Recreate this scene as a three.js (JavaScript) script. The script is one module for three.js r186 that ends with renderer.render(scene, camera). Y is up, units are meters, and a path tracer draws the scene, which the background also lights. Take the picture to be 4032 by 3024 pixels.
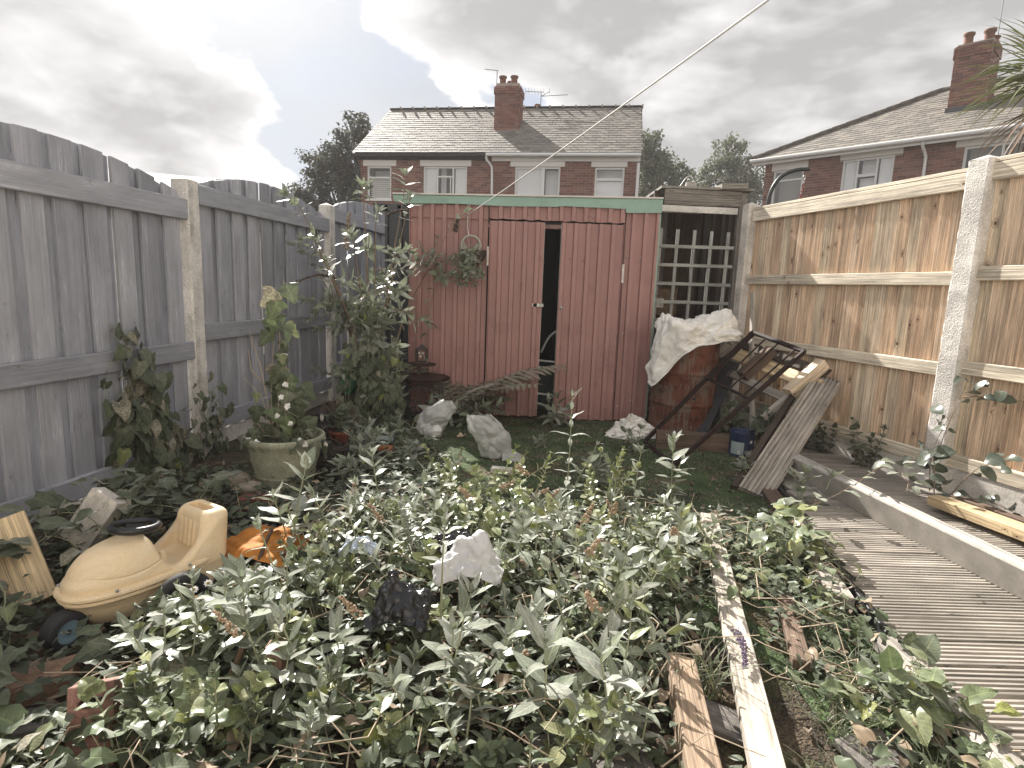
import * as THREE from 'three';
import { mergeGeometries, toCreasedNormals } from 'three/addons/utils/BufferGeometryUtils.js';
import { ImprovedNoise } from 'three/addons/math/ImprovedNoise.js';
import { MarchingCubes } from 'three/addons/objects/MarchingCubes.js';

// ---------------------------------------------------------------- camera, sky, sun, exposure
const scene = new THREE.Scene();
const camera = new THREE.PerspectiveCamera(66.3, 4 / 3, 0.05, 400);
camera.rotation.order = 'YXZ';
camera.position.set(0, 1.25, 0);
camera.rotation.set(-9.26 * Math.PI / 180, 0, 2.1 * Math.PI / 180);
const renderer = new THREE.WebGLRenderer({ antialias: true });
renderer.setSize(1024, 768);
renderer.toneMapping = THREE.LinearToneMapping;
renderer.toneMappingExposure = 2.3;
renderer.shadowMap.enabled = true;
renderer.shadowMap.type = THREE.PCFSoftShadowMap;

const SUN = new THREE.Vector3(-0.63, 1.0, -1.2).normalize();       // behind the shed, to the left, fairly high
const sun = new THREE.DirectionalLight(new THREE.Color(1, 0.955, 0.88), 5);
sun.position.copy(SUN).multiplyScalar(60);
sun.castShadow = true;
sun.shadow.mapSize.set(4096, 4096);
sun.shadow.radius = 1.2;
Object.assign(sun.shadow.camera, { left: -16, right: 16, top: 16, bottom: -16, near: 1, far: 140 });
sun.shadow.bias = -0.0004;
scene.add(sun, sun.target);

const pn = new ImprovedNoise();
function fbm3(x, y, z, oct, gain = 0.5, lac = 2.03) {
  let a = 1, s = 0, n = 0;
  for (let i = 0; i < oct; i++) { s += a * pn.noise(x, y, z); n += a; x = x * lac + 17.3; y = y * lac + 5.1; z = z * lac + 9.7; a *= gain; }
  return s / n;
}
const sstep = (a, b, x) => { x = Math.min(1, Math.max(0, (x - a) / (b - a))); return x * x * (3 - 2 * x); };
const lerp = (a, b, t) => a + (b - a) * t;
const clamp = (x, a, b) => Math.min(b, Math.max(a, x));

const SKYX = 97, SKYZ = 12;
function makeSky() {                                                  // broken cumulus under thin blue, brightest round the sun
  const W = 4096, Hh = 2048, data = new Float32Array(W * Hh * 4);
  const billow = (qx, qy, qz) => { let a = 1, t = 0, n = 0; for (let i = 0; i < 5; i++) { t += a * (1 - 2.2 * Math.abs(pn.noise(qx, qy, qz))); n += a; qx = qx * 2.1 + 11.3; qy = qy * 2.1 + 3.7; qz = qz * 2.1 + 7.9; a *= 0.5; } return t / n; };
  const put = (x, y, z, out) => {
    const sd = Math.max(0, x * SUN.x + y * SUN.y + z * SUN.z);
    const glow = Math.pow(sd, 24) * 0.5 + Math.pow(sd, 5) * 0.08;
    const k = 1 / (Math.max(y, 0) + 0.5), px = x * k * 1.5 + 3.1, pz = z * k * 1.5 + 8.4, py = y * 1.9, hz = Math.pow(1 - Math.max(y, 0), 4);
    // thin high veil over blue
    const veil = sstep(-0.2, 0.14, fbm3(px * 0.7 + SKYX * 1.7, 6.1, pz * 0.7 + SKYZ, 4) - 0.02 + 0.1 * hz) * 0.85, vl = 0.43 + 0.1 * fbm3(px * 2, 2.2, pz * 2, 4) + 0.06 * hz + glow * 0.7;
    const bl = [0.34 + 0.16 * hz + glow * 0.8, 0.39 + 0.15 * hz + glow * 0.8, 0.5 + 0.1 * hz + glow * 0.8];
    // heaped clouds with firm edges in front of it
    const wx = fbm3(px * 1.3, 4.2, pz * 1.3, 3) * 0.3, wz = fbm3(px * 1.3, 9.8, pz * 1.3, 3) * 0.3, big = fbm3(px * 0.85 + SKYX, 1.5, pz * 0.85 + SKYZ, 2) * 1.25;
    const dens = (qx, qy, qz) => big + 0.5 * billow(qx * 1.25 + wx, qy * 1.9, qz * 1.25 + wz) + 0.26 * fbm3(qx * 3.1, qy * 3.6, qz * 3.1, 5, 0.56);
    const d = dens(px, py, pz), d2 = dens(px + SUN.x * 0.09, py + 0.09, pz + SUN.z * 0.09);
    const cov = sstep(-0.03, 0.06, d), thick = sstep(0.0, 0.4, d), rim = Math.exp(-Math.pow((d - 0.04) / 0.07, 2)), rel = clamp((d - d2) * 1.9, -0.16, 0.5);
    const cl = lerp(0.62, 0.42, thick) + rim * (0.07 + glow * 0.7) + rel * 0.5 + glow * 0.35 + hz * 0.05, c = [cl * 1.01, cl * 0.99, cl * 0.985];
    for (let i = 0; i < 3; i++) out[i] = 0.67 * Math.min(2.2, lerp(lerp(bl[i], vl, veil), c[i], cov));
  };
  const o = [0, 0, 0];
  for (let j = 0; j < Hh; j++) {
    const el = ((j + 0.5) / Hh - 0.5) * Math.PI;
    for (let i = 0; i < W; i++) {
      const az = ((i + 0.5) / W - 0.5) * 2 * Math.PI, c = Math.cos(el), at = (j * W + i) * 4;
      if (el > -0.02) put(c * Math.cos(az), Math.sin(Math.max(el, 0)), c * Math.sin(az), o);
      else { o[0] = 0.2; o[1] = 0.19; o[2] = 0.17; }
      data[at] = o[0]; data[at + 1] = o[1]; data[at + 2] = o[2]; data[at + 3] = 1;
    }
  }
  const t = new THREE.DataTexture(data, W, Hh, THREE.RGBAFormat, THREE.FloatType);
  t.mapping = THREE.EquirectangularReflectionMapping;
  t.magFilter = THREE.LinearFilter; t.minFilter = THREE.LinearFilter;
  t.colorSpace = THREE.LinearSRGBColorSpace;
  t.needsUpdate = true;
  return t;
}
const skyTexture = makeSky();
scene.background = skyTexture;
scene.environment = skyTexture;

// ---------------------------------------------------------------- helpers
let seed = 12345;
function rnd() { seed |= 0; seed = seed + 0x6D2B79F5 | 0; let t = Math.imul(seed ^ seed >>> 15, 1 | seed); t = t + Math.imul(t ^ t >>> 7, 61 | t) ^ t; return ((t ^ t >>> 14) >>> 0) / 4294967296; }
const rr = (a, b) => a + (b - a) * rnd();
const pick = a => a[Math.floor(rnd() * a.length)];
const V3 = (x, y, z) => new THREE.Vector3(x, y, z);
const names = {};
function numbered(n) { const k = names[n] = (names[n] ?? -1) + 1; return k ? `${n}_${String(k).padStart(3, '0')}` : n; }
function tag(o, label, category, group, kind) {
  o.userData.label = label; if (category) o.userData.category = category;
  if (group) o.userData.group = group; if (kind) o.userData.kind = kind;
  return o;
}
function thing(name, label, category, base, group, kind) {
  const g = new THREE.Group(); g.name = numbered(name); g.position.set(...base);
  tag(g, label, category, group, kind); scene.add(g); return g;
}
function mesh(name, geo, mat, parent, world = true) {                 // a part, authored in world coordinates unless world is false
  const m = new THREE.Mesh(geo, mat); m.name = name; m.castShadow = m.receiveShadow = true;
  if (parent) { if (world && parent.position) { let p = parent; const o = V3(0, 0, 0); while (p && p !== scene) { o.add(p.position); p = p.parent; } m.position.sub(o); } parent.add(m); }
  return m;
}
function solo(name, geo, mat, label, category, group, kind) {         // a thing that is one mesh, its origin moved to its base
  geo.computeBoundingBox(); const b = geo.boundingBox, c = V3((b.min.x + b.max.x) / 2, b.min.y, (b.min.z + b.max.z) / 2);
  geo.translate(-c.x, -c.y, -c.z);
  const m = new THREE.Mesh(geo, mat); m.name = numbered(name); m.position.copy(c); m.castShadow = m.receiveShadow = true;
  tag(m, label, category, group, kind); scene.add(m); return m;
}
// merged geometry with optional vertex tints
class Acc {
  constructor() { this.p = []; this.n = []; this.u = []; this.c = []; this.i = []; this.k = 0; }
  add(geo, m, col) {
    const P = geo.attributes.position, N = geo.attributes.normal, U = geo.attributes.uv, e = m ? m.elements : null, b = this.k;
    for (let i = 0; i < P.count; i++) {
      const x = P.getX(i), y = P.getY(i), z = P.getZ(i), a = N.getX(i), c = N.getY(i), d = N.getZ(i);
      if (e) {
        this.p.push(e[0] * x + e[4] * y + e[8] * z + e[12], e[1] * x + e[5] * y + e[9] * z + e[13], e[2] * x + e[6] * y + e[10] * z + e[14]);
        let nx = e[0] * a + e[4] * c + e[8] * d, ny = e[1] * a + e[5] * c + e[9] * d, nz = e[2] * a + e[6] * c + e[10] * d; const l = Math.hypot(nx, ny, nz) || 1;
        this.n.push(nx / l, ny / l, nz / l);
      } else { this.p.push(x, y, z); this.n.push(a, c, d); }
      this.u.push(U ? U.getX(i) : 0, U ? U.getY(i) : 0);
      if (col) this.c.push(col[0], col[1], col[2]);
    }
    const I = geo.index;
    if (I) for (let i = 0; i < I.count; i++) this.i.push(b + I.getX(i)); else for (let i = 0; i < P.count; i++) this.i.push(b + i);
    this.k += P.count; return this;
  }
  geo() {
    const g = new THREE.BufferGeometry();
    g.setAttribute('position', new THREE.Float32BufferAttribute(this.p, 3)); g.setAttribute('normal', new THREE.Float32BufferAttribute(this.n, 3)); g.setAttribute('uv', new THREE.Float32BufferAttribute(this.u, 2));
    if (this.c.length) g.setAttribute('color', new THREE.Float32BufferAttribute(this.c, 3));
    g.setIndex(this.i); return g;
  }
}
// a length of timber from a to b: width across, thickness along nrm; uv in metres (u across, v along) from a random place in the grain
function beamGeo(a, b, w, t, nrm, o = {}) {
  const A = V3(...a), B = V3(...b), y = B.clone().sub(A), L = y.length(); y.normalize();
  let z = V3(...nrm); z.addScaledVector(y, -z.dot(y)).normalize(); const x = y.clone().cross(z);
  const hw = w / 2, ht = t / 2, ch = Math.min(o.ch ?? 0.003, t * 0.3, w * 0.3), uo = o.uo ?? rnd() * 3, vo = o.vo ?? rnd() * 5;
  const prof = o.prof || [[-hw + ch, ht], [hw - ch, ht], [hw, ht - ch], [hw, -ht + ch], [hw - ch, -ht], [-hw + ch, -ht], [-hw, -ht + ch], [-hw, ht - ch]];
  const n = prof.length, pos = [], uv = [], idx = [], wb = o.bend || 0, seg = o.seg || (wb ? 4 : 1);
  let per = [0]; for (let i = 0; i < n; i++) { const p = prof[i], q = prof[(i + 1) % n]; per.push(per[i] + Math.hypot(q[0] - p[0], q[1] - p[1])); }
  const at = (px, py, l, k) => { const tw = 1 - (o.taper || 0) * k; const be = wb * 4 * k * (1 - k); const P = A.clone().addScaledVector(y, l).addScaledVector(x, px * tw).addScaledVector(z, py * tw + be); pos.push(P.x, P.y, P.z); };
  for (let i = 0; i < n; i++) for (let s = 0; s <= seg; s++) for (const e of [0, 1]) {
    const p = prof[(i + e) % n], k = s / seg; at(p[0], p[1], L * k, k); uv.push(uo + per[i + e], vo + L * k);
  }
  const row = 2;
  for (let i = 0; i < n; i++) for (let s = 0; s < seg; s++) { const b0 = (i * (seg + 1) + s) * row; idx.push(b0, b0 + 2, b0 + 1, b0 + 1, b0 + 2, b0 + 3); }
  for (const [k, l] of [[0, 0], [1, L]]) {
    const b0 = pos.length / 3; for (let i = 0; i < n; i++) { at(prof[i][0], prof[i][1], l, k); uv.push(uo + prof[i][0], vo + prof[i][1]); }
    for (let i = 1; i < n - 1; i++) k ? idx.push(b0, b0 + i + 1, b0 + i) : idx.push(b0, b0 + i, b0 + i + 1);
  }
  let g = new THREE.BufferGeometry(); g.setAttribute('position', new THREE.Float32BufferAttribute(pos, 3)); g.setAttribute('uv', new THREE.Float32BufferAttribute(uv, 2)); g.setIndex(idx);
  g = g.toNonIndexed(); g.computeVertexNormals();
  return g;
}
const beam = (name, a, b, w, t, nrm, mat, parent, o) => mesh(name, beamGeo(a, b, w, t, nrm, o), mat, parent);
const boxAt = (x0, x1, y0, y1, z0, z1) => { const g = new THREE.BoxGeometry(x1 - x0, y1 - y0, z1 - z0); g.translate((x0 + x1) / 2, (y0 + y1) / 2, (z0 + z1) / 2); return g; };
function tubeGeo(pts, r, rs = 6, seg, closed = false) { return new THREE.TubeGeometry(new THREE.CatmullRomCurve3(pts.map(p => p.isVector3 ? p : V3(...p)), closed), seg || pts.length * 4, r, rs, closed); }
function taperTube(pts, r0, r1, rs = 5) {                             // a stem that thins towards its tip
  const P = pts.map(p => p.isVector3 ? p : V3(...p)), pos = [], nor = [], uv = [], idx = [], n = P.length;
  for (let i = 0; i < n; i++) {
    const t = P[Math.min(i + 1, n - 1)].clone().sub(P[Math.max(i - 1, 0)]).normalize(), a = Math.abs(t.y) > 0.9 ? V3(1, 0, 0) : V3(0, 1, 0), x = a.cross(t).normalize(), y = t.clone().cross(x), r = lerp(r0, r1, i / (n - 1));
    for (let k = 0; k <= rs; k++) { const c = Math.cos(k / rs * 6.2832), s = Math.sin(k / rs * 6.2832), nn = x.clone().multiplyScalar(c).addScaledVector(y, s); nor.push(nn.x, nn.y, nn.z); pos.push(P[i].x + nn.x * r, P[i].y + nn.y * r, P[i].z + nn.z * r); uv.push(k / rs, i / n); }
  }
  for (let i = 0; i < n - 1; i++) for (let k = 0; k < rs; k++) { const a = i * (rs + 1) + k, b = a + rs + 1; idx.push(a, a + 1, b, a + 1, b + 1, b); }
  const g = new THREE.BufferGeometry(); g.setAttribute('position', new THREE.Float32BufferAttribute(pos, 3)); g.setAttribute('normal', new THREE.Float32BufferAttribute(nor, 3)); g.setAttribute('uv', new THREE.Float32BufferAttribute(uv, 2)); g.setIndex(idx); return g;
}
// a grid surface f(u,v) -> [x,y,z], pushed along its normal by noise folds
function sheetGeo(f, nu, nv, o = {}) {
  const pos = [], uv = [], idx = [];
  for (let j = 0; j <= nv; j++) for (let i = 0; i <= nu; i++) { const p = f(i / nu, j / nv); pos.push(...p); uv.push(i / nu * (o.su || 1), j / nv * (o.sv || 1)); }
  for (let j = 0; j < nv; j++) for (let i = 0; i < nu; i++) { const a = j * (nu + 1) + i, b = a + nu + 1; idx.push(a, a + 1, b, a + 1, b + 1, b); }
  const g = new THREE.BufferGeometry(); g.setAttribute('position', new THREE.Float32BufferAttribute(pos, 3)); g.setAttribute('uv', new THREE.Float32BufferAttribute(uv, 2)); g.setIndex(idx); g.computeVertexNormals();
  if (o.amp) {
    const P = g.attributes.position, N = g.attributes.normal;
    for (let i = 0; i < P.count; i++) {
      const x = P.getX(i), y = P.getY(i), z = P.getZ(i);
      const d = (o.film ? film(x, y, z, o.film, o.seed || 0) + (o.fold ? 0.8 * folds(uv[i * 2] / (o.su || 1), uv[i * 2 + 1] / (o.sv || 1), o.fold[0], o.fold[1], o.seed || 0) : 0) : o.fold ? folds(uv[i * 2] / (o.su || 1), uv[i * 2 + 1] / (o.sv || 1), o.fold[0], o.fold[1], o.seed || 0) : crease(x, y, z, o.freq || 8, o.seed || 0)) * o.amp * (o.mask ? o.mask(uv[i * 2] / (o.su || 1), uv[i * 2 + 1] / (o.sv || 1)) : 1);
      P.setXYZ(i, x + N.getX(i) * d, y + N.getY(i) * d, z + N.getZ(i) * d);
    }
    g.computeVertexNormals();
  }
  return g;
}
function folds(u, v, fu, fv, s) {                                      // long soft folds: ridges that run along v, bent and broken here and there
  const w = pn.noise(u * fu * 0.4 + s, v * fv * 1.3, s * 2.1) * 0.8, r = (a, b, c) => { const n = Math.abs(pn.noise(a, b, c)); return 1 - Math.min(1, n * 3.2); };
  return 0.62 * r(u * fu + w, v * fv + w * 0.5, s) + 0.3 * r(u * fu * 1.9 - w, v * fv * 2.1 + 4.2, s + 5) + 0.14 * r(u * fu * 3.8, v * fv * 5 + w, s + 9) - 0.4;
}
const hash3 = (x, y, z) => { let h = Math.imul(x, 374761393) + Math.imul(y, 668265263) + Math.imul(z, 2147483647 - 1274126177) | 0; h = Math.imul(h ^ h >>> 13, 1274126177); return ((h ^ h >>> 16) >>> 0) / 4294967296; };
function facet(x, y, z) {                                              // flat facets with sharp ridges between them, as crumpled film has
  const X = Math.floor(x), Y = Math.floor(y), Z = Math.floor(z); let m = 9;
  for (let i = -1; i < 2; i++) for (let j = -1; j < 2; j++) for (let k = -1; k < 2; k++) { const a = X + i, b = Y + j, c = Z + k, dx = a + hash3(a, b, c) - x, dy = b + hash3(a + 57, b, c + 13) - y, dz = c + hash3(a, b + 91, c + 7) - z, d = dx * dx + dy * dy + dz * dz; if (d < m) m = d; }
  return Math.sqrt(m);
}
const film = (x, y, z, f, s) => { const w = 0.35 * pn.noise(x * f * 0.7 + s, y * f * 0.7, z * f * 0.7); return facet(x * f + s + w, y * f - w, z * f + w) * 0.7 + facet(x * f * 2.3 + s, y * f * 2.3 + w, z * f * 2.3) * 0.32 - 0.5; };
function crease(x, y, z, f, s) {                                      // sharp folds, as crumpled sheet has: ridged noise at three sizes, warped
  const w = pn.noise(x * f * 0.5 + s, y * f * 0.5, z * f * 0.5 + 3.3) * 0.9; let v = 0, a = 1;
  for (let i = 0; i < 3; i++) { const n = pn.noise(x * f + w + s * 1.7, y * f - w + 7.1 * i, z * f + w * 0.6); v += a * (1 - 2.6 * Math.abs(n)); a *= 0.48; f *= 2.1; }
  return v * 0.55;
}
// ---------------------------------------------------------------- textures
function tileNoise(w, h, seedN) { const g = new Float32Array(w * h); let s = seedN * 7919 + 13; for (let i = 0; i < g.length; i++) { s = Math.imul(s ^ s >>> 15, 2246822519) + 0x9E3779B9 | 0; g[i] = ((s ^ s >>> 13) >>> 0) / 4294967296; } return (x, y) => { x = ((x % w) + w) % w; y = ((y % h) + h) % h; const i = Math.floor(x), j = Math.floor(y), fx = x - i, fy = y - j, u = fx * fx * (3 - 2 * fx), v = fy * fy * (3 - 2 * fy), i1 = (i + 1) % w, j1 = (j + 1) % h; return lerp(lerp(g[j * w + i], g[j * w + i1], u), lerp(g[j1 * w + i], g[j1 * w + i1], u), v); }; }
function tex(w, h, f, srgb = true, rx = 1, ry = 1) {
  const d = new Uint8Array(w * h * 4), o = [0, 0, 0];
  for (let j = 0; j < h; j++) for (let i = 0; i < w; i++) { f(i / w, j / h, o); const a = (j * w + i) * 4; for (let k = 0; k < 3; k++) d[a + k] = clamp(o[k], 0, 1) * 255; d[a + 3] = 255; }
  const t = new THREE.DataTexture(d, w, h, THREE.RGBAFormat, THREE.UnsignedByteType);
  t.wrapS = t.wrapT = THREE.RepeatWrapping; t.magFilter = THREE.LinearFilter; t.minFilter = THREE.LinearMipmapLinearFilter; t.generateMipmaps = true;
  if (srgb) t.colorSpace = THREE.SRGBColorSpace; t.repeat.set(rx, ry); t.needsUpdate = true; return t;
}
const N = { a: tileNoise(8, 8, 1), b: tileNoise(16, 16, 2), c: tileNoise(32, 32, 3), d: tileNoise(64, 64, 4), e: tileNoise(128, 128, 5), f: tileNoise(256, 256, 6), s1: tileNoise(96, 6, 7), s2: tileNoise(200, 12, 8), s3: tileNoise(40, 3, 9), s4: tileNoise(420, 16, 21), h: tileNoise(4, 4, 10) };
const multi = (u, v) => N.a(u * 8, v * 8) * 0.4 + N.b(u * 16, v * 16) * 0.25 + N.c(u * 32, v * 32) * 0.15 + N.d(u * 64, v * 64) * 0.12 + N.e(u * 128, v * 128) * 0.08;
// wood: one tile is 0.8 m across the grain and 2.4 m along it, with knots
const knots = []; { let s = seed; seed = 99; for (let i = 0; i < 20; i++) knots.push([rnd(), rnd(), rr(0.004, 0.01)]); seed = s; }
function woodVal(u, v) {
  let du = 0, kn = 0;
  for (const [a, b, r] of knots) {
    let x = (u - a + 1.5) % 1 - 0.5, y = (v - b + 1.5) % 1 - 0.5; x *= 0.8; y *= 2.4; const d = Math.hypot(x, y * 0.55);
    if (d < 0.12) { du += Math.sign(x || 1) * 0.02 * Math.exp(-d * d / (r * r * 6)); kn = Math.max(kn, Math.exp(-Math.pow(Math.hypot(x, y * 0.7) / r, 4)), 0.25 * Math.exp(-Math.pow((d - r * 1.7) / (r * 0.6), 2))); }
  }
  const uu = u + du; const g = N.s1(uu * 96, v * 6) * 0.3 + N.s2(uu * 200, v * 12) * 0.4 + N.s4(uu * 420, v * 16) * 0.4 + N.s3(uu * 40, v * 3) * 0.25 + N.f(u * 256, v * 90) * 0.12;
  return [g / 1.47, kn];
}
const TX = {};
TX.pine = tex(768, 1024, (u, v, o) => { const [g, k] = woodVal(u, v), p = multi(u, v); const b = 0.5 + (g - 0.5) * 0.75 + (p - 0.5) * 0.3; o[0] = lerp(b * 0.98 + 0.32, 0.3, k * 0.85); o[1] = lerp(b * 0.95 + 0.3, 0.22, k * 0.85); o[2] = lerp(b * 0.86 + 0.27, 0.17, k * 0.85); }, true, 1 / 0.8, 1 / 2.4);
TX.paint = tex(768, 1024, (u, v, o) => { const [g, k] = woodVal(u, v), p = multi(u + 0.3, v + 0.1), wear = sstep(0.66, 0.76, p * 0.6 + g * 0.45) * 0.6; const b = 0.76 + (g - 0.5) * 0.2 + (p - 0.5) * 0.22 - k * 0.1; o[0] = b + wear * 0.16; o[1] = b + wear * 0.155; o[2] = b * 1.02 + wear * 0.13; }, true, 1 / 0.8, 1 / 2.4);
TX.weather = tex(768, 1024, (u, v, o) => { const [g, k] = woodVal(u, v), p = multi(u + 0.6, v + 0.4); const cr = sstep(0.72, 0.8, N.s2(u * 200 + 9, v * 12)) * 0.13; const b = 0.7 + (g - 0.5) * 0.42 + (p - 0.5) * 0.34 - k * 0.25 - cr; o[0] = b; o[1] = b * 0.985; o[2] = b * 0.96; }, true, 1 / 0.8, 1 / 2.4);
TX.woodBump = tex(512, 512, (u, v, o) => { const [g, k] = woodVal(u, v); o[0] = o[1] = o[2] = g * 0.85 + k * 0.15; }, false, 1 / 0.8, 1 / 2.4);
TX.concrete = tex(512, 512, (u, v, o) => { const p = multi(u, v), s = N.f(u * 256, v * 256), st = sstep(0.56, 0.72, multi(u + 0.37, v * 0.5 + 0.2)); const b = 0.84 + (p - 0.5) * 0.3 + (s - 0.5) * 0.18 - st * 0.12; o[0] = b; o[1] = b * 0.985 + st * 0.004; o[2] = b * 0.965; }, true, 1, 1);
TX.rough = tex(512, 512, (u, v, o) => { o[0] = o[1] = o[2] = multi(u, v) * 0.6 + N.e(u * 128, v * 128) * 0.25 + N.f(u * 256, v * 256) * 0.15; }, false, 1.6, 1.6);
TX.grain = tex(256, 256, (u, v, o) => { o[0] = o[1] = o[2] = N.f(u * 256, v * 256) * 0.6 + N.e(u * 128, v * 128) * 0.4; }, false, 4, 4);
TX.steel = tex(512, 512, (u, v, o) => { const p = multi(u, v), s = N.f(u * 256, v * 256), dirt = sstep(0.52, 0.8, multi(u + 0.4, v + 0.7)); const b = 0.93 + (p - 0.5) * 0.1 - dirt * 0.07 + (s - 0.5) * 0.03; o[0] = b; o[1] = b - dirt * 0.008; o[2] = b - dirt * 0.012; }, true, 0.5, 0.5);
TX.rust = tex(512, 512, (u, v, o) => { const p = multi(u, v), q = multi(u + 0.31, v + 0.57), pale = sstep(0.5, 0.6, q * 0.75 + N.s1(u * 96, v * 6) * 0.25); const dk = sstep(0.55, 0.7, multi(u * 2, v * 2)); o[0] = lerp(0.46 + (p - 0.5) * 0.3, 0.5, pale) - dk * 0.1; o[1] = lerp(0.29 + (p - 0.5) * 0.22, 0.44, pale) - dk * 0.09; o[2] = lerp(0.23 + (p - 0.5) * 0.18, 0.4, pale) - dk * 0.08; }, true, 1, 1);
TX.sack = tex(256, 256, (u, v, o) => { const b = 0.9 + (N.e(u * 128, v * 128) - 0.5) * 0.06 + (multi(u, v) - 0.5) * 0.24; o[0] = b; o[1] = b * 0.99; o[2] = b * 0.97; }, true, 2, 2);
TX.brick = tex(256, 256, (u, v, o) => { const p = multi(u, v), s = N.f(u * 256, v * 256); const b = 0.8 + (p - 0.5) * 0.55 + (s - 0.5) * 0.25; o[0] = b; o[1] = b * 0.97; o[2] = b * 0.95; }, true, 3, 3);
TX.slate = tex(256, 256, (u, v, o) => { const p = multi(u, v), l = sstep(0.6, 0.68, multi(u + 0.5, v + 0.25)); const b = 0.72 + (p - 0.5) * 0.5 + l * 0.1; o[0] = b; o[1] = b * 0.985; o[2] = b * 0.955; }, true, 0.9, 0.9);
TX.soil = tex(1024, 1024, (u, v, o) => { const p = multi(u, v), q = multi(u * 2 + 0.2, v * 2 + 0.6), s = N.f(u * 256, v * 256), gr = sstep(0.5, 0.62, multi(u + 0.6, v + 0.15)); const b = 0.3 + (p - 0.5) * 0.35 + (q - 0.5) * 0.25 + (s - 0.5) * 0.2; o[0] = b; o[1] = b * 0.88 + gr * 0.04; o[2] = b * 0.72 - gr * 0.02; }, true, 0.6, 0.6);
TX.turf = tex(1024, 1024, (u, v, o) => { const p = multi(u, v), q = multi(u * 3 + 0.2, v * 3 + 0.6), s = N.f(u * 256, v * 256), br = sstep(0.56, 0.68, multi(u + 0.6, v + 0.15)); const b = 0.33 + (p - 0.5) * 0.25 + (q - 0.5) * 0.2 + (s - 0.5) * 0.3; o[0] = b * lerp(0.82, 1.1, br); o[1] = b * lerp(1, 0.98, br); o[2] = b * lerp(0.62, 0.75, br); }, true, 0.8, 0.8);
TX.leaf = tex(128, 256, (u, v, o) => { const x = Math.abs(u - 0.5) * 2, mid = Math.exp(-x * x / 0.004), lat = Math.exp(-Math.pow(((v * 9 - x * 1.7) % 1 + 1) % 1 - 0.5, 2) / 0.012) * (1 - x * 0.6); const p = multi(u, v); const b = 0.78 + mid * 0.2 + lat * 0.1 + (p - 0.5) * 0.34; o[0] = b * (1 + mid * 0.1); o[1] = b; o[2] = b * (1 - lat * 0.05); }, true);
TX.leafBump = tex(128, 256, (u, v, o) => { const x = Math.abs(u - 0.5) * 2, mid = Math.exp(-x * x / 0.005), lat = Math.exp(-Math.pow(((v * 9 - x * 1.7) % 1 + 1) % 1 - 0.5, 2) / 0.02); o[0] = o[1] = o[2] = 0.65 - mid * 0.5 - lat * 0.3 + (N.e(u * 64, v * 128) - 0.5) * 0.3; }, false);
TX.leafSpot = tex(128, 256, (u, v, o) => { const x = Math.abs(u - 0.5) * 2, mid = Math.exp(-x * x / 0.004), p = multi(u, v), sp = sstep(0.5, 0.58, multi(u * 2 + 0.3, v * 2)); const b = 0.7 + mid * 0.2 + (p - 0.5) * 0.3; o[0] = b + sp * 0.25; o[1] = b + sp * 0.22; o[2] = b + sp * 0.2; }, true);
TX.toy = tex(512, 512, (u, v, o) => { const p = multi(u, v), f = multi(u * 2 + 0.1, v * 2 + 0.4), s = N.f(u * 256, v * 256); const b = 0.93 + (p - 0.5) * 0.07 + (s - 0.5) * 0.07, pale = sstep(0.45, 0.7, f) * 0.04; o[0] = b; o[1] = b * 0.985 + pale * 0.4; o[2] = b * 0.95 + pale; }, true, 1, 1);

const mat = (color, o = {}) => { const m = new THREE.MeshPhysicalMaterial({ roughness: 0.85, side: THREE.DoubleSide, ...o }); if (Array.isArray(color)) m.color.setRGB(...color); else m.color.set(color); return m; };
const M = {};
M.greyPaint = [[0.66, 0.67, 0.705], [0.61, 0.62, 0.655], [0.72, 0.725, 0.755], [0.55, 0.56, 0.59]].map(c => mat(c, { map: TX.paint, bumpMap: TX.woodBump, bumpScale: 0.0016, roughness: 0.75 }));
M.pine = [[1, 0.83, 0.75], [0.9, 0.73, 0.65], [1, 0.89, 0.83], [0.8, 0.63, 0.55], [0.97, 0.87, 0.8], [0.88, 0.78, 0.71], [0.95, 0.75, 0.65]].map(c => mat(c, { map: TX.pine, bumpMap: TX.woodBump, bumpScale: 0.002, roughness: 0.8 }));
M.rail = [[1, 0.97, 0.97], [0.92, 0.89, 0.89]].map(c => mat(c, { map: TX.pine, bumpMap: TX.woodBump, bumpScale: 0.002, roughness: 0.8 }));
M.weather = [[0.62, 0.58, 0.54], [0.56, 0.52, 0.48], [0.84, 0.79, 0.73]].map(c => mat(c, { map: TX.weather, bumpMap: TX.woodBump, bumpScale: 0.003, roughness: 0.85 }));
M.deckWood = [[0.72, 0.67, 0.62], [0.64, 0.6, 0.55], [0.78, 0.73, 0.68]].map(c => mat(c, { map: TX.weather, bumpMap: TX.woodBump, bumpScale: 0.001, roughness: 0.8 }));
M.freshPine = mat([0.9, 0.76, 0.58], { map: TX.pine, bumpMap: TX.woodBump, bumpScale: 0.002, roughness: 0.75 });
M.darkWood = mat([0.11, 0.08, 0.06], { map: TX.weather, bumpMap: TX.woodBump, bumpScale: 0.003 });
M.brownWood = mat([0.3, 0.21, 0.16], { map: TX.weather, bumpMap: TX.woodBump, bumpScale: 0.003 });
M.trellis = mat([0.72, 0.76, 0.76], { map: TX.weather, bumpMap: TX.woodBump, bumpScale: 0.002 });
M.concrete = mat([0.96, 0.94, 0.92], { map: TX.concrete, bumpMap: TX.rough, bumpScale: 0.006, roughness: 0.92 });
M.concreteSmooth = mat([0.92, 0.88, 0.83], { map: TX.concrete, bumpMap: TX.rough, bumpScale: 0.0015, roughness: 0.9 });
M.render = mat([0.95, 0.92, 0.88], { map: TX.concrete, bumpMap: TX.grain, bumpScale: 0.001, roughness: 0.9 });
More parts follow.
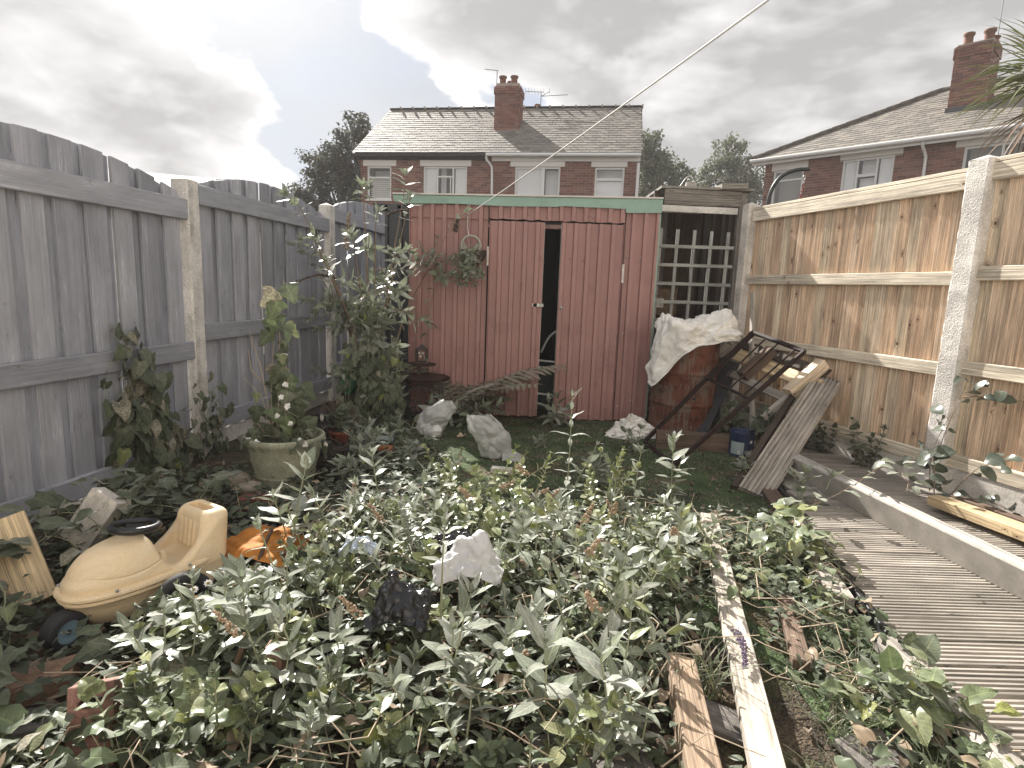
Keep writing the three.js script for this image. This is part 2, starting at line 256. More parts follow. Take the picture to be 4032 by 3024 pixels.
M.redSteel = mat([0.42, 0.225, 0.205], { map: TX.steel, roughness: 0.5, metalness: 0 });
M.darkSteel = mat([0.075, 0.08, 0.09], { map: TX.steel, roughness: 0.5 });
M.greenPaint = mat([0.32, 0.48, 0.4], { map: TX.steel, roughness: 0.55 });
M.whitePlastic = mat([0.78, 0.77, 0.75], { roughness: 0.4 });
M.upvc = mat([0.5, 0.48, 0.46], { map: TX.sack, roughness: 0.4 });
M.whitePaint = mat([0.95, 0.93, 0.9], { map: TX.concrete, roughness: 0.6 });
M.black = mat([0.02, 0.02, 0.022], { roughness: 0.5 });
M.blackPlastic = mat([0.018, 0.018, 0.02], { roughness: 0.35 });
M.rubber = mat([0.03, 0.03, 0.032], { roughness: 0.75, bumpMap: TX.grain, bumpScale: 0.0006 });
M.galv = mat([0.5, 0.5, 0.48], { roughness: 0.45, metalness: 0.6 });
M.rustRod = mat([0.1, 0.06, 0.045], { map: TX.rust, roughness: 0.8 });
M.soil = mat([0.7, 0.66, 0.63], { map: TX.soil, bumpMap: TX.rough, bumpScale: 0.02, roughness: 1 });
M.glass = mat([0.97, 0.97, 0.97], { transmission: 1, thickness: 0, roughness: 0.04, ior: 1.5 });

// ---------------------------------------------------------------- ground
const mound = (x, z) => 0.03 * fbm3(x * 0.9, 2.2, z * 0.9, 3) + 0.012 * pn.noise(x * 4, 1, z * 4) + 0.1 * Math.exp(-(Math.pow((x - 0.0) / 1.0, 2) + Math.pow((z + 2.3) / 0.8, 2)));
const groundY = (x, z) => { const e = sstep(3.4, 2.4, Math.abs(x)) * sstep(-6.6, -5.4, z) * sstep(0.6, -0.6, z); return mound(x, z) * e; };
{
  const g = new THREE.PlaneGeometry(8, 8, 120, 120); g.rotateX(-Math.PI / 2); g.translate(0, 0, -3);
  const P = g.attributes.position, U = g.attributes.uv;
  for (let i = 0; i < P.count; i++) { P.setY(i, groundY(P.getX(i), P.getZ(i))); U.setXY(i, P.getX(i), P.getZ(i)); }
  g.computeVertexNormals();
  const far = []; // the rest of the ground, a frame of flat sheets out to the horizon
  for (const [x0, x1, z0, z1] of [[-150, 150, -200, -7], [-150, 150, 1, 100], [-150, -4, -7, 1], [4, 150, -7, 1]]) { const p = new THREE.PlaneGeometry(x1 - x0, z1 - z0); p.rotateX(-Math.PI / 2); p.translate((x0 + x1) / 2, 0, (z0 + z1) / 2); const u = p.attributes.uv, q = p.attributes.position; for (let i = 0; i < u.count; i++) u.setXY(i, q.getX(i), q.getZ(i)); far.push(p); }
  const m = new THREE.Mesh(mergeGeometries([g, ...far]), M.soil); m.name = 'ground'; m.receiveShadow = true;
  tag(m, 'bare dark soil under the overgrown garden', 'soil', null, 'structure'); scene.add(m);
}
// worn turf in front of the shed and to the right of the weeds
const turfEdge = [[-1.1, -5.58], [-1.25, -4.9], [-0.95, -4.3], [-0.75, -3.4], [-0.55, -2.6], [0.2, -2.3], [0.9, -1.7], [0.95, -1.2], [1.38, -1.2], [1.42, -2.2], [1.62, -3.3], [1.72, -4.0], [1.9, -5.0], [1.3, -5.58]];
const inTurf = (x, z) => { let c = false; for (let i = 0, j = turfEdge.length - 1; i < turfEdge.length; j = i++) { const [xi, zi] = turfEdge[i], [xj, zj] = turfEdge[j]; if ((zi > z) !== (zj > z) && x < (xj - xi) * (z - zi) / (zj - zi) + xi) c = !c; } return c; };
{
  const sh = new THREE.Shape(turfEdge.map(([x, z]) => new THREE.Vector2(x, -z)));
  const nx = 80, nz = 110, pos = [], uv = [], idx = [], keep = [];
  for (let j = 0; j <= nz; j++) for (let i = 0; i <= nx; i++) { const x = lerp(-1.3, 1.95, i / nx), z = lerp(-5.58, -1.15, j / nz); pos.push(x, groundY(x, z) + 0.012 + 0.006 * pn.noise(x * 9, 4, z * 9), z); uv.push(x, z); keep.push(inTurf(x + 0.05 * pn.noise(x * 5, 0, z * 5), z + 0.05 * pn.noise(x * 5, 8, z * 5))); }
  for (let j = 0; j < nz; j++) for (let i = 0; i < nx; i++) { const a = j * (nx + 1) + i, b = a + nx + 1; if (keep[a] && keep[a + 1] && keep[b] && keep[b + 1]) idx.push(a, b, a + 1, a + 1, b, b + 1); }
  const g = new THREE.BufferGeometry(); g.setAttribute('position', new THREE.Float32BufferAttribute(pos, 3)); g.setAttribute('uv', new THREE.Float32BufferAttribute(uv, 2)); g.setIndex(idx); g.computeVertexNormals();
  const m = new THREE.Mesh(g, mat([0.68, 0.72, 0.62], { map: TX.turf, bumpMap: TX.rough, bumpScale: 0.01, roughness: 1 })); m.name = 'lawn'; m.receiveShadow = true; m.castShadow = true;
  tag(m, 'worn mossy green turf in front of the red shed', 'lawn', null, 'structure'); scene.add(m);
}
// ---------------------------------------------------------------- left fence: grey board-on-board panels with arched tops between concrete posts
const LX = z => -2.23 + 0.1473 * (-4.12 - z), LDIR = V3(0.1473, 0, -1).normalize(), LN = V3(1, 0, 0.1473).normalize();    // LN faces the garden
const lp = (z, off, y) => [LX(z) + LN.x * off, y, z + LN.z * off];
function postGeo(cx, cz, w, h, dirx, dirz, y0 = -0.05, rough = 0.0, cap = 0.03) {          // square concrete post, chamfered, its faces a little uneven
  const pos = [], uv = [], idx = [], ch = 0.012, hw = w / 2, prof = [[-hw + ch, hw], [0, hw], [hw - ch, hw], [hw, hw - ch], [hw, 0], [hw, -hw + ch], [hw - ch, -hw], [-hw + ch, -hw], [-hw, -hw + ch], [-hw, 0], [-hw, hw - ch]], n = prof.length, seg = 60;
  let per = 0; const pers = [0]; for (let i = 0; i < n; i++) { const a = prof[i], b = prof[(i + 1) % n]; per += Math.hypot(b[0] - a[0], b[1] - a[1]); pers.push(per); }
  for (let s = 0; s <= seg; s++) for (let i = 0; i <= n; i++) {
    const [a, b] = prof[i % n], y = lerp(y0, h, s / seg), k = rough * (0.6 * pn.noise(a * 60 + cx * 9, y * 30, b * 60) + 0.6 * pn.noise(a * 25 + 7, y * 11, b * 25 + cz)), l = Math.hypot(a, b);
    const px = a + a / l * k, pz = b + b / l * k; pos.push(cx + px * dirx - pz * dirz, y, cz + px * dirz + pz * dirx); uv.push(pers[i], y);
  }
  for (let s = 0; s < seg; s++) for (let i = 0; i < n; i++) { const a = s * (n + 1) + i, b = a + n + 1; idx.push(a, a + 1, b, a + 1, b + 1, b); }
  const t = pos.length / 3; for (let i = 0; i < n; i++) { const [a, b] = prof[i]; pos.push(cx + a * dirx - b * dirz, h, cz + a * dirz + b * dirx); uv.push(a, b); }
  pos.push(cx, h + cap, cz); uv.push(0, 0); for (let i = 0; i < n; i++) idx.push(t + i, t + (i + 1) % n, t + n);
  const g = new THREE.BufferGeometry(); g.setAttribute('position', new THREE.Float32BufferAttribute(pos, 3)); g.setAttribute('uv', new THREE.Float32BufferAttribute(uv, 2)); g.setIndex(idx); return toCreasedNormals(g, 0.5);
}
const LPOSTS = [[0.02, 1.83], [-2.03, 1.85], [-4.08, 1.88], [-6.13, 2.0], [-8.18, 2.12]];
const leftPostLabels = ['concrete post of the grey fence next to where the camera stands', 'concrete post of the grey fence nearest the camera', 'tall pale concrete post of grey fence, behind the yellow toy car', 'pale concrete post of grey fence behind the shrub in the corner', 'wide whitish post ending the grey fence beside the red shed'];
LPOSTS.forEach(([z, h], i) => {
  const w = i === 4 ? 0.25 : 0.125; const g = postGeo(LX(z), z, w, h, LDIR.x, LDIR.z, -0.05, 0.003);
  solo('concrete_post', g, i === 4 ? M.render : M.concrete, leftPostLabels[i], 'fence post', 'posts of the grey fence');
});
const leftPanels = [[0.02, 1.62, 1.76, 0.14], [-2.03, 1.62, 1.78, 0.15], [-4.08, 1.735, 1.87, 0.15], [-6.13, 1.86, 2.0, 0.16]];
const leftPanelLabels = ['grey painted fence panel beside the camera, arched top', 'large grey painted fence panel with arched top above the yellow toy car', 'grey painted fence panel with arched top behind the green planter', 'short looking grey fence panel behind the shrub in the corner'];
leftPanels.forEach(([z0, rail, end, arch], pi) => {
  const za = z0 - 0.07, zb = z0 - 1.98, zc = (za + zb) / 2, hw = (za - zb) / 2, base = lp(zc, 0, 0);
  const g = thing('fence_panel', leftPanelLabels[pi], 'fence panel', base, 'grey fence panels');
  const curve = z => end + arch * (1 - Math.pow((z - zc) / hw, 2)), cutTop = (m, dy) => { const P = m.geometry.attributes.position; for (let i = 0; i < P.count; i++) if (P.getY(i) > rail + 0.1) P.setY(i, curve(P.getZ(i)) + dy); m.geometry.computeVertexNormals(); };
  const nB = 10, pitch = (za - zb) / nB, by = rail - 1.62 + 0.03;
  for (let k = 0; k < nB; k++) {
    const w = rr(0.118, 0.138), z = za - (k + 0.5) * pitch + rr(-0.008, 0.008);
    cutTop(beam('board', lp(z, 0.012, by), lp(z + rr(-0.006, 0.006), 0.012, curve(z)), w, 0.02, LN.toArray(), pick(M.greyPaint), g, { ch: 0.002 }), rr(-0.003, 0.004));
    if (k < nB - 1) { const zz = za - (k + 1) * pitch, gap = rnd() < 0.22 ? 0.03 : 0; cutTop(beam('board', lp(zz + gap, -0.013, by), lp(zz + gap, -0.013, curve(zz)), rr(0.12, 0.132), 0.014, LN.toArray(), M.greyPaint[3 * (rnd() < 0.6)], g, { ch: 0.002 }), rr(-0.003, 0.005)); }
  }
  for (const [y, h] of [[rail + 0.065, 0.13], [rail - 0.87, 0.12], [by + 0.06, 0.12]]) beam('rail', lp(za + 0.01, 0.042, y), lp(zb - 0.01, 0.042, y), h, 0.034, LN.toArray(), pick(M.greyPaint), g, { ch: 0.004 });
  beam('rail', lp(za + 0.01, -0.036, rail + 0.04), lp(zb - 0.01, -0.036, rail + 0.04), 0.08, 0.026, LN.toArray(), pick(M.greyPaint), g);
  const gb = beamGeo(lp(za + 0.01, -0.005, by / 2 - 0.06), lp(zb - 0.01, -0.005, by / 2 - 0.06), by + 0.09, 0.05, LN.toArray(), { ch: 0.01 });
  solo('gravel_board', gb, M.concrete, ['concrete gravel board under the grey fence panel beside the camera', 'concrete gravel board under the grey panel by the toy car', 'mossy concrete gravel board under the grey panel behind the planter', 'concrete gravel board under the grey panel in the corner'][pi], 'gravel board', 'gravel boards of the grey fence');
});
// ---------------------------------------------------------------- right fence: brown featheredge panels between rock-faced concrete posts
const RX = z => 2.79 + 0.2757 * (z + 3.75), RDIR = V3(-0.2757, 0, -1).normalize(), RN = V3(-1, 0, 0.2757).normalize();
const rp = (z, off, y) => [RX(z) + RN.x * off, y, z + RN.z * off];
const RPOSTS = [[0.42, 2.12], [-1.64, 2.12], [-3.71, 2.11], [-5.82, 2.11]];
const rightPostLabels = ['concrete post of the brown fence beside the camera', 'concrete post of the brown fence next to the camera', 'thick rough concrete post of the brown fence above the bramble', 'slim pale concrete post of the brown fence beside the trellis store'];
RPOSTS.forEach(([z, h], i) => solo('concrete_post', postGeo(RX(z), z, i === 2 ? 0.14 : 0.115, h, RDIR.x, RDIR.z, -0.05, i === 2 ? 0.006 : 0.003), i === 2 ? M.concrete : M.concreteSmooth, rightPostLabels[i], 'fence post', 'posts of the brown fence'));
const rightPanelLabels = ['brown featheredge fence panel beside the camera', 'brown featheredge fence panel beyond the thick concrete post, behind the bramble', 'wide brown featheredge fence panel behind the leaning pallet and gate'];
[[0.42, 0, 1.95], [-1.64, 0.03, 1.95], [-3.71, 0, 1.96]].forEach(([z0, dy, len], pi) => {
  const za = z0 - 0.06, zb = z0 - len - 0.06, g = thing('fence_panel', rightPanelLabels[pi], 'fence panel', rp((za + zb) / 2, 0, 0), 'brown fence panels');
  const nB = 21, pitch = (za - zb) / nB;
  for (let k = 0; k < nB; k++) {                                      // each board is a wedge that overlaps the next
    const z = za - (k + 0.5) * pitch, w = 0.118, hw = w / 2, t0 = 0.003, t1 = 0.014, tilt = 0.01;
    const prof = [[-hw, -0.006 + t1 + 0.006], [hw, -0.006 + t0 - 0.004], [hw, -0.006 - 0.004], [-hw, -0.006 + 0.006]];
    beam('board', rp(z, -0.012, 0.225 + dy), rp(z + rr(-0.004, 0.004), -0.012, 2.0 + dy), w, 0.012, RN.toArray(), pick(M.pine), g, { prof });
  }
  for (const [y, h, th] of [[2.0, 0.1, 0.036], [1.41, 0.085, 0.034], [0.835, 0.085, 0.034], [0.245, 0.09, 0.034]]) beam('rail', rp(za + 0.005, 0.02, y + dy), rp(zb - 0.005, 0.02, y + dy), h, th, RN.toArray(), pick(M.rail), g, { ch: 0.004 });
  beam('capping', rp(za + 0.005, 0.0, 2.066 + dy), rp(zb - 0.005, 0.0, 2.066 + dy), 0.07, 0.024, [0, 1, 0], pick(M.rail), g);
  solo('gravel_board', beamGeo(rp(za + 0.005, 0.004, 0.07 + dy / 2), rp(zb - 0.005, 0.004, 0.07 + dy / 2), 0.26, 0.05, RN.toArray(), { ch: 0.006 }), M.render, ['pale concrete gravel board under the brown panel beside the camera', 'pale gravel board under the brown panel, beyond the bramble', 'long pale gravel board under the brown panel behind the white plastic board'][pi], 'gravel board', 'gravel boards of the brown fence');
});
// ---------------------------------------------------------------- red corrugated shed
const SZ = -5.61;
function corrGeo(x0, x1, y0, y1, o = {}) {                            // box-profile sheet facing +z, as thick as steel sheet
  const pitch = o.pitch || 0.112, dep = o.dep || 0.03, ph = o.ph || 0, pts = [], cut = [0, 0.5, 0.55, 0.86, 0.91, 1], hh = [0, 0, 1, 1, 0, 0];
  const f = x => { let t = (((x - ph) / pitch) % 1 + 1) % 1; for (let i = 0; i < 5; i++) if (t <= cut[i + 1]) return lerp(hh[i], hh[i + 1], (t - cut[i]) / (cut[i + 1] - cut[i])) * dep; return 0; };
  const xs = [x0, x1]; for (let k = Math.floor((x0 - ph) / pitch) - 1; k <= (x1 - ph) / pitch + 1; k++) for (const c of cut) { const x = ph + (k + c) * pitch; if (x > x0 + 1e-4 && x < x1 - 1e-4 && c < 1) xs.push(x); }
  xs.sort((a, b) => a - b);
  const Y0 = typeof y0 === 'function' ? y0 : () => y0, Y1 = typeof y1 === 'function' ? y1 : () => y1, z = o.z || 0, th = 0.003, pos = [], uv = [], idx = []; let l = 0;
  xs.forEach((x, i) => { if (i) l += Math.hypot(x - xs[i - 1], f(x) - f(xs[i - 1])); for (const s of [0, 1]) { const zz = z + f(x) - s * th; pos.push(x, Y0(x), zz, x, Y1(x), zz); uv.push(l, Y0(x), l, Y1(x)); } });
  for (let i = 0; i < xs.length - 1; i++) { const a = i * 4, b = a + 4; idx.push(a, b, a + 1, a + 1, b, b + 1, a + 2, a + 3, b + 2, a + 3, b + 3, b + 2, a + 1, b + 1, a + 3, b + 1, b + 3, a + 3, a, a + 2, b, b, a + 2, b + 2); }
  const L = (xs.length - 1) * 4; idx.push(0, 1, 2, 1, 3, 2, L, L + 2, L + 1, L + 1, L + 2, L + 3);
  let g = new THREE.BufferGeometry(); g.setAttribute('position', new THREE.Float32BufferAttribute(pos, 3)); g.setAttribute('uv', new THREE.Float32BufferAttribute(uv, 2)); g.setIndex(idx); g = g.toNonIndexed(); g.computeVertexNormals(); return g;
}
{
  const s = thing('shed', 'red corrugated metal shed with double doors and green roof edge', 'shed', [0.15, 0, SZ - 1]);
  const roofY = x => 2.04 + (x + 1.15) / 2.46 * 0.045;
  mesh('wall_sheet', corrGeo(-1.0, -0.274, 0.03, x => roofY(x) - 0.06, { z: SZ, ph: -0.98 }), M.redSteel, s);
  mesh('wall_sheet', corrGeo(1.0, 1.3, 0.02, x => roofY(x) - 0.06, { z: SZ, ph: 0.99 }), M.redSteel, s);
  mesh('header_sheet', corrGeo(-0.262, 0.99, x => 1.875 + 0.004 * Math.sin(x * 40), x => roofY(x) - 0.06, { z: SZ + 0.006, ph: -0.24 }), M.redSteel, s);
  const ln = mesh('sheet_lap', boxAt(-0.995, -0.265, 1.865, 1.869, SZ, SZ + 0.0225), M.redSteel, s);
  // side and back walls, roof
  for (const x of [-0.99, 1.29]) { const g = corrGeo(-1, 1, 0.02, 2.0, { pitch: 0.2 }); g.rotateY(x < 0 ? -Math.PI / 2 : Math.PI / 2); g.translate(x, 0, SZ - 1.005); mesh('side_wall', g, x < 0 ? M.darkSteel : M.redSteel, s); }
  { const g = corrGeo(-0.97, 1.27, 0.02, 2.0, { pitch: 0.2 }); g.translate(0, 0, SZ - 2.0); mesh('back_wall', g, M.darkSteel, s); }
  { const g = new THREE.BoxGeometry(2.44, 0.014, 2.1); g.rotateZ(0.018); g.translate(0.08, 2.06, SZ - 1.03); mesh('roof', g, M.darkSteel, s); }
  // green edge: bent trim, deeper at the right end
  const sh = new THREE.Shape(); const bot = [[-1.14, -0.055], [-1.02, -0.075], [-0.6, -0.07], [-0.1, -0.085], [0.35, -0.082], [0.4, -0.075], [0.98, -0.09], [0.985, -0.125], [1.31, -0.12]];
  sh.moveTo(-1.15, roofY(-1.15)); bot.forEach(([x, d]) => sh.lineTo(x, roofY(x) + d)); sh.lineTo(1.315, roofY(1.315)); sh.closePath();
  const tg = new THREE.ExtrudeGeometry(sh, { depth: 0.012, bevelEnabled: false }); tg.translate(0, 0.012, SZ + 0.034); mesh('roof_trim', tg, M.greenPaint, s);
  { const g = new THREE.BoxGeometry(2.47, 0.014, 0.12); g.rotateZ(0.018); g.translate(0.082, 2.085, SZ + 0.0); mesh('trim_lip', g, M.whitePaint, s); }
  mesh('corner_trim', boxAt(1.298, 1.312, 0.05, 1.97, SZ - 0.03, SZ + 0.028), M.greenPaint, s);
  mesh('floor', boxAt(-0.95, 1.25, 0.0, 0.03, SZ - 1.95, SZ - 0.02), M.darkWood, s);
  // doors
  const boltG = new THREE.SphereGeometry(0.009, 6, 4); boltG.scale(1, 1, 0.6);
  const door = (x0, x1, y0, y1, ph, lean, label) => {
    const d = new THREE.Group(); d.name = 'door'; d.position.set(x0, y0, SZ + 0.012); d.userData.label = label; d.position.sub(s.position); s.add(d);
    const g = corrGeo(0, x1 - x0, 0, y1 - y0, { pitch: 0.115, ph }); const dm = mesh('door_sheet', g, M.redSteel, d, false);
    for (const e of [0.004, x1 - x0 - 0.004]) mesh('edge_strip', boxAt(e - 0.006, e + 0.006, 0, y1 - y0 - 0.004, -0.03, -0.004), M.galv, d, false);
    for (const [yy, n] of [[1.52, 4], [0.9, 2], [0.12, 3]]) for (let k = 0; k < n; k++) { const b = mesh('bolt', boltG, M.redSteel, d, false); b.position.set(0.09 + k * 0.128, yy + rr(-0.01, 0.01), 0.006); }
    d.rotation.set(0, lean, 0); return d;
  };
  const dl = door(-0.258, 0.25, 0.03, 1.858, 0.02, 0, 'left shed door with galvanised hasp'), dr = door(0.405, 0.985, 0.015, 1.86, 0.055, 0.0, 'right shed door with small knob');
  mesh('hasp', boxAt(0.42, 0.525, 1.055, 1.085, 0.02, 0.03), M.galv, dl, false); mesh('staple', new THREE.TorusGeometry(0.014, 0.004, 6, 12).translate(0.5, 1.07, 0.034), M.galv, dl, false);
  mesh('knob', new THREE.SphereGeometry(0.016, 10, 8).translate(0.03, 1.07, 0.03), M.galv, dr, false);
  for (const [d, x, y] of [[dl, -0.008, 1.42], [dr, 0.588, 1.32]]) mesh('hinge', boxAt(x - 0.012, x + 0.012, y, y + 0.17, 0.016, 0.026), M.whitePaint, d, false);
  for (const [x, y] of [[-0.9, 1.4], [-0.55, 1.12], [-0.36, 1.1], [1.02, 1.58], [1.15, 1.57], [1.03, 0.86], [1.17, 0.87], [1.15, 0.22], [1.02, 0.16], [0.1, 1.93], [0.68, 1.93], [-0.8, 0.9]]) { const b = mesh('bolt', boltG, M.galv, s); b.position.set(x, y, SZ + 0.016).sub(s.position); }
}
// what the gap between the doors shows
{
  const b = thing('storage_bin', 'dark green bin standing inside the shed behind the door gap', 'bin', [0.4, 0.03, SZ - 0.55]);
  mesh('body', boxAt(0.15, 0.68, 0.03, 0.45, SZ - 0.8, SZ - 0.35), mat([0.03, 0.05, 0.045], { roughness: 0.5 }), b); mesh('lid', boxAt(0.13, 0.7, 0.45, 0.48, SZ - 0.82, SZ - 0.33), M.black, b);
  const c = thing('folding_chair', 'white tubular folding chair leaning inside the shed doorway', 'chair', [0.35, 0.03, SZ - 0.25]);
  for (const [y, z] of [[0.2, 0.22], [0.47, 0.22], [0.53, 0.27]]) mesh('tube', tubeGeo([[0.15, y + 0.02, SZ - z], [0.6, y - 0.01, SZ - z]], 0.011, 8, 4), M.whitePlastic, c);
  for (const x of [0.15, 0.6]) mesh('leg', tubeGeo([[x, 0.03, SZ - 0.2], [x, 0.85, SZ - 0.32]], 0.011, 8, 4), M.whitePlastic, c);
  mesh('back_hoop', tubeGeo([[0.28, 0.62, SZ - 0.3], [0.36, 0.78, SZ - 0.31], [0.46, 0.86, SZ - 0.32]], 0.014, 8, 12), M.galv, c);
}
// dark sheet beside the shed
{
  const g = corrGeo(-1.4, -1.02, 0, 2.06, { pitch: 0.15, z: -6.4 });
  const d = thing('metal_sheet', 'dark blue grey corrugated sheet standing left of the red shed', 'metal sheet', [-1.2, 0, -6.4]);
  mesh('sheet', g, M.darkSteel, d); mesh('top_strip', boxAt(-1.52, -1.02, 2.0, 2.075, -6.42, -6.37), M.darkSteel, d);
}
// ---------------------------------------------------------------- open store between shed and fence
{
  const s = thing('lean_to', 'open fronted timber store with grooved board over it, right of the shed', 'lean-to', [1.8, 0, -6.4]);
  const grooved = (w, n) => { const p = []; const hw = w / 2; for (let i = 0; i < n; i++) { const x = -hw + w * i / n, q = w / n; p.push([x + q * 0.1, 0.012], [x + q * 0.55, 0.012], [x + q * 0.62, 0.006], [x + q * 0.98, 0.006]); } p.push([hw, -0.012], [-hw, -0.012]); return p; };
  beam('fascia_board', [1.42, 2.185, -5.95], [2.17, 2.185, -5.98], 0.145, 0.024, [0, 0, 1], M.weather[1], s, { prof: grooved(0.145, 6) });
  beam('white_strip', [1.4, 2.075, -5.955], [2.15, 2.07, -5.98], 0.062, 0.02, [0, 0, 1], M.whitePaint, s);
  mesh('roof', boxAt(1.38, 2.28, 2.262, 2.285, -7.6, -5.94), M.weather[0], s);
  beam('roof_cap', [1.95, 2.29, -6.0], [2.2, 2.3, -6.0], 0.05, 0.2, [0, 0, 1], M.weather[1], s);
  beam('side_post', [2.2, 0, -6.02], [2.2, 2.25, -6.02], 0.07, 0.07, [0, 0, 1], M.weather[1], s);
  beam('side_post', [1.36, 0, -6.04], [1.36, 2.25, -6.04], 0.05, 0.05, [0, 0, 1], M.darkWood, s);
  for (let k = 0; k < 9; k++) beam('back_board', [1.38 + k * 0.105, 0, -7.55], [1.38 + k * 0.105, 2.24, -7.55], 0.108, 0.015, [0, 0, 1], pick([M.brownWood, M.weather[1]]), s);
  for (let k = 0; k < 14; k++) beam('side_board', [2.25 - k * 0.0, 0, -6.1 - k * 0.105], [2.25, 2.24, -6.1 - k * 0.105], 0.108, 0.015, [-1, 0, 0], pick([M.weather[1], M.brownWood]), s);
  const c = thing('cardboard_box', 'brown cardboard box with a white label behind the trellis', 'box', [1.6, 0.0, -6.6]);
  mesh('carton', boxAt(1.42, 1.75, 1.02, 1.3, -6.75, -6.45), mat([0.3, 0.22, 0.15], { map: TX.brick }), c); mesh('label', boxAt(1.5, 1.61, 1.1, 1.2, -6.45, -6.447), M.whitePaint, c);
  const f = thing('shelf_rack', 'dark shelf rack inside the open store', 'shelf', [1.75, 0, -6.7]);
  for (const y of [0.45, 0.98]) mesh('shelf', boxAt(1.4, 2.2, y, y + 0.03, -6.95, -6.4), M.darkWood, f); for (const x of [1.41, 2.19]) mesh('upright', boxAt(x - 0.02, x + 0.02, 0, 1.9, -6.9, -6.86), M.darkWood, f);
  const v = thing('roof_vent', 'small pale vent cap on top of the open store', 'vent', [1.72, 2.285, -6.3]);
  mesh('cap', new THREE.CylinderGeometry(0.05, 0.075, 0.1, 14).translate(1.76, 2.335, -6.3), M.weather[2], v); mesh('rod', tubeGeo([[1.6, 2.29, -6.2], [1.72, 2.44, -6.25], [1.75, 2.43, -6.25]], 0.006, 6, 8), M.galv, v);
}
// trellis
{
  const t = thing('trellis', 'grey wooden square trellis leaning across the open store', 'trellis', [1.72, 0, -5.88]);
  for (let k = 0; k < 5; k++) { const x = 1.385 + k * 0.165; beam('slat', [x - 0.02, 0.02, -5.86], [x + 0.02, 1.88 - k * 0.004, -5.93], 0.032, 0.014, [0, 0, 1], M.trellis, t); }
  for (let k = 0; k < 10; k++) { const y = 0.09 + k * 0.18; if (y > 1.75) break; const z = -5.85 - y * 0.038; beam('slat', [1.35 + y * 0.02, y, z], [2.09 + y * 0.02, y + 0.004, z], 0.032, 0.014, [0, 0, 1], M.trellis, t); }
}
// ---------------------------------------------------------------- deck of grooved boards at the right
const deckL = z => z > -1.97 ? lerp(1.37, 1.42, clamp((-z - 1.2) / 0.77, 0, 1)) : lerp(1.42, 1.83, clamp((-z - 1.97) / 1.95, 0, 1));
{
  const d = thing('deck', 'weathered grooved decking boards laid beside the brown fence', 'deck', [2.2, 0, -2.6], null, 'structure');
  const prof = (w, n) => { const p = [], hw = w / 2, q = w / n; for (let i = 0; i < n; i++) { const x = -hw + q * i; p.push([x + q * 0.08, 0.012], [x + q * 0.5, 0.012], [x + q * 0.54, -0.002], [x + q * 0.99, -0.002]); } p.push([hw, -0.012], [-hw, -0.012]); return p; };
  const pr = prof(0.14, 6), flat = null;
  for (let k = 0; k < 26; k++) {
    const z = -0.86 - k * 0.146, x0 = deckL(z) + rr(-0.012, 0.012), x1 = RX(z) - 0.04, plain = z < -3.25;
    if (x1 - x0 < 0.1) continue;
    beam('board', [x1, 0.05 + rr(-0.002, 0.002), z - 0.018 + rr(-0.003, 0.003)], [x0, 0.05 + rr(-0.002, 0.002), z + 0.018], 0.14, 0.024, [0, 1, 0], pick(M.deckWood), d, { prof: plain ? undefined : pr });
  }
  for (const f of [0.08, 0.9]) for (const [a, b] of [[-0.9, -1.97], [-1.97, -4.4]]) beam('joist', [lerp(deckL(a), RX(a), f), 0.017, a], [lerp(deckL(b), RX(b), f), 0.017, b], 0.05, 0.04, [0, 1, 0], M.darkWood, d);
}

// ---------------------------------------------------------------- houses
const brickTones = [[0.32, 0.16, 0.125], [0.27, 0.135, 0.11], [0.36, 0.19, 0.15], [0.23, 0.125, 0.105], [0.39, 0.23, 0.185], [0.31, 0.18, 0.15]];
M.bricks = brickTones.map(c => mat([c[0] * 1.25, c[1] * 1.25, c[2] * 1.25], { map: TX.brick, roughness: 0.92 }));
M.brickMix = mat([1.25, 1.25, 1.25], { map: TX.brick, vertexColors: true, roughness: 0.92 });
M.mortar = mat([0.6, 0.52, 0.47], { map: TX.concrete, roughness: 0.95 });
M.lintel = mat([0.85, 0.83, 0.8], { roughness: 0.85 });
M.slates = [[0.46, 0.42, 0.38], [0.4, 0.365, 0.335], [0.52, 0.475, 0.43], [0.33, 0.3, 0.28]].map(c => mat(c, { map: TX.slate, bumpMap: TX.rough, bumpScale: 0.004, roughness: 0.7 }));
M.slateMix = mat([1, 1, 1], { map: TX.slate, bumpMap: TX.rough, bumpScale: 0.004, vertexColors: true, roughness: 0.7 });
M.ridge = mat([0.2, 0.17, 0.15], { map: TX.slate, bumpMap: TX.rough, bumpScale: 0.008, roughness: 0.9 });
M.net = mat([0.85, 0.85, 0.85], { roughness: 0.95 });
M.dimNet = mat([0.85, 0.85, 0.85], { roughness: 0.95 });
M.room = mat([0.4, 0.38, 0.35], { roughness: 1 });
M.lead = mat([0.09, 0.09, 0.095], { roughness: 0.7 });
M.pot = mat([0.3, 0.15, 0.1], { map: TX.brick, roughness: 0.9 });

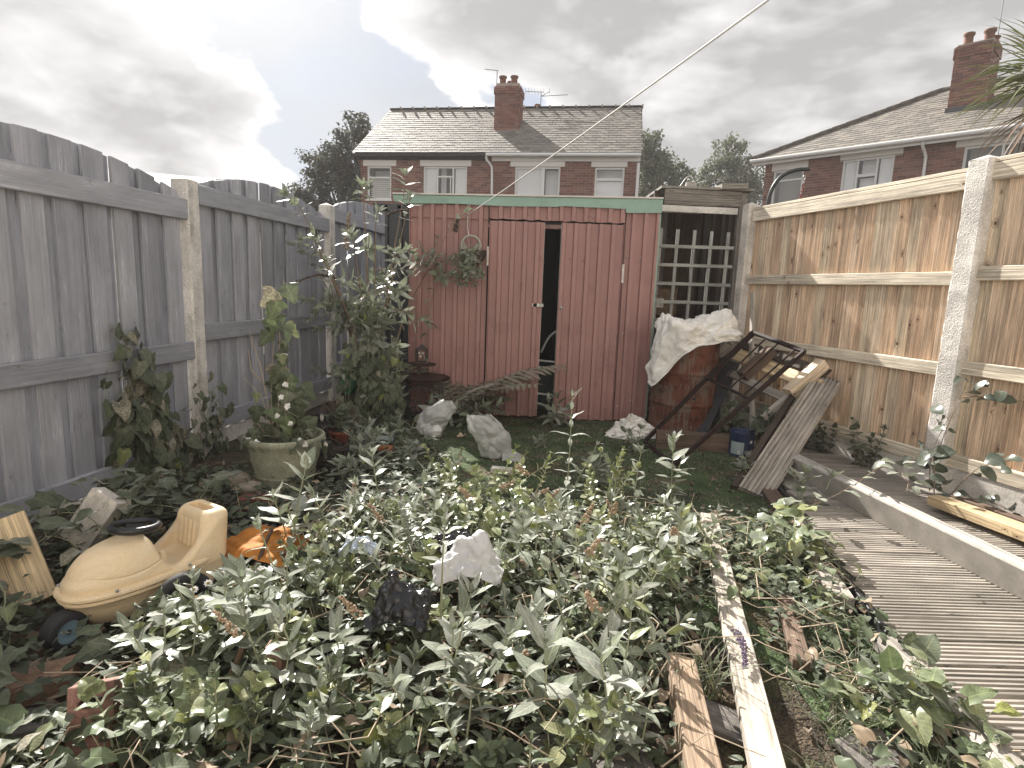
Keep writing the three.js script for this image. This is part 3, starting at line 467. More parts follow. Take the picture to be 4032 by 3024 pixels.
function brickFace(parent, x0, x1, y0, y1, holes, z, budget, tones = 6) {      // stretcher courses proud of their mortar
  const W = 0.225, Hh = 0.075, acc = new Acc(), unit = new THREE.BoxGeometry(1, 1, 1), m4 = new THREE.Matrix4(); let made = 0; const jobs = [];
  for (let r = 0; y0 + (r + 1) * Hh <= y1 + 1e-6; r++) {
    const ya = y0 + r * Hh + 0.005, yb = ya + 0.065; let x = x0 - (r % 2 ? W / 2 : 0);
    for (; x < x1; x += W) {
      let segs = [[Math.max(x + 0.005, x0), Math.min(x + W - 0.005, x1)]];
      for (const [a, b, c, d] of holes) if (yb > c && ya < d) segs = segs.flatMap(([p, q]) => q <= a || p >= b ? [[p, q]] : [[p, a], [b, q]].filter(([s, t]) => t > s));
      for (const [p, q] of segs) if (q - p > 0.03) jobs.push([p, q, ya, yb]);
    }
  }
  jobs.sort((a, b) => b[2] - a[2]);
  for (const [p, q, ya, yb] of jobs) {
    const k = Math.floor(rnd() * tones), dz = rr(0, 0.003);
    if (made < budget) { const b = mesh('brick', unit, M.bricks[k], parent, false); b.scale.set(q - p, yb - ya, 0.024); b.position.set((p + q) / 2, (ya + yb) / 2, z - 0.004 + dz); made++; }
    else { m4.makeScale(q - p, yb - ya, 0.024).setPosition((p + q) / 2, (ya + yb) / 2, z - 0.004 + dz); acc.add(unit, m4, brickTones[k]); }
  }
  if (acc.k) { const b = mesh('brickwork', acc.geo(), M.brickMix, parent, false); b.userData.kind = 'stuff'; }
}
function slateSlope(parent, O, X, U, rows, exposure, width, xr, budget) {      // courses of slates; xr(row) -> [from, to] along X
  const N3 = X.clone().cross(U).normalize(), unit = new THREE.BoxGeometry(1, 1, 1), acc = new Acc(); let made = 0; const tones = M.slates.map(m => m.color.toArray());
  for (let r = 0; r < rows; r++) {
    const [a, b] = xr(r);
    for (let x = a - (r % 2 ? width / 2 : 0); x < b; x += width) {
      const p = Math.max(x, a), q = Math.min(x + width - 0.006, b); if (q - p < 0.04) continue;
      const L = exposure * 1.25, k = Math.floor(rnd() * 4), tilt = 0.05 + rr(-0.008, 0.012);
      const u = U.clone().multiplyScalar(Math.cos(tilt)).addScaledVector(N3, -Math.sin(tilt)), n = X.clone().cross(u);
      const c = O.clone().addScaledVector(X, (p + q) / 2 + rr(-0.004, 0.004)).addScaledVector(U, r * exposure + L / 2 + rr(-0.006, 0.006)).addScaledVector(N3, 0.012 + rr(-0.002, 0.002));
      const m4 = new THREE.Matrix4().makeBasis(X.clone().multiplyScalar(q - p), u.multiplyScalar(L), n.multiplyScalar(0.009)).setPosition(c);
      if (made < budget) { const s = mesh('slate', unit, M.slates[k], parent, false); m4.decompose(s.position, s.quaternion, s.scale); made++; } else acc.add(unit, m4, tones[k]);
    }
  }
  if (acc.k) { const s = mesh('slate_courses', acc.geo(), M.slateMix, parent, false); s.userData.kind = 'stuff'; }
}
function windowAt(house, x0, x1, y0, y1, bars, backs, z = -0.06) {             // bars: frame bars as [x0,x1,y0,y1] in 0..1; backs: what hangs behind the glass
  const w = new THREE.Group(); w.name = 'window'; house.add(w); const X = t => lerp(x0, x1, t), Y = t => lerp(y0, y1, t), f = 0.055, acc = new Acc();
  const bar = (a, b, c, d, dz) => acc.add(boxAt(a, b, c, d, z - 0.03 + dz, z + 0.03 + dz));
  bar(x0, x1, y0, y0 + f, 0); bar(x0, x1, y1 - f, y1, 0); bar(x0, x0 + f, y0 + f, y1 - f, 0); bar(x1 - f, x1, y0 + f, y1 - f, 0);
  for (const [a, b, c, d, t = 0.05] of bars) a === b ? bar(X(a) - t / 2, X(a) + t / 2, Y(c) + (c === 0 ? f : 0), Y(d) - (d === 1 ? f : 0), 0.006) : bar(X(a) + (a === 0 ? f : 0), X(b) - (b === 1 ? f : 0), Y(c) - t / 2, Y(c) + t / 2, 0.009);
  mesh('frame', acc.geo(), M.whitePlastic, w, false);
  mesh('pane', boxAt(x0 + f, x1 - f, y0 + f, y1 - f, z - 0.004, z + 0.0), M.glass, w, false);
  for (const [a, b, c, d, m, dz = 0.04] of backs) mesh('curtain', boxAt(X(a) + f, X(b) - f, Y(c), Y(d), z - dz - 0.01, z - dz), m, w, false);
  mesh('recess', boxAt(x0 - 0.1, x1 + 0.1, y0 - 0.1, y1 + 0.1, z - 0.9, z - 0.86), M.room, w, false);
  for (const [a, b] of [[x0 - 0.02, x0], [x1, x1 + 0.02]]) mesh('reveal', boxAt(a, b, y0, y1, z - 0.86, -0.02), M.room, w, false);
  mesh('reveal', boxAt(x0 - 0.02, x1 + 0.02, y1, y1 + 0.02, z - 0.86, -0.02), M.room, w, false);
  mesh('sill', boxAt(x0 - 0.04, x1 + 0.04, y0 - 0.05, y0 - 0.002, z - 0.02, 0.06), M.whitePlastic, w, false);
  return w;
}
function wallPanel(parent, x0, x1, y0, y1, holes, z, depth) {                   // mortar body with real openings
  const s = new THREE.Shape([[x0, y0], [x1, y0], [x1, y1], [x0, y1]].map(p => new THREE.Vector2(...p)));
  for (const [a, b, c, d] of holes) s.holes.push(new THREE.Path([[a, c], [a, d], [b, d], [b, c]].map(p => new THREE.Vector2(...p))));
  const g = new THREE.ExtrudeGeometry(s, { depth, bevelEnabled: false }); g.translate(0, 0, z - depth); return mesh('wall', g, M.mortar, parent, false);
}
function chimney(house, x0, x1, z0, z1, y0, y1, pots, aerial) {
  const c = new THREE.Group(); c.name = 'chimney'; house.add(c);
  mesh('stack', boxAt(x0 + 0.01, x1 - 0.01, y0, y1, z0 + 0.01, z1 - 0.01), M.mortar, c, false);
  const acc = new Acc(), unit = new THREE.BoxGeometry(1, 1, 1), m4 = new THREE.Matrix4();
  const face = (len, put) => { for (let r = 0; y0 + r * 0.075 + 0.07 < y1; r++) for (let x = -(r % 2) * 0.1125; x < len; x += 0.225) { const p = Math.max(x + 0.005, 0), q = Math.min(x + 0.22, len); if (q - p > 0.03) { const k = Math.floor(rnd() * 6), top = y1 - y0 - r * 0.075 < 0.32 ? 0.035 : 0; put(p, q, y0 + r * 0.075 + 0.0375, k, top); } } };
  for (const [zz, s] of [[z1, 1], [z0, -1]]) face(x1 - x0, (p, q, y, k, t) => { m4.makeScale(q - p, 0.065, 0.03).setPosition(x0 + (p + q) / 2, y, zz + s * t); acc.add(unit, m4, brickTones[k]); });
  for (const [xx, s] of [[x0, -1], [x1, 1]]) face(z1 - z0, (p, q, y, k, t) => { m4.makeScale(0.03, 0.065, q - p).setPosition(xx + s * t, y, z0 + (p + q) / 2); acc.add(unit, m4, brickTones[k]); });
  const b = mesh('brickwork', acc.geo(), M.brickMix, c, false); b.userData.kind = 'stuff';
  mesh('flaunching', boxAt(x0 + 0.02, x1 - 0.02, y1, y1 + 0.05, z0 + 0.02, z1 - 0.02), M.mortar, c, false);
  mesh('flashing', boxAt(x0 - 0.05, x1 + 0.05, y0 - 0.1, y0 + 0.12, z0 - 0.02, z1 + 0.04), M.lead, c, false);
  for (const [px, pz, h, r] of pots) mesh('chimney_pot', new THREE.LatheGeometry([[r, 0], [r * 1.02, h * 0.15], [r * 0.86, h * 0.3], [r * 0.84, h * 0.75], [r * 1.08, h * 0.82], [r * 1.1, h], [r * 0.8, h], [r * 0.75, h * 0.6]].map(p => new THREE.Vector2(...p)), 14).translate(px, y1 + 0.04, pz), M.pot, c, false);
  return c;
}
// house straight ahead: a pair of semis with a shared stack
const house1 = thing('brick_house', 'red brick pair of semis with slate roof and central chimney, above the shed', 'house', [-5.3 + 0.156 * 0.25, 0, -19.55 - 0.9877 * 0.25]);
house1.rotation.y = -0.1567;
{
  const h = house1, W = 8.97, EV = 5.3, holes = [[0.36, 1.17, 3.92, 4.95], [2.24, 3.66, 3.92, 4.95], [5.18, 6.58, 3.92, 4.95], [7.63, 8.51, 3.92, 4.94]], lint = [[0.23, 1.34], [2.13, 3.79], [5.03, 6.71], [7.51, 8.58]];
  wallPanel(h, 0.05, W - 0.05, 0, EV, holes, -0.0, 0.28);
  brickFace(h, 0.05, W - 0.05, 3.0, EV - 0.02, [...holes, ...lint.map(([a, b]) => [a, b, 4.945, 5.15])], 0, 290);
  lint.forEach(([a, b]) => mesh('lintel', boxAt(a, b, 4.953, 5.14, -0.1, 0.022), M.lintel, h, false));
  windowAt(h, ...holes[0], [[0, 1, 0.66, 0.66]], [[0.08, 0.92, 0.0, 0.64, M.net, 0.1], [0, 1, 0.75, 0.95, M.dimNet, 0.5]]);
  { const wd = h.children[h.children.length - 1]; for (let k = 0; k < 9; k++) mesh('blind_slat', boxAt(0.44, 1.09, 4.0 + k * 0.065, 4.035 + k * 0.065, -0.13, -0.115), M.whitePaint, wd, false); }
  windowAt(h, ...holes[1], [[0.32, 0.32, 0, 1], [0.68, 0.68, 0, 1], [0.32, 0.68, 0.7, 0.7], [0.62, 0.62, 0, 0.7, 0.03]], [[0, 0.32, 0, 1, M.net], [0.68, 1, 0, 1, M.net], [0.3, 0.5, 0, 1, M.dimNet, 0.3]]);
  windowAt(h, ...holes[2], [[0.62, 0.62, 0, 1, 0.1]], [[0, 0.62, 0, 0.95, M.net], [0.62, 1, 0, 0.95, M.dimNet, 0.25]]);
  windowAt(h, ...holes[3], [[0, 1, 0.66, 0.66, 0.07]], [[0, 1, 0, 0.62, M.net], [0, 1, 0.7, 0.98, M.dimNet, 0.3], [0, 1, 0, 0.2, M.dimNet, 0.09]]);
  // gables, back, roof
  const pitch = Math.atan2(7.3 - EV, 3.0), U = V3(0, Math.sin(pitch), -Math.cos(pitch)), X = V3(1, 0, 0), rise = 2.0;
  for (const x of [0.06, W - 0.3]) { const s = new THREE.Shape([[-0.0, 0], [6.0, 0], [6.0, EV], [3.0, EV + rise - 0.1], [0, EV]].map(p => new THREE.Vector2(...p))); const g = new THREE.ExtrudeGeometry(s, { depth: 0.24, bevelEnabled: false }); g.rotateY(Math.PI / 2); g.translate(x, 0, 0.0 - 0.02); mesh('gable', g, M.bricks[1], h, false); }
  mesh('back_wall', boxAt(0.3, W - 0.3, 0, EV, -6.0, -5.75), M.bricks[1], h, false);
  const roof = new THREE.Group(); roof.name = 'roof'; h.add(roof);
  const eave = V3(0, EV, 0.27), Ls = 3.27 / Math.cos(pitch);
  { const g = new THREE.BufferGeometry(); const yb = EV - 0.02, yt = EV + 3.27 * Math.tan(pitch) - 0.02; g.setAttribute('position', new THREE.Float32BufferAttribute([-0.03, yb, 0.27, W + 0.03, yb, 0.27, W + 0.03, yt, -3, -0.03, yt, -3, -0.03, yb, -6.2, W + 0.03, yb, -6.2], 3)); g.setIndex([0, 1, 2, 0, 2, 3, 3, 2, 5, 3, 5, 4]); const ng = g.toNonIndexed(); ng.computeVertexNormals(); ng.setAttribute('uv', new THREE.Float32BufferAttribute(new Float32Array(24), 2)); mesh('roof_deck', ng, M.slates[3], roof, false); }
  slateSlope(roof, eave, X, U, Math.floor(Ls / 0.195), 0.195, 0.25, () => [-0.03, W + 0.03], 300);
  const ry = EV + 3.27 * Math.tan(pitch);
  for (let k = 0; k < 20; k++) { const g = new THREE.CylinderGeometry(0.13, 0.13, 0.45, 10, 1, false, 0, Math.PI); g.rotateZ(Math.PI / 2); g.rotateX(-Math.PI / 2 + 0); g.rotateX(Math.PI / 2 * 0); g.translate(0.2 + k * 0.452, ry - 0.04 + rr(-0.006, 0.006), -3); mesh('ridge_tile', g, M.ridge, roof, false); const l = new THREE.BoxGeometry(0.05, 0.07, 0.3); l.translate(0.42 + k * 0.452, ry + 0.05, -3); mesh('mortar_joint', l, M.mortar, roof, false); }
  // gutters: dark at the left house, white at the right one
  mesh('gutter', boxAt(-0.05, 4.3, EV - 0.1, EV - 0.02, 0.2, 0.3), M.black, h, false);
  mesh('fascia', boxAt(0.0, 4.3, EV - 0.17, EV - 0.03, 0.03, 0.06), M.darkWood, h, false);
  mesh('gutter', tubeGeo([[4.3, EV - 0.05, 0.27], [8.95, EV - 0.05, 0.27]], 0.055, 8, 2), M.whitePlastic, h, false);
  mesh('fascia', boxAt(4.45, 8.95, EV - 0.2, EV - 0.055, 0.03, 0.07), M.whitePlastic, h, false);
  mesh('downpipe', tubeGeo([[4.3, EV - 0.08, 0.25], [4.32, EV - 0.2, 0.22], [4.45, EV - 0.35, 0.1], [4.47, EV - 0.6, 0.08], [4.47, 0, 0.08]], 0.04, 8, 40), M.whitePlastic, h, false);
  mesh('downpipe', tubeGeo([[0.0, EV - 0.08, 0.25], [0.08, EV - 0.35, 0.1], [0.1, EV - 0.6, 0.06], [0.1, 0, 0.06]], 0.045, 8, 30), M.blackPlastic, h, false);
  mesh('downpipe', tubeGeo([[8.9, EV - 0.25, 0.1], [8.92, 0, 0.1]], 0.045, 8, 8), M.whitePlastic, h, false);
  chimney(h, 4.22, 5.02, -2.05, -1.3, 6.2, 7.75, [[4.42, -1.5, 0.27, 0.12], [4.8, -1.5, 0.27, 0.12], [4.62, -1.85, 0.22, 0.11]]);
  chimney(h, 4.95, 5.55, -4.9, -4.3, 6.5, 7.6, [[5.2, -4.5, 0.42, 0.11]]);
}
const toWorld = (h, x, y, z) => V3(x, y, z).applyAxisAngle(V3(0, 1, 0), h.rotation.y).add(h.position);
function aerial(label, h, x, y0, y1, z, booms) {
  const a = thing('television_aerial', label, 'aerial', toWorld(h, x, y0, z).toArray()); a.rotation.y = h.rotation.y; const mm = mat([0.3, 0.3, 0.31], { roughness: 0.4, metalness: 0.6 });
  mesh('mast', tubeGeo([[0, 0, 0], [0, y1 - y0, 0]], 0.014, 6, 2), mm, a, false);
  for (const [dy, xa, xb, tilt, els] of booms) { const b = mesh('boom', tubeGeo([[xa, y1 - y0 + dy - xa * tilt, 0], [xb, y1 - y0 + dy - xb * tilt, 0]], 0.012, 6, 2), mm, a, false); for (let k = 0; k < els; k++) { const x2 = lerp(xa, xb, k / Math.max(1, els - 1)); mesh('element', tubeGeo([[x2, y1 - y0 + dy - x2 * tilt - 0.07, -0.12], [x2, y1 - y0 + dy - x2 * tilt + 0.07, 0.12]], 0.006, 5, 2), mm, a, false); } }
}
aerial('short aerial with a single crossbar on the left of the central chimney', house1, 4.22, 7.0, 8.25, -1.5, [[0, -0.42, 0.04, 0.12, 0]]);
aerial('aerial with many short rods on a mast right of the central chimney', house1, 5.48, 6.4, 8.1, -3.2, [[0, -0.55, 0.1, 0.05, 7], [-0.14, 0.0, 0.95, -0.04, 0], [-0.14, 0.0, 0.3, -0.5, 2]]);
// house at the right, turned towards the garden, hipped roof
const RHW = [0.6901, 0.7237];
const house2 = thing('brick_house', 'red brick house with hipped slate roof beyond the brown fence', 'house', [7.31 + 0.7237 * 0.3, 0, -18.91 - 0.6901 * 0.3]);
house2.rotation.y = -Math.atan2(RHW[1], RHW[0]);
{
  const h = house2, W = 8.6, EV = 5.4, holes = [[0.36, 1.25, 4.0, 5.06], [2.3, 3.58, 4.0, 5.14], [5.08, 6.9, 4.0, 5.12]], lint = [[0.3, 1.36], [2.22, 3.76], [4.9, 7.05]];
  wallPanel(h, 0.09, W, 0, EV - 0.02, holes, 0, 0.28);
  brickFace(h, 0.09, W, 3.0, EV - 0.04, [...holes, ...lint.map(([a, b], i) => [a, b, holes[i][3], 5.33])], 0, 295);
  lint.forEach(([a, b], i) => mesh('lintel', boxAt(a, b, holes[i][3] + 0.004, 5.325, -0.1, 0.022), M.lintel, h, false));
  windowAt(h, ...holes[0], [[0, 1, 0.72, 0.72, 0.05]], [[0, 1, 0, 1, M.room, 0.3]]);
  windowAt(h, ...holes[1], [[0.3, 0.3, 0, 1], [0.68, 0.68, 0, 1], [0.3, 0.68, 0.6, 0.6, 0.08]], [[0, 0.3, 0, 1, M.net], [0.68, 1, 0, 1, M.net], [0.3, 0.68, 0, 0.55, M.net, 0.14], [0.3, 0.68, 0.62, 1, M.dimNet, 0.2]]);
  windowAt(h, ...holes[2], [[0.42, 0.42, 0, 1]], [[0, 1, 0, 1, M.room, 0.4]]);
  mesh('side_wall', boxAt(0.09, 0.34, 0, EV - 0.02, -7.4, -0.29), M.bricks[0], h, false); mesh('back_wall', boxAt(0.35, W, 0, EV - 0.02, -7.4, -7.15), M.bricks[0], h, false); mesh('side_wall', boxAt(W - 0.25, W, 0, EV - 0.02, -7.14, -0.29), M.bricks[0], h, false);
  const Q = 3.85, RH = 7.55, run = Q, pitch = Math.atan2(RH - EV, run), U = V3(0, Math.sin(pitch), -Math.cos(pitch)), X = V3(1, 0, 0), Ls = run / Math.cos(pitch);
  const roof = new THREE.Group(); roof.name = 'roof'; h.add(roof);
  { const x1 = W + 6, g = new THREE.BufferGeometry(), e = EV - 0.02, t = RH - 0.02; g.setAttribute('position', new THREE.Float32BufferAttribute([-0.2, e, 0.3, x1, e, 0.3, x1, t, 0.3 - Q, Q - 0.2, t, 0.3 - Q, -0.2, e, 0.3 - 2 * Q, x1, e, 0.3 - 2 * Q], 3)); g.setIndex([0, 1, 2, 0, 2, 3, 0, 3, 4, 4, 3, 2, 4, 2, 5]); const n = g.toNonIndexed(); n.computeVertexNormals(); n.setAttribute('uv', new THREE.Float32BufferAttribute(new Float32Array(30), 2)); mesh('roof_deck', n, M.slates[3], roof, false); }
  const ex = 0.2; slateSlope(roof, V3(0, EV, 0.3), X, U, Math.floor(Ls / ex), ex, 0.28, r => [-0.2 + r * ex * Math.cos(pitch), W + 0.6], 300);
  for (let k = 0; k < 14; k++) { const a = k / 14, b = (k + 1) / 14, P = t => V3(-0.2 + Q * t, EV + (RH - EV) * t + 0.03, 0.3 - Q * t); mesh('hip_tile', taperTube([P(a), P(b + 0.004)], 0.1, 0.085, 8), M.ridge, roof, false); }
  for (let k = 0; k < 10; k++) { const g = new THREE.CylinderGeometry(0.11, 0.11, 0.45, 9, 1); g.rotateZ(Math.PI / 2); g.translate(Q + k * 0.455, RH, 0.3 - Q); mesh('ridge_tile', g, M.ridge, roof, false); }
  mesh('gutter', tubeGeo([[-0.25, EV - 0.04, 0.36], [W + 0.5, EV - 0.04, 0.36]], 0.06, 8, 2), M.whitePlastic, h, false);
  mesh('fascia', boxAt(-0.2, W + 0.5, EV - 0.16, EV - 0.02, 0.24, 0.29), M.whitePlastic, h, false);
  mesh('soffit', boxAt(-0.2, W + 0.5, EV - 0.07, EV - 0.05, 0.02, 0.235), M.whitePlastic, h, false);
  mesh('downpipe', tubeGeo([[4.25, EV - 0.06, 0.33], [4.25, EV - 0.2, 0.3], [4.3, EV - 0.4, 0.1], [4.3, EV - 0.6, 0.07], [4.3, 0, 0.07]], 0.04, 8, 36), M.whitePlastic, h, false);
  chimney(h, 4.3, 5.12, -2.2, -1.4, 6.35, 8.0, [[4.5, -1.62, 0.32, 0.12], [4.92, -1.75, 0.34, 0.13], [4.98, -2.05, 0.24, 0.12]]);
}
aerial('tall thin aerial mast beside the chimney of the house at the right', house2, 5.05, 7.4, 10.2, -2.0, [[-0.2, -0.3, 0.1, 0.3, 3]]);
// the house this garden belongs to: its sunny rear wall stands behind the camera and throws light back on the shed
{
  const n = thing('rear_house', 'cream rendered rear wall of the house behind the camera', 'house', [0.3, 0, 3.0]), cream = mat([0.9, 0.88, 0.84], { map: TX.concrete, roughness: 0.9 });
  mesh('wall', boxAt(-4.2, 4.8, 0, 5.4, 3.0, 3.25), cream, n);
  for (const [a, b, c, d] of [[-3.2, -1.6, 0.9, 2.1], [1.4, 3.6, 0.02, 2.1], [-3.2, -1.8, 3.3, 4.5], [1.8, 3.4, 3.3, 4.5]]) { mesh('window_frame', boxAt(a, b, c, d, 2.95, 2.998), M.whitePlastic, n); mesh('window_pane', boxAt(a + 0.06, b - 0.06, c + 0.06, d - 0.06, 2.94, 2.948), M.room, n); }
  mesh('eaves', boxAt(-4.4, 5.0, 5.4, 5.55, 2.6, 3.3), M.whitePlastic, n);
  const p = thing('patio', 'pale slab patio behind the camera', 'patio', [0.3, 0, 1.9], null, 'structure');
  for (let i = 0; i < 12; i++) for (let j = 0; j < 4; j++) mesh('slab', new THREE.BoxGeometry(0.59, 0.04, 0.59).translate(-3.3 + i * 0.6, 0.02, 2.68 - j * 0.6), M.concreteSmooth, p);
}
// low roof seen over the grey fence
{
  const n = thing('neighbour_shed', 'low pale roof of an outbuilding showing over the grey fence', 'outbuilding', [-5.2, 0, -8.5]);
  mesh('wall', boxAt(-7.0, -4.2, 0, 2.0, -10.0, -7.0), M.render, n);
  const g = new THREE.BufferGeometry(); g.setAttribute('position', new THREE.Float32BufferAttribute([-7.2, 2.0, -6.8, -4.0, 2.0, -6.8, -4.0, 2.0, -10.2, -7.2, 2.0, -10.2, -7.0, 2.75, -8.5, -4.2, 2.6, -8.5], 3)); g.setIndex([0, 1, 5, 0, 5, 4, 3, 4, 5, 3, 5, 2, 1, 2, 5, 0, 4, 3]); const q = g.toNonIndexed(); q.computeVertexNormals(); q.setAttribute('uv', new THREE.Float32BufferAttribute(new Float32Array(36), 2)); mesh('roof', q, M.slates[2], n);
}

// ---------------------------------------------------------------- the junk by the right fence
// rusty drum
{
  const d = thing('oil_drum', 'rusty oil drum standing under the white sack by the shed', 'drum', [1.56, 0, -5.3]);
  const R = 0.285, H = 0.86, pr = [[0, 0.005], [R - 0.01, 0.005], [R, 0], [R + 0.008, 0.012], [R, 0.03]];
  for (const y of [0.29, 0.57]) pr.push([R, y - 0.03], [R + 0.004, y - 0.012], [R + 0.016, y], [R + 0.004, y + 0.012], [R, y + 0.03]);
  pr.push([R, H - 0.03], [R + 0.008, H - 0.012], [R, H], [R - 0.012, H - 0.004], [R - 0.014, H - 0.2], [0, H - 0.21]);
  const g = new THREE.LatheGeometry(pr.map(p => new THREE.Vector2(...p)), 48); { const u = g.attributes.uv, P = g.attributes.position; for (let i = 0; i < u.count; i++) u.setXY(i, u.getX(i) * 1.8, P.getY(i) * 1.1); for (let i = 0; i < P.count; i++) { const k = 1 + 0.02 * pn.noise(P.getX(i) * 5, P.getY(i) * 4, P.getZ(i) * 5); P.setX(i, P.getX(i) * k); P.setZ(i, P.getZ(i) * k); } g.computeVertexNormals(); }
  g.translate(1.56, 0, -5.3); mesh('barrel', g, mat([0.8, 0.74, 0.71], { map: TX.rust, bumpMap: TX.rough, bumpScale: 0.003, roughness: 0.85 }), d);
  mesh('bung', new THREE.CylinderGeometry(0.014, 0.014, 0.012, 10).rotateX(Math.PI / 2).translate(1.58, 0.36, -5.01), M.black, d);
}
M.sack = mat([0.95, 0.94, 0.925], { map: TX.sack, bumpMap: TX.grain, bumpScale: 0.0003, roughness: 0.7 });
// white sack thrown over the drum: it bulges on top and hangs to a point at the left
{
  const cx = 1.58, cz = -5.22;
  const g = sheetGeo((u, v) => {
    const a = u * Math.PI * 2, r = v, ca = Math.cos(a), sa = Math.sin(a);                       // a=0 right, pi/2 towards the camera, pi left
    const left = Math.pow(Math.max(0, Math.cos((a - 2.65) * 0.9)), 6), right = Math.pow(Math.max(0, Math.cos(a - 0.2)), 2), front = Math.pow(Math.max(0, Math.cos(a - 1.3)), 4);
    const R = 0.32 + 0.02 * right + 0.03 * Math.sin(a * 3 + 0.5) - 0.03 * front, e = sstep(0.62, 1, r), k = Math.min(1, Math.sin(Math.min(1, r * 1.25) * 1.5708));
    const drop = 0.05 + 0.44 * left + 0.03 * Math.sin(a * 4 + 2) + 0.05 * right;
    const lump = 0.13 * Math.exp(-(Math.pow((ca * r - 0.42) / 0.4, 2) + Math.pow((sa * r - 0.05) / 0.5, 2))) + 0.07 * Math.exp(-(Math.pow((ca * r + 0.5) / 0.35, 2) + Math.pow((sa * r - 0.1) / 0.5, 2)));
    return [cx + R * ca * k - left * 0.05 * e + right * 0.03 * e, 0.92 + lump + 0.06 * (1 - r * r) - drop * e, cz + R * sa * k * 0.92 + 0.03 * e * sa];
  }, 260, 110, { amp: 0.085, fold: [8, 2.2], film: 4.6, seed: 3.7, mask: (u, v) => 0.35 + 0.65 * sstep(0.08, 0.5, v), su: 1.2, sv: 0.8 });
  solo('sack', g, M.sack, 'large white woven sack draped over the rusty drum', 'sack');
}
// second sack in a heap on the turf
{
  const g = sheetGeo((u, v) => { const a = u * Math.PI * 2, r = Math.pow(v, 0.8); const R = 0.22 * (1 + 0.14 * Math.sin(a * 3 + 1.4) + 0.08 * Math.sin(a * 5)); return [1.04 + R * Math.cos(a) * r * 1.06, 0.015 + 0.15 * Math.pow(Math.max(0, 1 - r), 0.9) * (1 + 0.5 * Math.cos(a + 0.6) * r) + 0.035 * (1 - r), -5.0 + R * 0.62 * Math.sin(a) * r]; }, 160, 60, { amp: 0.055, fold: [6, 1.6], film: 8, seed: 9.1, mask: (u, v) => v < 0.93 ? 1 : 0.4 });
  solo('sack', g, M.sack, 'crumpled white sack heaped on the turf beside the drum', 'sack');
}
// gate of rusty bar leaning on the pallet
{
  const A = V3(1.13, 0.02, -4.8), B = V3(1.2, 0.02, -4.14), T1 = V3(2.03, 0.955, -5.02), T2 = V3(2.18, 0.86, -4.4), n = V3(-0.7, 0.7, 0.1).toArray();
  const g = thing('iron_gate', 'rusty iron gate frame with thin bars, leaning on the pallet', 'gate', [1.2, 0, -4.5]);
  const L = (p, q, t) => p.clone().lerp(q, t).toArray();
  beam('side_bar', A.toArray(), T1.toArray(), 0.03, 0.03, n, M.rustRod, g); beam('side_bar', B.toArray(), T2.toArray(), 0.03, 0.03, n, M.rustRod, g);
  beam('end_bar', T1.toArray(), T2.toArray(), 0.03, 0.03, n, M.rustRod, g); beam('end_bar', A.toArray(), B.toArray(), 0.028, 0.028, n, M.rustRod, g); beam('cross_bar', L(A, T1, 0.575), L(B, T2, 0.575), 0.02, 0.02, n, M.rustRod, g);
  for (let k = 0; k < 4; k++) { const t = [0.07, 0.3, 0.55, 0.86][k], p = V3(...L(A, T1, 0.575)).lerp(V3(...L(B, T2, 0.575)), t), q = T1.clone().lerp(T2, t); mesh('rod', tubeGeo([p, q], 0.007, 6, 2), M.rustRod, g); }
}
// pallet of bearers and planks leaning on the fence
{
  const g = thing('pallet', 'broken wooden pallet leaning on the brown fence behind the gate', 'pallet', [2.1, 0, -4.9]);
  const a = V3(2.06, 0.79, -5.52), b = V3(2.36, 0.66, -4.5), dn = V3(-0.56, -0.5, 0.12).normalize(), nm = V3(-0.62, 0.72, 0.1).toArray();
  const at = (t, s, o = 0) => a.clone().lerp(b, t).addScaledVector(dn, s).addScaledVector(V3(...nm), o).toArray();
  for (const [t, m, s0, s1] of [[0.0, M.weather[1], -0.1, 0.26], [0.47, M.brownWood, -0.06, 0.28], [0.98, M.pine[2], -0.1, 0.26]]) beam('bearer', at(t, s0, 0.045), at(t, s1, 0.045), 0.1, 0.09, nm, m, g, { ch: 0.006 });
  beam('plank', at(-0.05, 0.07, -0.015), at(1.05, 0.07, -0.015), 0.12, 0.022, nm, M.freshPine, g); beam('plank', at(-0.05, 0.26, -0.015), at(1.03, 0.28, -0.015), 0.075, 0.022, nm, M.weather[0], g);
  beam('plank', at(-0.05, -0.06, -0.015), at(1.02, -0.06, -0.015), 0.09, 0.022, nm, M.darkWood, g);
  beam('leg', at(0.95, 0.25, 0.0), at(0.94, 0.52, 0.0), 0.06, 0.04, nm, M.weather[2], g); beam('leg', at(0.05, 0.25, 0.0), at(0.1, 0.95, 0.0), 0.06, 0.04, nm, M.darkWood, g);
}
// grooved decking board leaning, lit along its edge
{
  const prof = []; { const w = 0.2, n = 7, hw = w / 2, q = w / n; for (let i = 0; i < n; i++) { const x = -hw + q * i; prof.push([x + q * 0.08, 0.016], [x + q * 0.58, 0.016], [x + q * 0.63, 0.004], [x + q * 0.97, 0.004]); } prof.push([hw, -0.016], [-hw, -0.016]); }
  solo('decking_board', beamGeo([1.55, 0.02, -3.56], [2.43, 0.645, -4.49], 0.2, 0.032, [-0.2, 0.75, 0.55], { prof }), M.deckWood[0], 'grooved grey decking board leaning on the pallet, standing on the deck edge', 'decking board');
  solo('timber', beamGeo([1.46, 0.02, -3.66], [2.33, 0.62, -4.66], 0.045, 0.05, [-0.2, 0.75, 0.55]), M.darkWood, 'black timber lying along the left edge of the leaning decking board', 'timber');
}
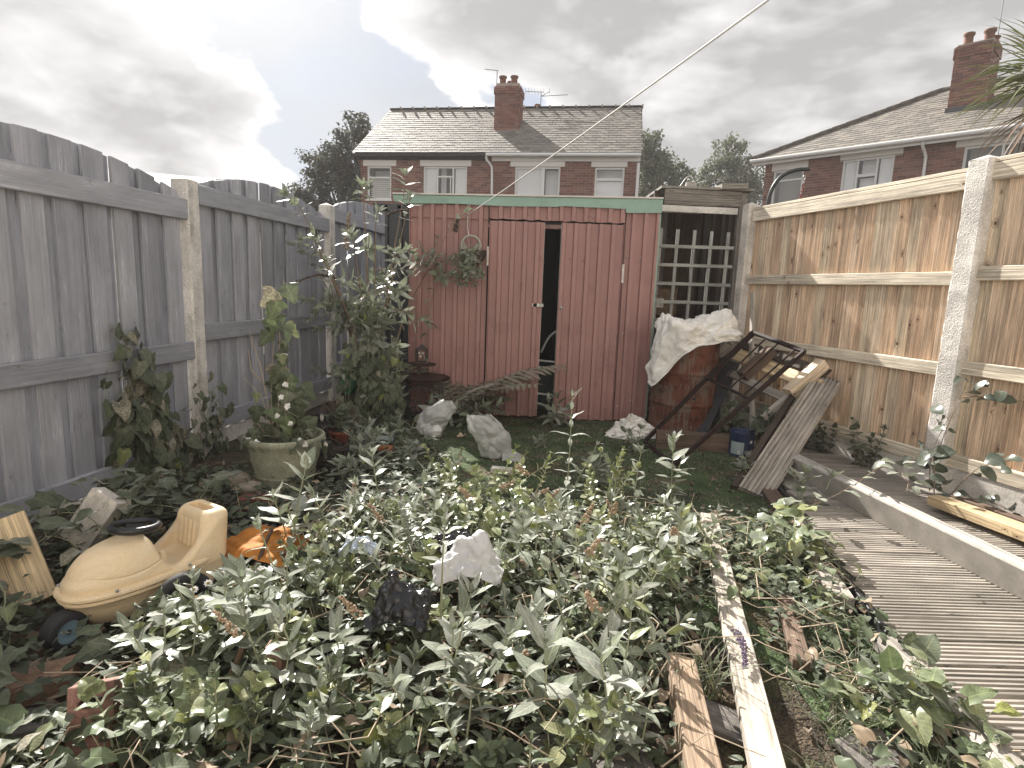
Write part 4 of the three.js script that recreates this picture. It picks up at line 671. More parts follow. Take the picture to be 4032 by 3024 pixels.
// dark board, sleeper, tin, stake
solo('dark_panel', beamGeo([1.56, 0.0, -5.02], [1.93, 0.68, -5.32], 0.27, 0.02, [-0.55, 0.2, 0.8]), mat([0.022, 0.022, 0.026], { roughness: 0.55 }), 'black board leaning between the drum and the fence', 'board');
solo('sleeper', beamGeo([1.2, 0.07, -4.7], [1.78, 0.07, -4.62], 0.15, 0.09, [0, 0, 1], { ch: 0.008 }), M.brownWood, 'short brown sleeper on edge at the foot of the black board', 'sleeper');
solo('stake', beamGeo([2.02, 0.0, -4.72], [2.19, 1.29, -5.5], 0.045, 0.03, [-1, 0.2, 0.3], { bend: 0.02, taper: 0.2 }), M.weather[2], 'thin weathered wooden stake leaning on the brown fence', 'stake');
{
  const t = thing('paint_tin', 'dark blue paint tin with a handle beside the leaning boards', 'paint tin', [1.84, 0, -4.55]); const R = 0.092, blue = mat([0.025, 0.04, 0.1], { roughness: 0.35, map: TX.steel });
  mesh('can', new THREE.LatheGeometry([[0, 0.002], [R, 0.002], [R + 0.004, 0.01], [R, 0.02], [R, 0.19], [R + 0.005, 0.197], [R, 0.205], [R - 0.01, 0.2], [R - 0.012, 0.188], [0, 0.186]].map(p => new THREE.Vector2(...p)), 32).translate(1.84, 0, -4.55), blue, t);
  mesh('label', new THREE.CylinderGeometry(R + 0.0012, R + 0.0012, 0.1, 12, 1, true, -1.3, 1.15).translate(1.84, 0.075, -4.55), mat([0.35, 0.42, 0.43], { roughness: 0.5 }), t);
  mesh('label', new THREE.CylinderGeometry(R + 0.0016, R + 0.0016, 0.03, 6, 1, true, -0.62, 0.2).translate(1.84, 0.045, -4.55), M.whitePaint, t);
  mesh('label', new THREE.CylinderGeometry(R + 0.0012, R + 0.0012, 0.022, 6, 1, true, 0.35, 0.25).translate(1.84, 0.13, -4.55), M.whitePaint, t);
  const pts = []; for (let k = 0; k <= 12; k++) { const a = Math.PI * k / 12; pts.push([1.84 + 0.092 * Math.cos(a) * 0.25, 0.19 + 0.1 * Math.sin(a), -4.55 + 0.092 * Math.cos(a)]); } mesh('handle', tubeGeo(pts, 0.005, 6, 24), M.black, t);
}
M.palePlank = mat([1, 0.92, 0.82], { map: TX.weather, bumpMap: TX.woodBump, bumpScale: 0.003 });
// ---------------------------------------------------------------- on and beside the deck
{
  // white plastic fascia board on edge: face, two steps and a lip along its top
  const a = V3(1.9, 0.064, -3.94), b = V3(2.32, 0.064, -0.75), g = thing('plastic_fascia', 'long off white plastic fascia board lying on edge along the deck', 'fascia board', a.clone().lerp(b, 0.5).toArray());
  const n = V3(-1, -0.32, 0.13).normalize().toArray();
  const prof = [[0.075, 0.012], [0.069, 0.017], [-0.075, 0.017], [-0.075, 0.0], [0.055, 0.0], [0.055, -0.012], [0.069, -0.014], [0.066, -0.024], [0.069, -0.027], [0.066, -0.038], [0.07, -0.041], [0.075, -0.041], [0.075, -0.03], [0.071, -0.028], [0.075, -0.02], [0.071, -0.008], [0.075, 0.0]];
  mesh('board', beamGeo([a.x, 0.14, a.z], [b.x, 0.14, b.z], 0.15, 0.02, n, { prof: prof.map(([x, y]) => [-x, y]).reverse() }), M.upvc, g);
}
solo('timber', beamGeo([2.5, 0.12, -3.3], [2.88, 0.12, -1.9], 0.12, 0.055, [0, 1, 0]), M.freshPine, 'pale timber lying behind the white plastic fascia board', 'timber');
solo('timber', beamGeo([2.62, 0.1, -3.34], [3.02, 0.1, -1.9], 0.06, 0.09, [0, 1, 0]), M.brownWood, 'brown timber on edge against the gravel board behind the fascia', 'timber');
solo('timber', beamGeo([2.66, 0.27, -2.78], [3.1, 0.27, -1.9], 0.14, 0.09, [0, 1, 0]), M.weather[1], 'grey timber whose cut end shows right of the bramble', 'timber');
for (const [x, z, l] of [[2.76, -2.6, 'dark wooden block under the cut end of the grey timber'], [2.98, -2.1, 'dark wooden block under the near end of the grey timber']]) solo('wood_block', boxAt(x - 0.06, x + 0.06, 0.06, 0.228, z - 0.05, z + 0.05), M.darkWood, l, 'block', 'blocks under the grey timber');
// edging along the deck
solo('edging_plank', beamGeo([1.72, 0.03, -3.95], [1.5, 0.03, -2.72], 0.1, 0.05, [0, 1, 0]), M.brownWood, 'reddish brown edging plank along the far end of the deck', 'plank');
solo('edging_strip', beamGeo([1.79, 0.035, -3.9], [1.405, 0.035, -1.98], 0.02, 0.06, [0, 1, 0]), M.black, 'thin black strip along the deck edge', 'strip');
solo('edging_plank', beamGeo([1.47, 0.05, -2.72], [1.36, 0.05, -2.2], 0.09, 0.05, [0, 1, 0]), M.weather[2], 'pale weathered edging plank half under weeds by the sunny deck', 'plank');
solo('edging_log', beamGeo([1.36, 0.05, -1.92], [1.31, 0.05, -1.05], 0.085, 0.07, [0, 1, 0], { ch: 0.02, bend: 0.015 }), M.weather[2], 'split pale grey log edging the nearest end of the deck', 'log');
solo('plank', beamGeo([1.06, 0.1, -2.95], [0.61, 0.1, -1.05], 0.085, 0.035, [0.05, 1, 0]), M.palePlank, 'long pale sunlit plank lying through the weeds towards the deck', 'plank');
solo('plank', beamGeo([0.55, 0.12, -1.66], [0.45, 0.13, -1.0], 0.085, 0.06, [0.15, 1, 0]), mat([0.66, 0.5, 0.37], { map: TX.weather, bumpMap: TX.woodBump, bumpScale: 0.005 }), 'shorter brown plank at the bottom edge, left of the long plank', 'plank');
solo('plank', beamGeo([1.12, 0.07, -2.2], [0.98, 0.07, -1.75], 0.06, 0.03, [0, 1, 0]), M.brownWood, 'dark brown offcut beside the long pale plank', 'plank');
// ---------------------------------------------------------------- yellow ride-on toy car
const carAt = V3(-1.35, 0.0, -2.08), carTurn = -0.55;
{
  const c = thing('toy_car', 'faded yellow plastic ride-on toy car with black steering wheel', 'toy car', carAt.toArray());
  c.rotation.set(0, carTurn, 0); c.scale.setScalar(0.65);
  const tilt = new THREE.Matrix4().makeTranslation(0, 0.05, 0);
  const yel = mat([0.94, 0.76, 0.53], { map: TX.toy, bumpMap: TX.grain, bumpScale: 0.0006, roughness: 0.5 });
  // local axes: nose towards +z, x across; length 0.8, half width 0.19
  const sdEll = (x, y, z, a, b, d) => { const k0 = Math.hypot(x / a, y / b, z / d), k1 = Math.hypot(x / (a * a), y / (b * b), z / (d * d)); return k1 < 1e-9 ? -Math.min(a, b, d) : k0 * (k0 - 1) / k1; };
  const smin = (a, b, k) => { const h = Math.max(k - Math.abs(a - b), 0) / k; return Math.min(a, b) - h * h * k / 4; }, smax = (a, b, k) => -smin(-a, -b, k);
  const sdBox = (x, y, z, a, b, d, r) => { const X = Math.abs(x) - a + r, Y = Math.abs(y) - b + r, Z = Math.abs(z) - d + r; return Math.hypot(Math.max(X, 0), Math.max(Y, 0), Math.max(Z, 0)) + Math.min(Math.max(X, Y, Z), 0) - r; };
  const outline = (x, z, g) => { const zz = z > 0 ? z / (0.43 + g) : z / (0.37 + g), xx = x / (0.2 + g); return (Math.pow(Math.pow(Math.abs(xx), 2.6) + Math.pow(Math.abs(zz), 2.6), 1 / 2.6) - 1) * 0.2; };
  const sdf = (x, y, z) => {
    // hood dome, flowing into cockpit sides
    let hood = sdEll(x, y - 0.19, z - 0.09, 0.188, 0.27, 0.338);
    hood = smax(hood, y - (0.43 - Math.max(0, z) * 0.1), 0.05);
    let sides = smax(outline(x, z, -0.015), smax(y - (0.24 + 0.02 * Math.abs(z) / 0.4), 0.14 - y, 0.02), 0.03);
    let back = smax(sdBox(x, y - 0.3, z + 0.3 + (y - 0.2) * 0.16, 0.185 - (y - 0.2) * 0.1, 0.17, 0.09, 0.06), 0.18 - y, 0.02);
    let wings = sdBox(Math.abs(x) - 0.155 + (y - 0.2) * 0.08, y - 0.2, z + 0.22, 0.032, clamp(0.2 - (z + 0.3) * 0.95, 0.03, 0.22), 0.13, 0.028);
    let d = smin(smin(hood, sides, 0.03), back, 0.05); d = smin(d, wings, 0.04);
    // cockpit scooped out between hood and backrest
    const pit = sdBox(x, y - 0.4, z + 0.115, 0.128, 0.22, 0.115 + (y - 0.2) * 0.12, 0.06); d = smax(d, -pit, 0.02);
    const dip = sdEll(x, y - 0.42, z + 0.075, 0.6, 0.2, 0.1); d = smax(d, -dip, 0.03);
    const bk = sdBox(x, y - 0.465, z + 0.33, 0.1, 0.05, 0.03, 0.02); d = smax(d, -bk, 0.01);
    // ribs pressed out of the backrest
    for (let k = -2; k <= 2; k++) { const rx = x - k * 0.045, ry = Math.max(Math.abs(y - 0.32) - 0.07, 0), rz = z + 0.232 + (y - 0.2) * 0.16; d = smin(d, Math.hypot(rx, ry, rz) - 0.015, 0.008); }
    // seam pressed along the flank
    const tub = smax(outline(x * 1.25, z * 1.12 + 0.02, 0), smax(y - 0.18, 0.07 - y + 0.08 * sstep(-0.05, -0.3, z) * 0, 0.02), 0.03);
    d = smin(d, tub, 0.01);
    d += 0.004 * Math.exp(-Math.pow((y - (0.265 + 0.9 * (z - 0.18) * (z - 0.18))) / 0.005, 2)) * sstep(0.08, 0.14, Math.abs(x));
    const chin = sdEll(x, y - 0.12, z - 0.3, 0.1, 0.06, 0.075); return smin(d, chin, 0.02);
  };
  const res = 150, mc = new MarchingCubes(res, mat([1, 1, 1]), false, false, 900000); mc.isolation = 0;
  const sx = 0.25, sy = 0.28, sz = 0.48, cy = 0.29;
  for (let k = 0; k < res; k++) for (let j = 0; j < res; j++) for (let i = 0; i < res; i++) { const x = (i - res / 2) / (res / 2) * sx, y = (j - res / 2) / (res / 2) * sy + cy, z = (k - res / 2) / (res / 2) * sz; mc.field[i + j * res + k * res * res] = -sdf(x, y, z); }
  mc.update();
  const cnt = mc.count, pos = new Float32Array(cnt * 3), uv = new Float32Array(cnt * 2), nor = new Float32Array(cnt * 3), e = 0.0015;
  for (let i = 0; i < cnt; i++) {
    const x = mc.positionArray[i * 3] * sx, y = mc.positionArray[i * 3 + 1] * sy + cy, z = mc.positionArray[i * 3 + 2] * sz; pos.set([x, y, z], i * 3); uv.set([x * 2 + z, y * 2 + z * 0.7], i * 2);
    const gx = sdf(x + e, y, z) - sdf(x - e, y, z), gy = sdf(x, y + e, z) - sdf(x, y - e, z), gz = sdf(x, y, z + e) - sdf(x, y, z - e), l = Math.hypot(gx, gy, gz) || 1; nor.set([gx / l, gy / l, gz / l], i * 3);
  }
  const bg = new THREE.BufferGeometry(); bg.setAttribute('position', new THREE.BufferAttribute(pos, 3)); bg.setAttribute('normal', new THREE.BufferAttribute(nor, 3)); bg.setAttribute('uv', new THREE.BufferAttribute(uv, 2));
  bg.applyMatrix4(tilt); mesh('body', bg, yel, c, false);
  // rim band round the body
  const ring = (off, y, w, h) => { const prof = [[-w / 2, -h / 2 + 0.008], [-w / 2 + 0.006, -h / 2], [w / 2 - 0.01, -h / 2], [w / 2, -h / 2 + 0.01], [w / 2, h / 2 - 0.012], [w / 2 - 0.01, h / 2], [-w / 2 + 0.006, h / 2], [-w / 2, h / 2 - 0.008]], n = 120, p = [], u = [], id = [], m = prof.length; for (let i = 0; i <= n; i++) { const a = i / n * Math.PI * 2, ca = Math.cos(a), sa = Math.sin(a), q = 2 / 2.6, X = Math.sign(ca) * Math.pow(Math.abs(ca), q), Z = Math.sign(sa) * Math.pow(Math.abs(sa), q); for (let k = 0; k <= m; k++) { const [dx, dy] = prof[k % m]; p.push(X * (0.2 + off + dx), y + dy, Z * ((sa > 0 ? 0.43 : 0.37) + off + dx)); u.push(i / n * 2, k * 0.01); } } for (let i = 0; i < n; i++) for (let k = 0; k < m; k++) { const a = i * (m + 1) + k, b = a + m + 1; id.push(a, a + 1, b, a + 1, b + 1, b); } const g = new THREE.BufferGeometry(); g.setAttribute('position', new THREE.Float32BufferAttribute(p, 3)); g.setAttribute('uv', new THREE.Float32BufferAttribute(u, 2)); g.setIndex(id); const r = toCreasedNormals(g, 0.7); r.applyMatrix4(tilt); return r; };
  const band = mesh('rim_band', ring(0.0, 0.2, 0.05, 0.034), yel, c, false); mesh('lower_band', ring(-0.006, 0.168, 0.04, 0.03), yel, c, false);
  for (const [x, y, z] of [[0.2, 0.222, 0.26], [-0.1, 0.222, 0.41], [0.215, 0.222, -0.12]]) { const b = mesh('bolt', new THREE.CylinderGeometry(0.009, 0.009, 0.012, 8), M.galv, c, false); b.position.set(x, y, z).applyMatrix4(tilt); }
  for (const sxx of [-1, 1]) { const g = new THREE.CylinderGeometry(0.016, 0.024, 0.06, 10).translate(sxx * 0.12, 0.29, -0.02); g.applyMatrix4(tilt); mesh('lug', g, yel, c, false); }
  // steering wheel
  const sw = new THREE.Group(); sw.name = 'steering_wheel'; sw.position.set(-0.02, 0.505, 0.05); sw.rotation.set(-0.12, 0, 0.06); c.add(sw);
  mesh('grip', new THREE.TorusGeometry(0.115, 0.021, 12, 40).rotateX(Math.PI / 2), M.blackPlastic, sw, false);
  mesh('boss', new THREE.CylinderGeometry(0.045, 0.06, 0.03, 16).translate(0, -0.01, 0), M.blackPlastic, sw, false); mesh('spoke', boxAt(-0.115, 0.115, -0.016, -0.002, -0.016, 0.016), M.blackPlastic, sw, false); mesh('column', new THREE.CylinderGeometry(0.02, 0.02, 0.08, 10).translate(0, -0.05, 0), M.blackPlastic, sw, false);
  // wheels
  const hubBlue = mat([0.26, 0.4, 0.52], { roughness: 0.5, map: TX.toy });
  const wheel = (x, z, r, w, turn, lift = 0) => {
    const g = new THREE.Group(); g.name = 'wheel'; g.position.set(x, r + lift, z); g.rotation.set(0, turn, 0); c.add(g);
    const t = new THREE.LatheGeometry([[r * 0.62, -w / 2], [r * 0.93, -w / 2], [r, -w * 0.36], [r * 1.0, -w * 0.1], [r * 0.985, 0], [r, w * 0.1], [r, w * 0.36], [r * 0.93, w / 2], [r * 0.62, w / 2], [r * 0.6, w * 0.4], [r * 0.6, -w * 0.4], [r * 0.62, -w / 2]].map(p => new THREE.Vector2(...p)), 36); t.rotateZ(Math.PI / 2); mesh('tyre', t, M.rubber, g, false);
    const h = new THREE.LatheGeometry([[0.0, w * 0.34], [r * 0.16, w * 0.36], [r * 0.2, w * 0.28], [r * 0.5, w * 0.4], [r * 0.6, w * 0.44], [r * 0.62, w * 0.38], [r * 0.62, -w * 0.4], [0, -w * 0.3]].map(p => new THREE.Vector2(...p)), 32); h.rotateZ(-Math.PI / 2); mesh('hub', h, hubBlue, g, false);
    mesh('axle_cap', new THREE.SphereGeometry(r * 0.13, 12, 8).translate(w * 0.36, 0, 0), M.blackPlastic, g, false);
  };
  wheel(0.07, 0.46, 0.1, 0.09, 0.2); wheel(-0.2, 0.3, 0.09, 0.075, 0.1); wheel(0.235, -0.34, 0.085, 0.07, 0.05); wheel(-0.19, -0.29, 0.08, 0.07, 0);
  mesh('axle', tubeGeo([[-0.19, 0.08, -0.29], [0.235, 0.085, -0.34]], 0.01, 8, 2), M.galv, c, false); mesh('axle', tubeGeo([[-0.2, 0.09, 0.3], [0.07, 0.1, 0.46]], 0.01, 8, 4), M.galv, c, false);
}
{ const t = new THREE.TorusGeometry(0.085, 0.024, 12, 36); t.rotateY(0.9); t.rotateX(-0.15); t.translate(-1.16, 0.085, -1.97); solo('loose_tyre', t, M.rubber, 'loose black toy tyre behind the white daisies by the toy car', 'tyre'); }
// ---------------------------------------------------------------- bags and cloth
M.blackBag = mat([0.012, 0.012, 0.014], { roughness: 0.22 });
M.whiteBag = mat([0.72, 0.71, 0.72], { roughness: 0.4, transmission: 0.35, thickness: 0 });
M.clearBag = mat([0.72, 0.72, 0.71], { roughness: 0.38, transmission: 0.55, thickness: 0 });
{
  const blob = (c, rx, ry, rz, o) => sheetGeo((u, v) => { const a = u * 6.28319, b = (v - 0.5) * Math.PI, k = 1 + 0.14 * Math.sin(a * 3 + o.seed) + 0.1 * Math.sin(a * 2 + b * 3); return [c[0] + rx * k * Math.cos(a) * Math.cos(b), c[1] + ry * Math.sin(b) * (1 + 0.25 * Math.cos(a + o.seed)), c[2] + rz * k * Math.sin(a) * Math.cos(b)]; }, 90, 50, o);
  // loose film: an open sheet pushed up into peaks
  const wad = (c, w, d, h, o) => sheetGeo((u, v) => { const x = (u - 0.5) * 2, z = (v - 0.5) * 2, r = Math.min(1, Math.max(Math.abs(x), Math.abs(z)) * 0.55 + Math.hypot(x, z) * 0.35), b = h * (Math.pow(1 - r, 0.7) + 0.55 * Math.exp(-(Math.pow((x - (o.peak || 0.55)) / 0.3, 2) + Math.pow((z + 0.1) / 0.5, 2))) * (1 - 0.4 * r)); return [c[0] + x * w * (1 + 0.15 * pn.noise(z * 2 + o.seed, 1, x)), c[1] + b + 0.02 * pn.noise(x * 3, o.seed, z * 3), c[2] + z * d * (1 + 0.2 * pn.noise(x * 2, o.seed, 4))]; }, 120, 90, o);
  solo('white_bag', wad([-0.13, 0.24, -1.97], 0.115, 0.09, 0.13, { amp: 0.06, film: 11, seed: 2.2 }), M.whiteBag, 'thin white plastic bag caught on top of the weeds', 'plastic bag');
  solo('black_bag', wad([-0.33, 0.21, -1.74], 0.1, 0.09, 0.1, { amp: 0.05, film: 13, seed: 5.2, peak: -0.4 }), M.blackBag, 'shiny black bin bag crumpled among the weeds', 'bin bag');
  solo('black_bag', wad([-0.2, 0.26, -2.12], 0.1, 0.05, 0.07, { amp: 0.04, film: 13, seed: 8.2 }), M.blackBag, 'black plastic scrap behind the white bag', 'bin bag');
  solo('white_bag', wad([-0.56, 0.24, -2.12], 0.07, 0.045, 0.05, { amp: 0.03, film: 16, seed: 12.2 }), mat([0.5, 0.56, 0.66], { roughness: 0.5 }), 'small bluish plastic scrap between the silvery shoots', 'plastic scrap');
  solo('white_bag', wad([-0.98, 0.08, -2.15], 0.08, 0.05, 0.05, { amp: 0.03, film: 16, seed: 15.2 }), M.whitePlastic, 'small white plastic scrap under the orange cloth', 'plastic scrap');
  // orange cloth with black marks
  const oc = thing('orange_cloth', 'crumpled orange cloth with black marks behind the toy car', 'cloth', [-1.05, 0, -2.4]);
  mesh('cloth', sheetGeo((u, v) => { const x = (u - 0.5) * 0.38, z = (v - 0.5) * 0.3, r = Math.hypot(x, z); return [-1.04 + x * (1 - 0.2 * v), 0.07 + 0.13 * Math.exp(-r * r / 0.04), -2.36 + z]; }, 90, 80, { amp: 0.055, film: 9, seed: 4.4 }), mat([0.58, 0.23, 0.04], { roughness: 0.8, map: TX.sack }), oc);
  for (const [x, z, t] of [[-1.15, -2.34, 0.3], [-1.13, -2.36, 0.1], [-1.11, -2.375, -0.2]]) mesh('mark', new THREE.SphereGeometry(1, 10, 6).scale(0.008, 0.006, 0.024).rotateY(t).translate(x, 0.135, z), M.black, oc);
  // clear bags on the turf
  const pouch = (c, w, h, lean, seedN, neck) => sheetGeo((u, v) => { const a = u * 6.28319, t = v, wd = w * (0.35 + 0.75 * Math.sin(Math.PI * Math.min(1, (t * 0.75 + 0.12)))) * (t > 0.8 ? lerp(1, neck, (t - 0.8) / 0.2) : 1) * (t < 0.04 ? t / 0.04 : 1); const y = t * h; return [c[0] + Math.cos(a) * wd + lean[0] * t * t, 0.012 + y * (1 - 0.1 * t) + c[1], c[2] + Math.sin(a) * wd * (0.55 - 0.35 * t) + lean[1] * t]; }, 80, 60, { amp: 0.04, film: 9, fold: [4, 1.2], seed: seedN, su: 1, sv: 1 });
  const b1 = thing('clear_bag', 'clear plastic bag with white contents beside the garden table', 'plastic bag', [-0.62, 0, -4.72]);
  mesh('bag', pouch([-0.66, 0, -4.72], 0.125, 0.34, [0.14, -0.02], 21.3, 0.35), M.clearBag, b1); mesh('contents', blob([-0.66, 0.075, -4.72], 0.095, 0.065, 0.05, { amp: 0.03, film: 14, seed: 31 }), M.whitePlastic, b1);
  const b2 = thing('clear_bag', 'empty clear plastic bag standing on the turf before the shed doors', 'plastic bag', [-0.13, 0, -4.15]);
  mesh('bag', pouch([-0.11, 0, -4.15], 0.12, 0.36, [-0.13, 0.0], 25.3, 1.1), M.clearBag, b2);
  mesh('corner', sheetGeo((u, v) => [-0.05 + u * 0.16, 0.02 + 0.1 * (1 - u) * (1 - v) + 0.01, -4.12 + (v - 0.5) * 0.14], 20, 16, { amp: 0.025, film: 14, seed: 3 }), M.clearBag, b2);
}
solo('rubble', (() => { const g = new THREE.BoxGeometry(0.14, 0.035, 0.06, 6, 2, 3), P = g.attributes.position; for (let i = 0; i < P.count; i++) P.setXYZ(i, P.getX(i) + 0.012 * pn.noise(P.getX(i) * 30, 1, P.getZ(i) * 30), P.getY(i) * (1 + 0.4 * pn.noise(P.getX(i) * 20, 5, 0)), P.getZ(i)); g.computeVertexNormals(); g.rotateY(-0.2); g.translate(-0.05, 0.035, -3.82); return g; })(), M.concreteSmooth, 'pale flat piece of rubble lying on the turf', 'rubble');
// ---------------------------------------------------------------- the corner: planter, basket, table, pots
{
  const p = thing('planter', 'large pale green ribbed planter in front of the grey fence', 'planter', [-1.43, 0, -3.64]);
  const gm = mat([0.5, 0.52, 0.4], { map: TX.concrete, roughness: 0.75 }), pr = [[0, 0], [0.145, 0], [0.15, 0.01], [0.155, 0.05], [0.162, 0.055], [0.163, 0.062], [0.158, 0.067], [0.174, 0.13], [0.178, 0.134], [0.176, 0.14], [0.188, 0.2], [0.2, 0.225], [0.212, 0.235], [0.214, 0.255], [0.206, 0.262], [0.196, 0.262], [0.186, 0.235], [0.18, 0.2], [0, 0.205]];
  const g = new THREE.LatheGeometry(pr.map(q => new THREE.Vector2(...q)), 56); { const u = g.attributes.uv, P = g.attributes.position; for (let i = 0; i < u.count; i++) u.setXY(i, u.getX(i) * 1.3, P.getY(i)); } g.scale(1.12, 1.2, 1.12).translate(-1.43, 0, -3.64); mesh('pot', g, gm, p);
  mesh('compost', new THREE.CylinderGeometry(0.2, 0.2, 0.02, 30).translate(-1.43, 0.25, -3.64), M.soil, p); p.position.add(V3(0.04, 0, 0.12));
}
{
  const b = thing('wire_basket', 'dark twig and wire basket beside the green planter', 'basket', [-1.17, 0, -3.7]); const tw = mat([0.055, 0.042, 0.036], { roughness: 0.9 });
  for (let k = 0; k < 8; k++) { const y = 0.02 + k * 0.026, pts = []; for (let i = 0; i < 16; i++) { const a = i / 16 * 6.2832; const r = 0.1 + 0.012 * k / 8 + 0.01 * Math.sin(i * 2.3 + k); pts.push([-1.17 + r * Math.cos(a), y + 0.01 * Math.sin(i * 1.7 + k * 2), -3.7 + r * Math.sin(a)]); } mesh('hoop', tubeGeo(pts, 0.0055, 5, 48, true), tw, b); }
  for (let k = 0; k < 22; k++) { const a = k / 22 * 6.2832 + rr(-0.1, 0.1); mesh('twig', taperTube([[-1.17 + 0.098 * Math.cos(a), 0, -3.7 + 0.098 * Math.sin(a)], [-1.17 + 0.115 * Math.cos(a + 0.2), 0.12, -3.7 + 0.115 * Math.sin(a + 0.2)], [-1.17 + 0.12 * Math.cos(a + rr(-0.3, 0.4)), rr(0.2, 0.26), -3.7 + 0.12 * Math.sin(a)]], 0.006, 0.003), tw, b); }
  mesh('filling', new THREE.CylinderGeometry(0.095, 0.085, 0.17, 20).translate(-1.17, 0.09, -3.7), M.soil, b);
}
{
  const g = new THREE.LatheGeometry([[0, 0], [0.03, 0], [0.034, 0.015], [0.028, 0.035], [0.016, 0.05], [0.01, 0.056], [0.016, 0.066], [0.017, 0.076], [0.01, 0.088], [0, 0.09]].map(q => new THREE.Vector2(...q)), 18).translate(-1.2, 0.185, -3.66); solo('figurine', g, mat([0.72, 0.66, 0.56], { roughness: 0.7 }), 'small cream seated figurine on top of the wire basket', 'figurine');
  const c = thing('clay_pot', 'small terracotta pot with a leafy plant behind the wire basket', 'pot', [-1.2, 0, -3.95]); mesh('pot', new THREE.LatheGeometry([[0, 0.14], [0.055, 0.14], [0.065, 0.22], [0.075, 0.222], [0.076, 0.245], [0.066, 0.245], [0.06, 0.225], [0, 0.225]].map(q => new THREE.Vector2(...q)), 24).translate(-1.17, 0, -3.93), mat([0.3, 0.085, 0.05], { roughness: 0.8, map: TX.brick }), c); mesh('stand', new THREE.CylinderGeometry(0.07, 0.08, 0.14, 16).translate(-1.17, 0.07, -3.93), M.darkWood, c);
  const s = thing('garden_ornament', 'black and white animal ornament behind the planter by the fence', 'ornament', [-1.5, 0, -4.45]); mesh('body', new THREE.SphereGeometry(0.07, 16, 12).scale(1, 1.2, 0.9).translate(-1.47, 0.1, -4.5), M.black, s); mesh('head', new THREE.SphereGeometry(0.05, 16, 12).translate(-1.47, 0.215, -4.47), M.black, s); mesh('face', new THREE.SphereGeometry(0.02, 10, 8).scale(0.8, 1.6, 0.6).translate(-1.455, 0.21, -4.425), M.whitePaint, s);
  for (const [x, z, r, l] of [[-1.62, -3.4, 0.07, 'round pale stone left of the planter foot'], [-1.5, -3.26, 0.065, 'pale stone in front of the planter foot']]) { const q = new THREE.IcosahedronGeometry(r, 4), P = q.attributes.position; for (let i = 0; i < P.count; i++) { const k = 1 + 0.25 * pn.noise(P.getX(i) * 14 + x * 9, P.getY(i) * 14, P.getZ(i) * 14); P.setXYZ(i, P.getX(i) * k * 1.15, P.getY(i) * k * 0.75 + 0.045, P.getZ(i) * k); } q.computeVertexNormals(); q.translate(x, 0, z); solo('stone', q, mat([0.42, 0.37, 0.31], { map: TX.concrete }), l, 'stone'); }
}
// green bucket tipped in the corner
{
  const b = thing('green_crate', 'green plastic tub tipped over under the corner shrub', 'tub', [-1.36, 0.2, -5.0]); const m = mat([0.055, 0.17, 0.09], { roughness: 0.5 }), q = new THREE.Matrix4().makeRotationZ(-0.42).setPosition(-1.4, 0.4, -5.0);
  mesh('tub', new THREE.CylinderGeometry(0.1, 0.085, 0.19, 4, 1, true, 0.6).applyMatrix4(q), m, b); mesh('rim', new THREE.TorusGeometry(0.1, 0.008, 6, 4).rotateX(Math.PI / 2).rotateY(0.6 - Math.PI / 4).translate(0, 0.095, 0).applyMatrix4(q), m, b); mesh('soil', new THREE.CylinderGeometry(0.092, 0.09, 0.02, 4, 1, false, 0.6).translate(0, 0.06, 0).applyMatrix4(q), M.soil, b);
  const st = thing('tree_stump', 'dark rotting stump holding up the tipped green tub', 'stump', [-1.36, 0, -5.05]); mesh('trunk', new THREE.CylinderGeometry(0.13, 0.16, 0.3, 18, 4).translate(-1.36, 0.15, -5.08), M.darkWood, st);
}
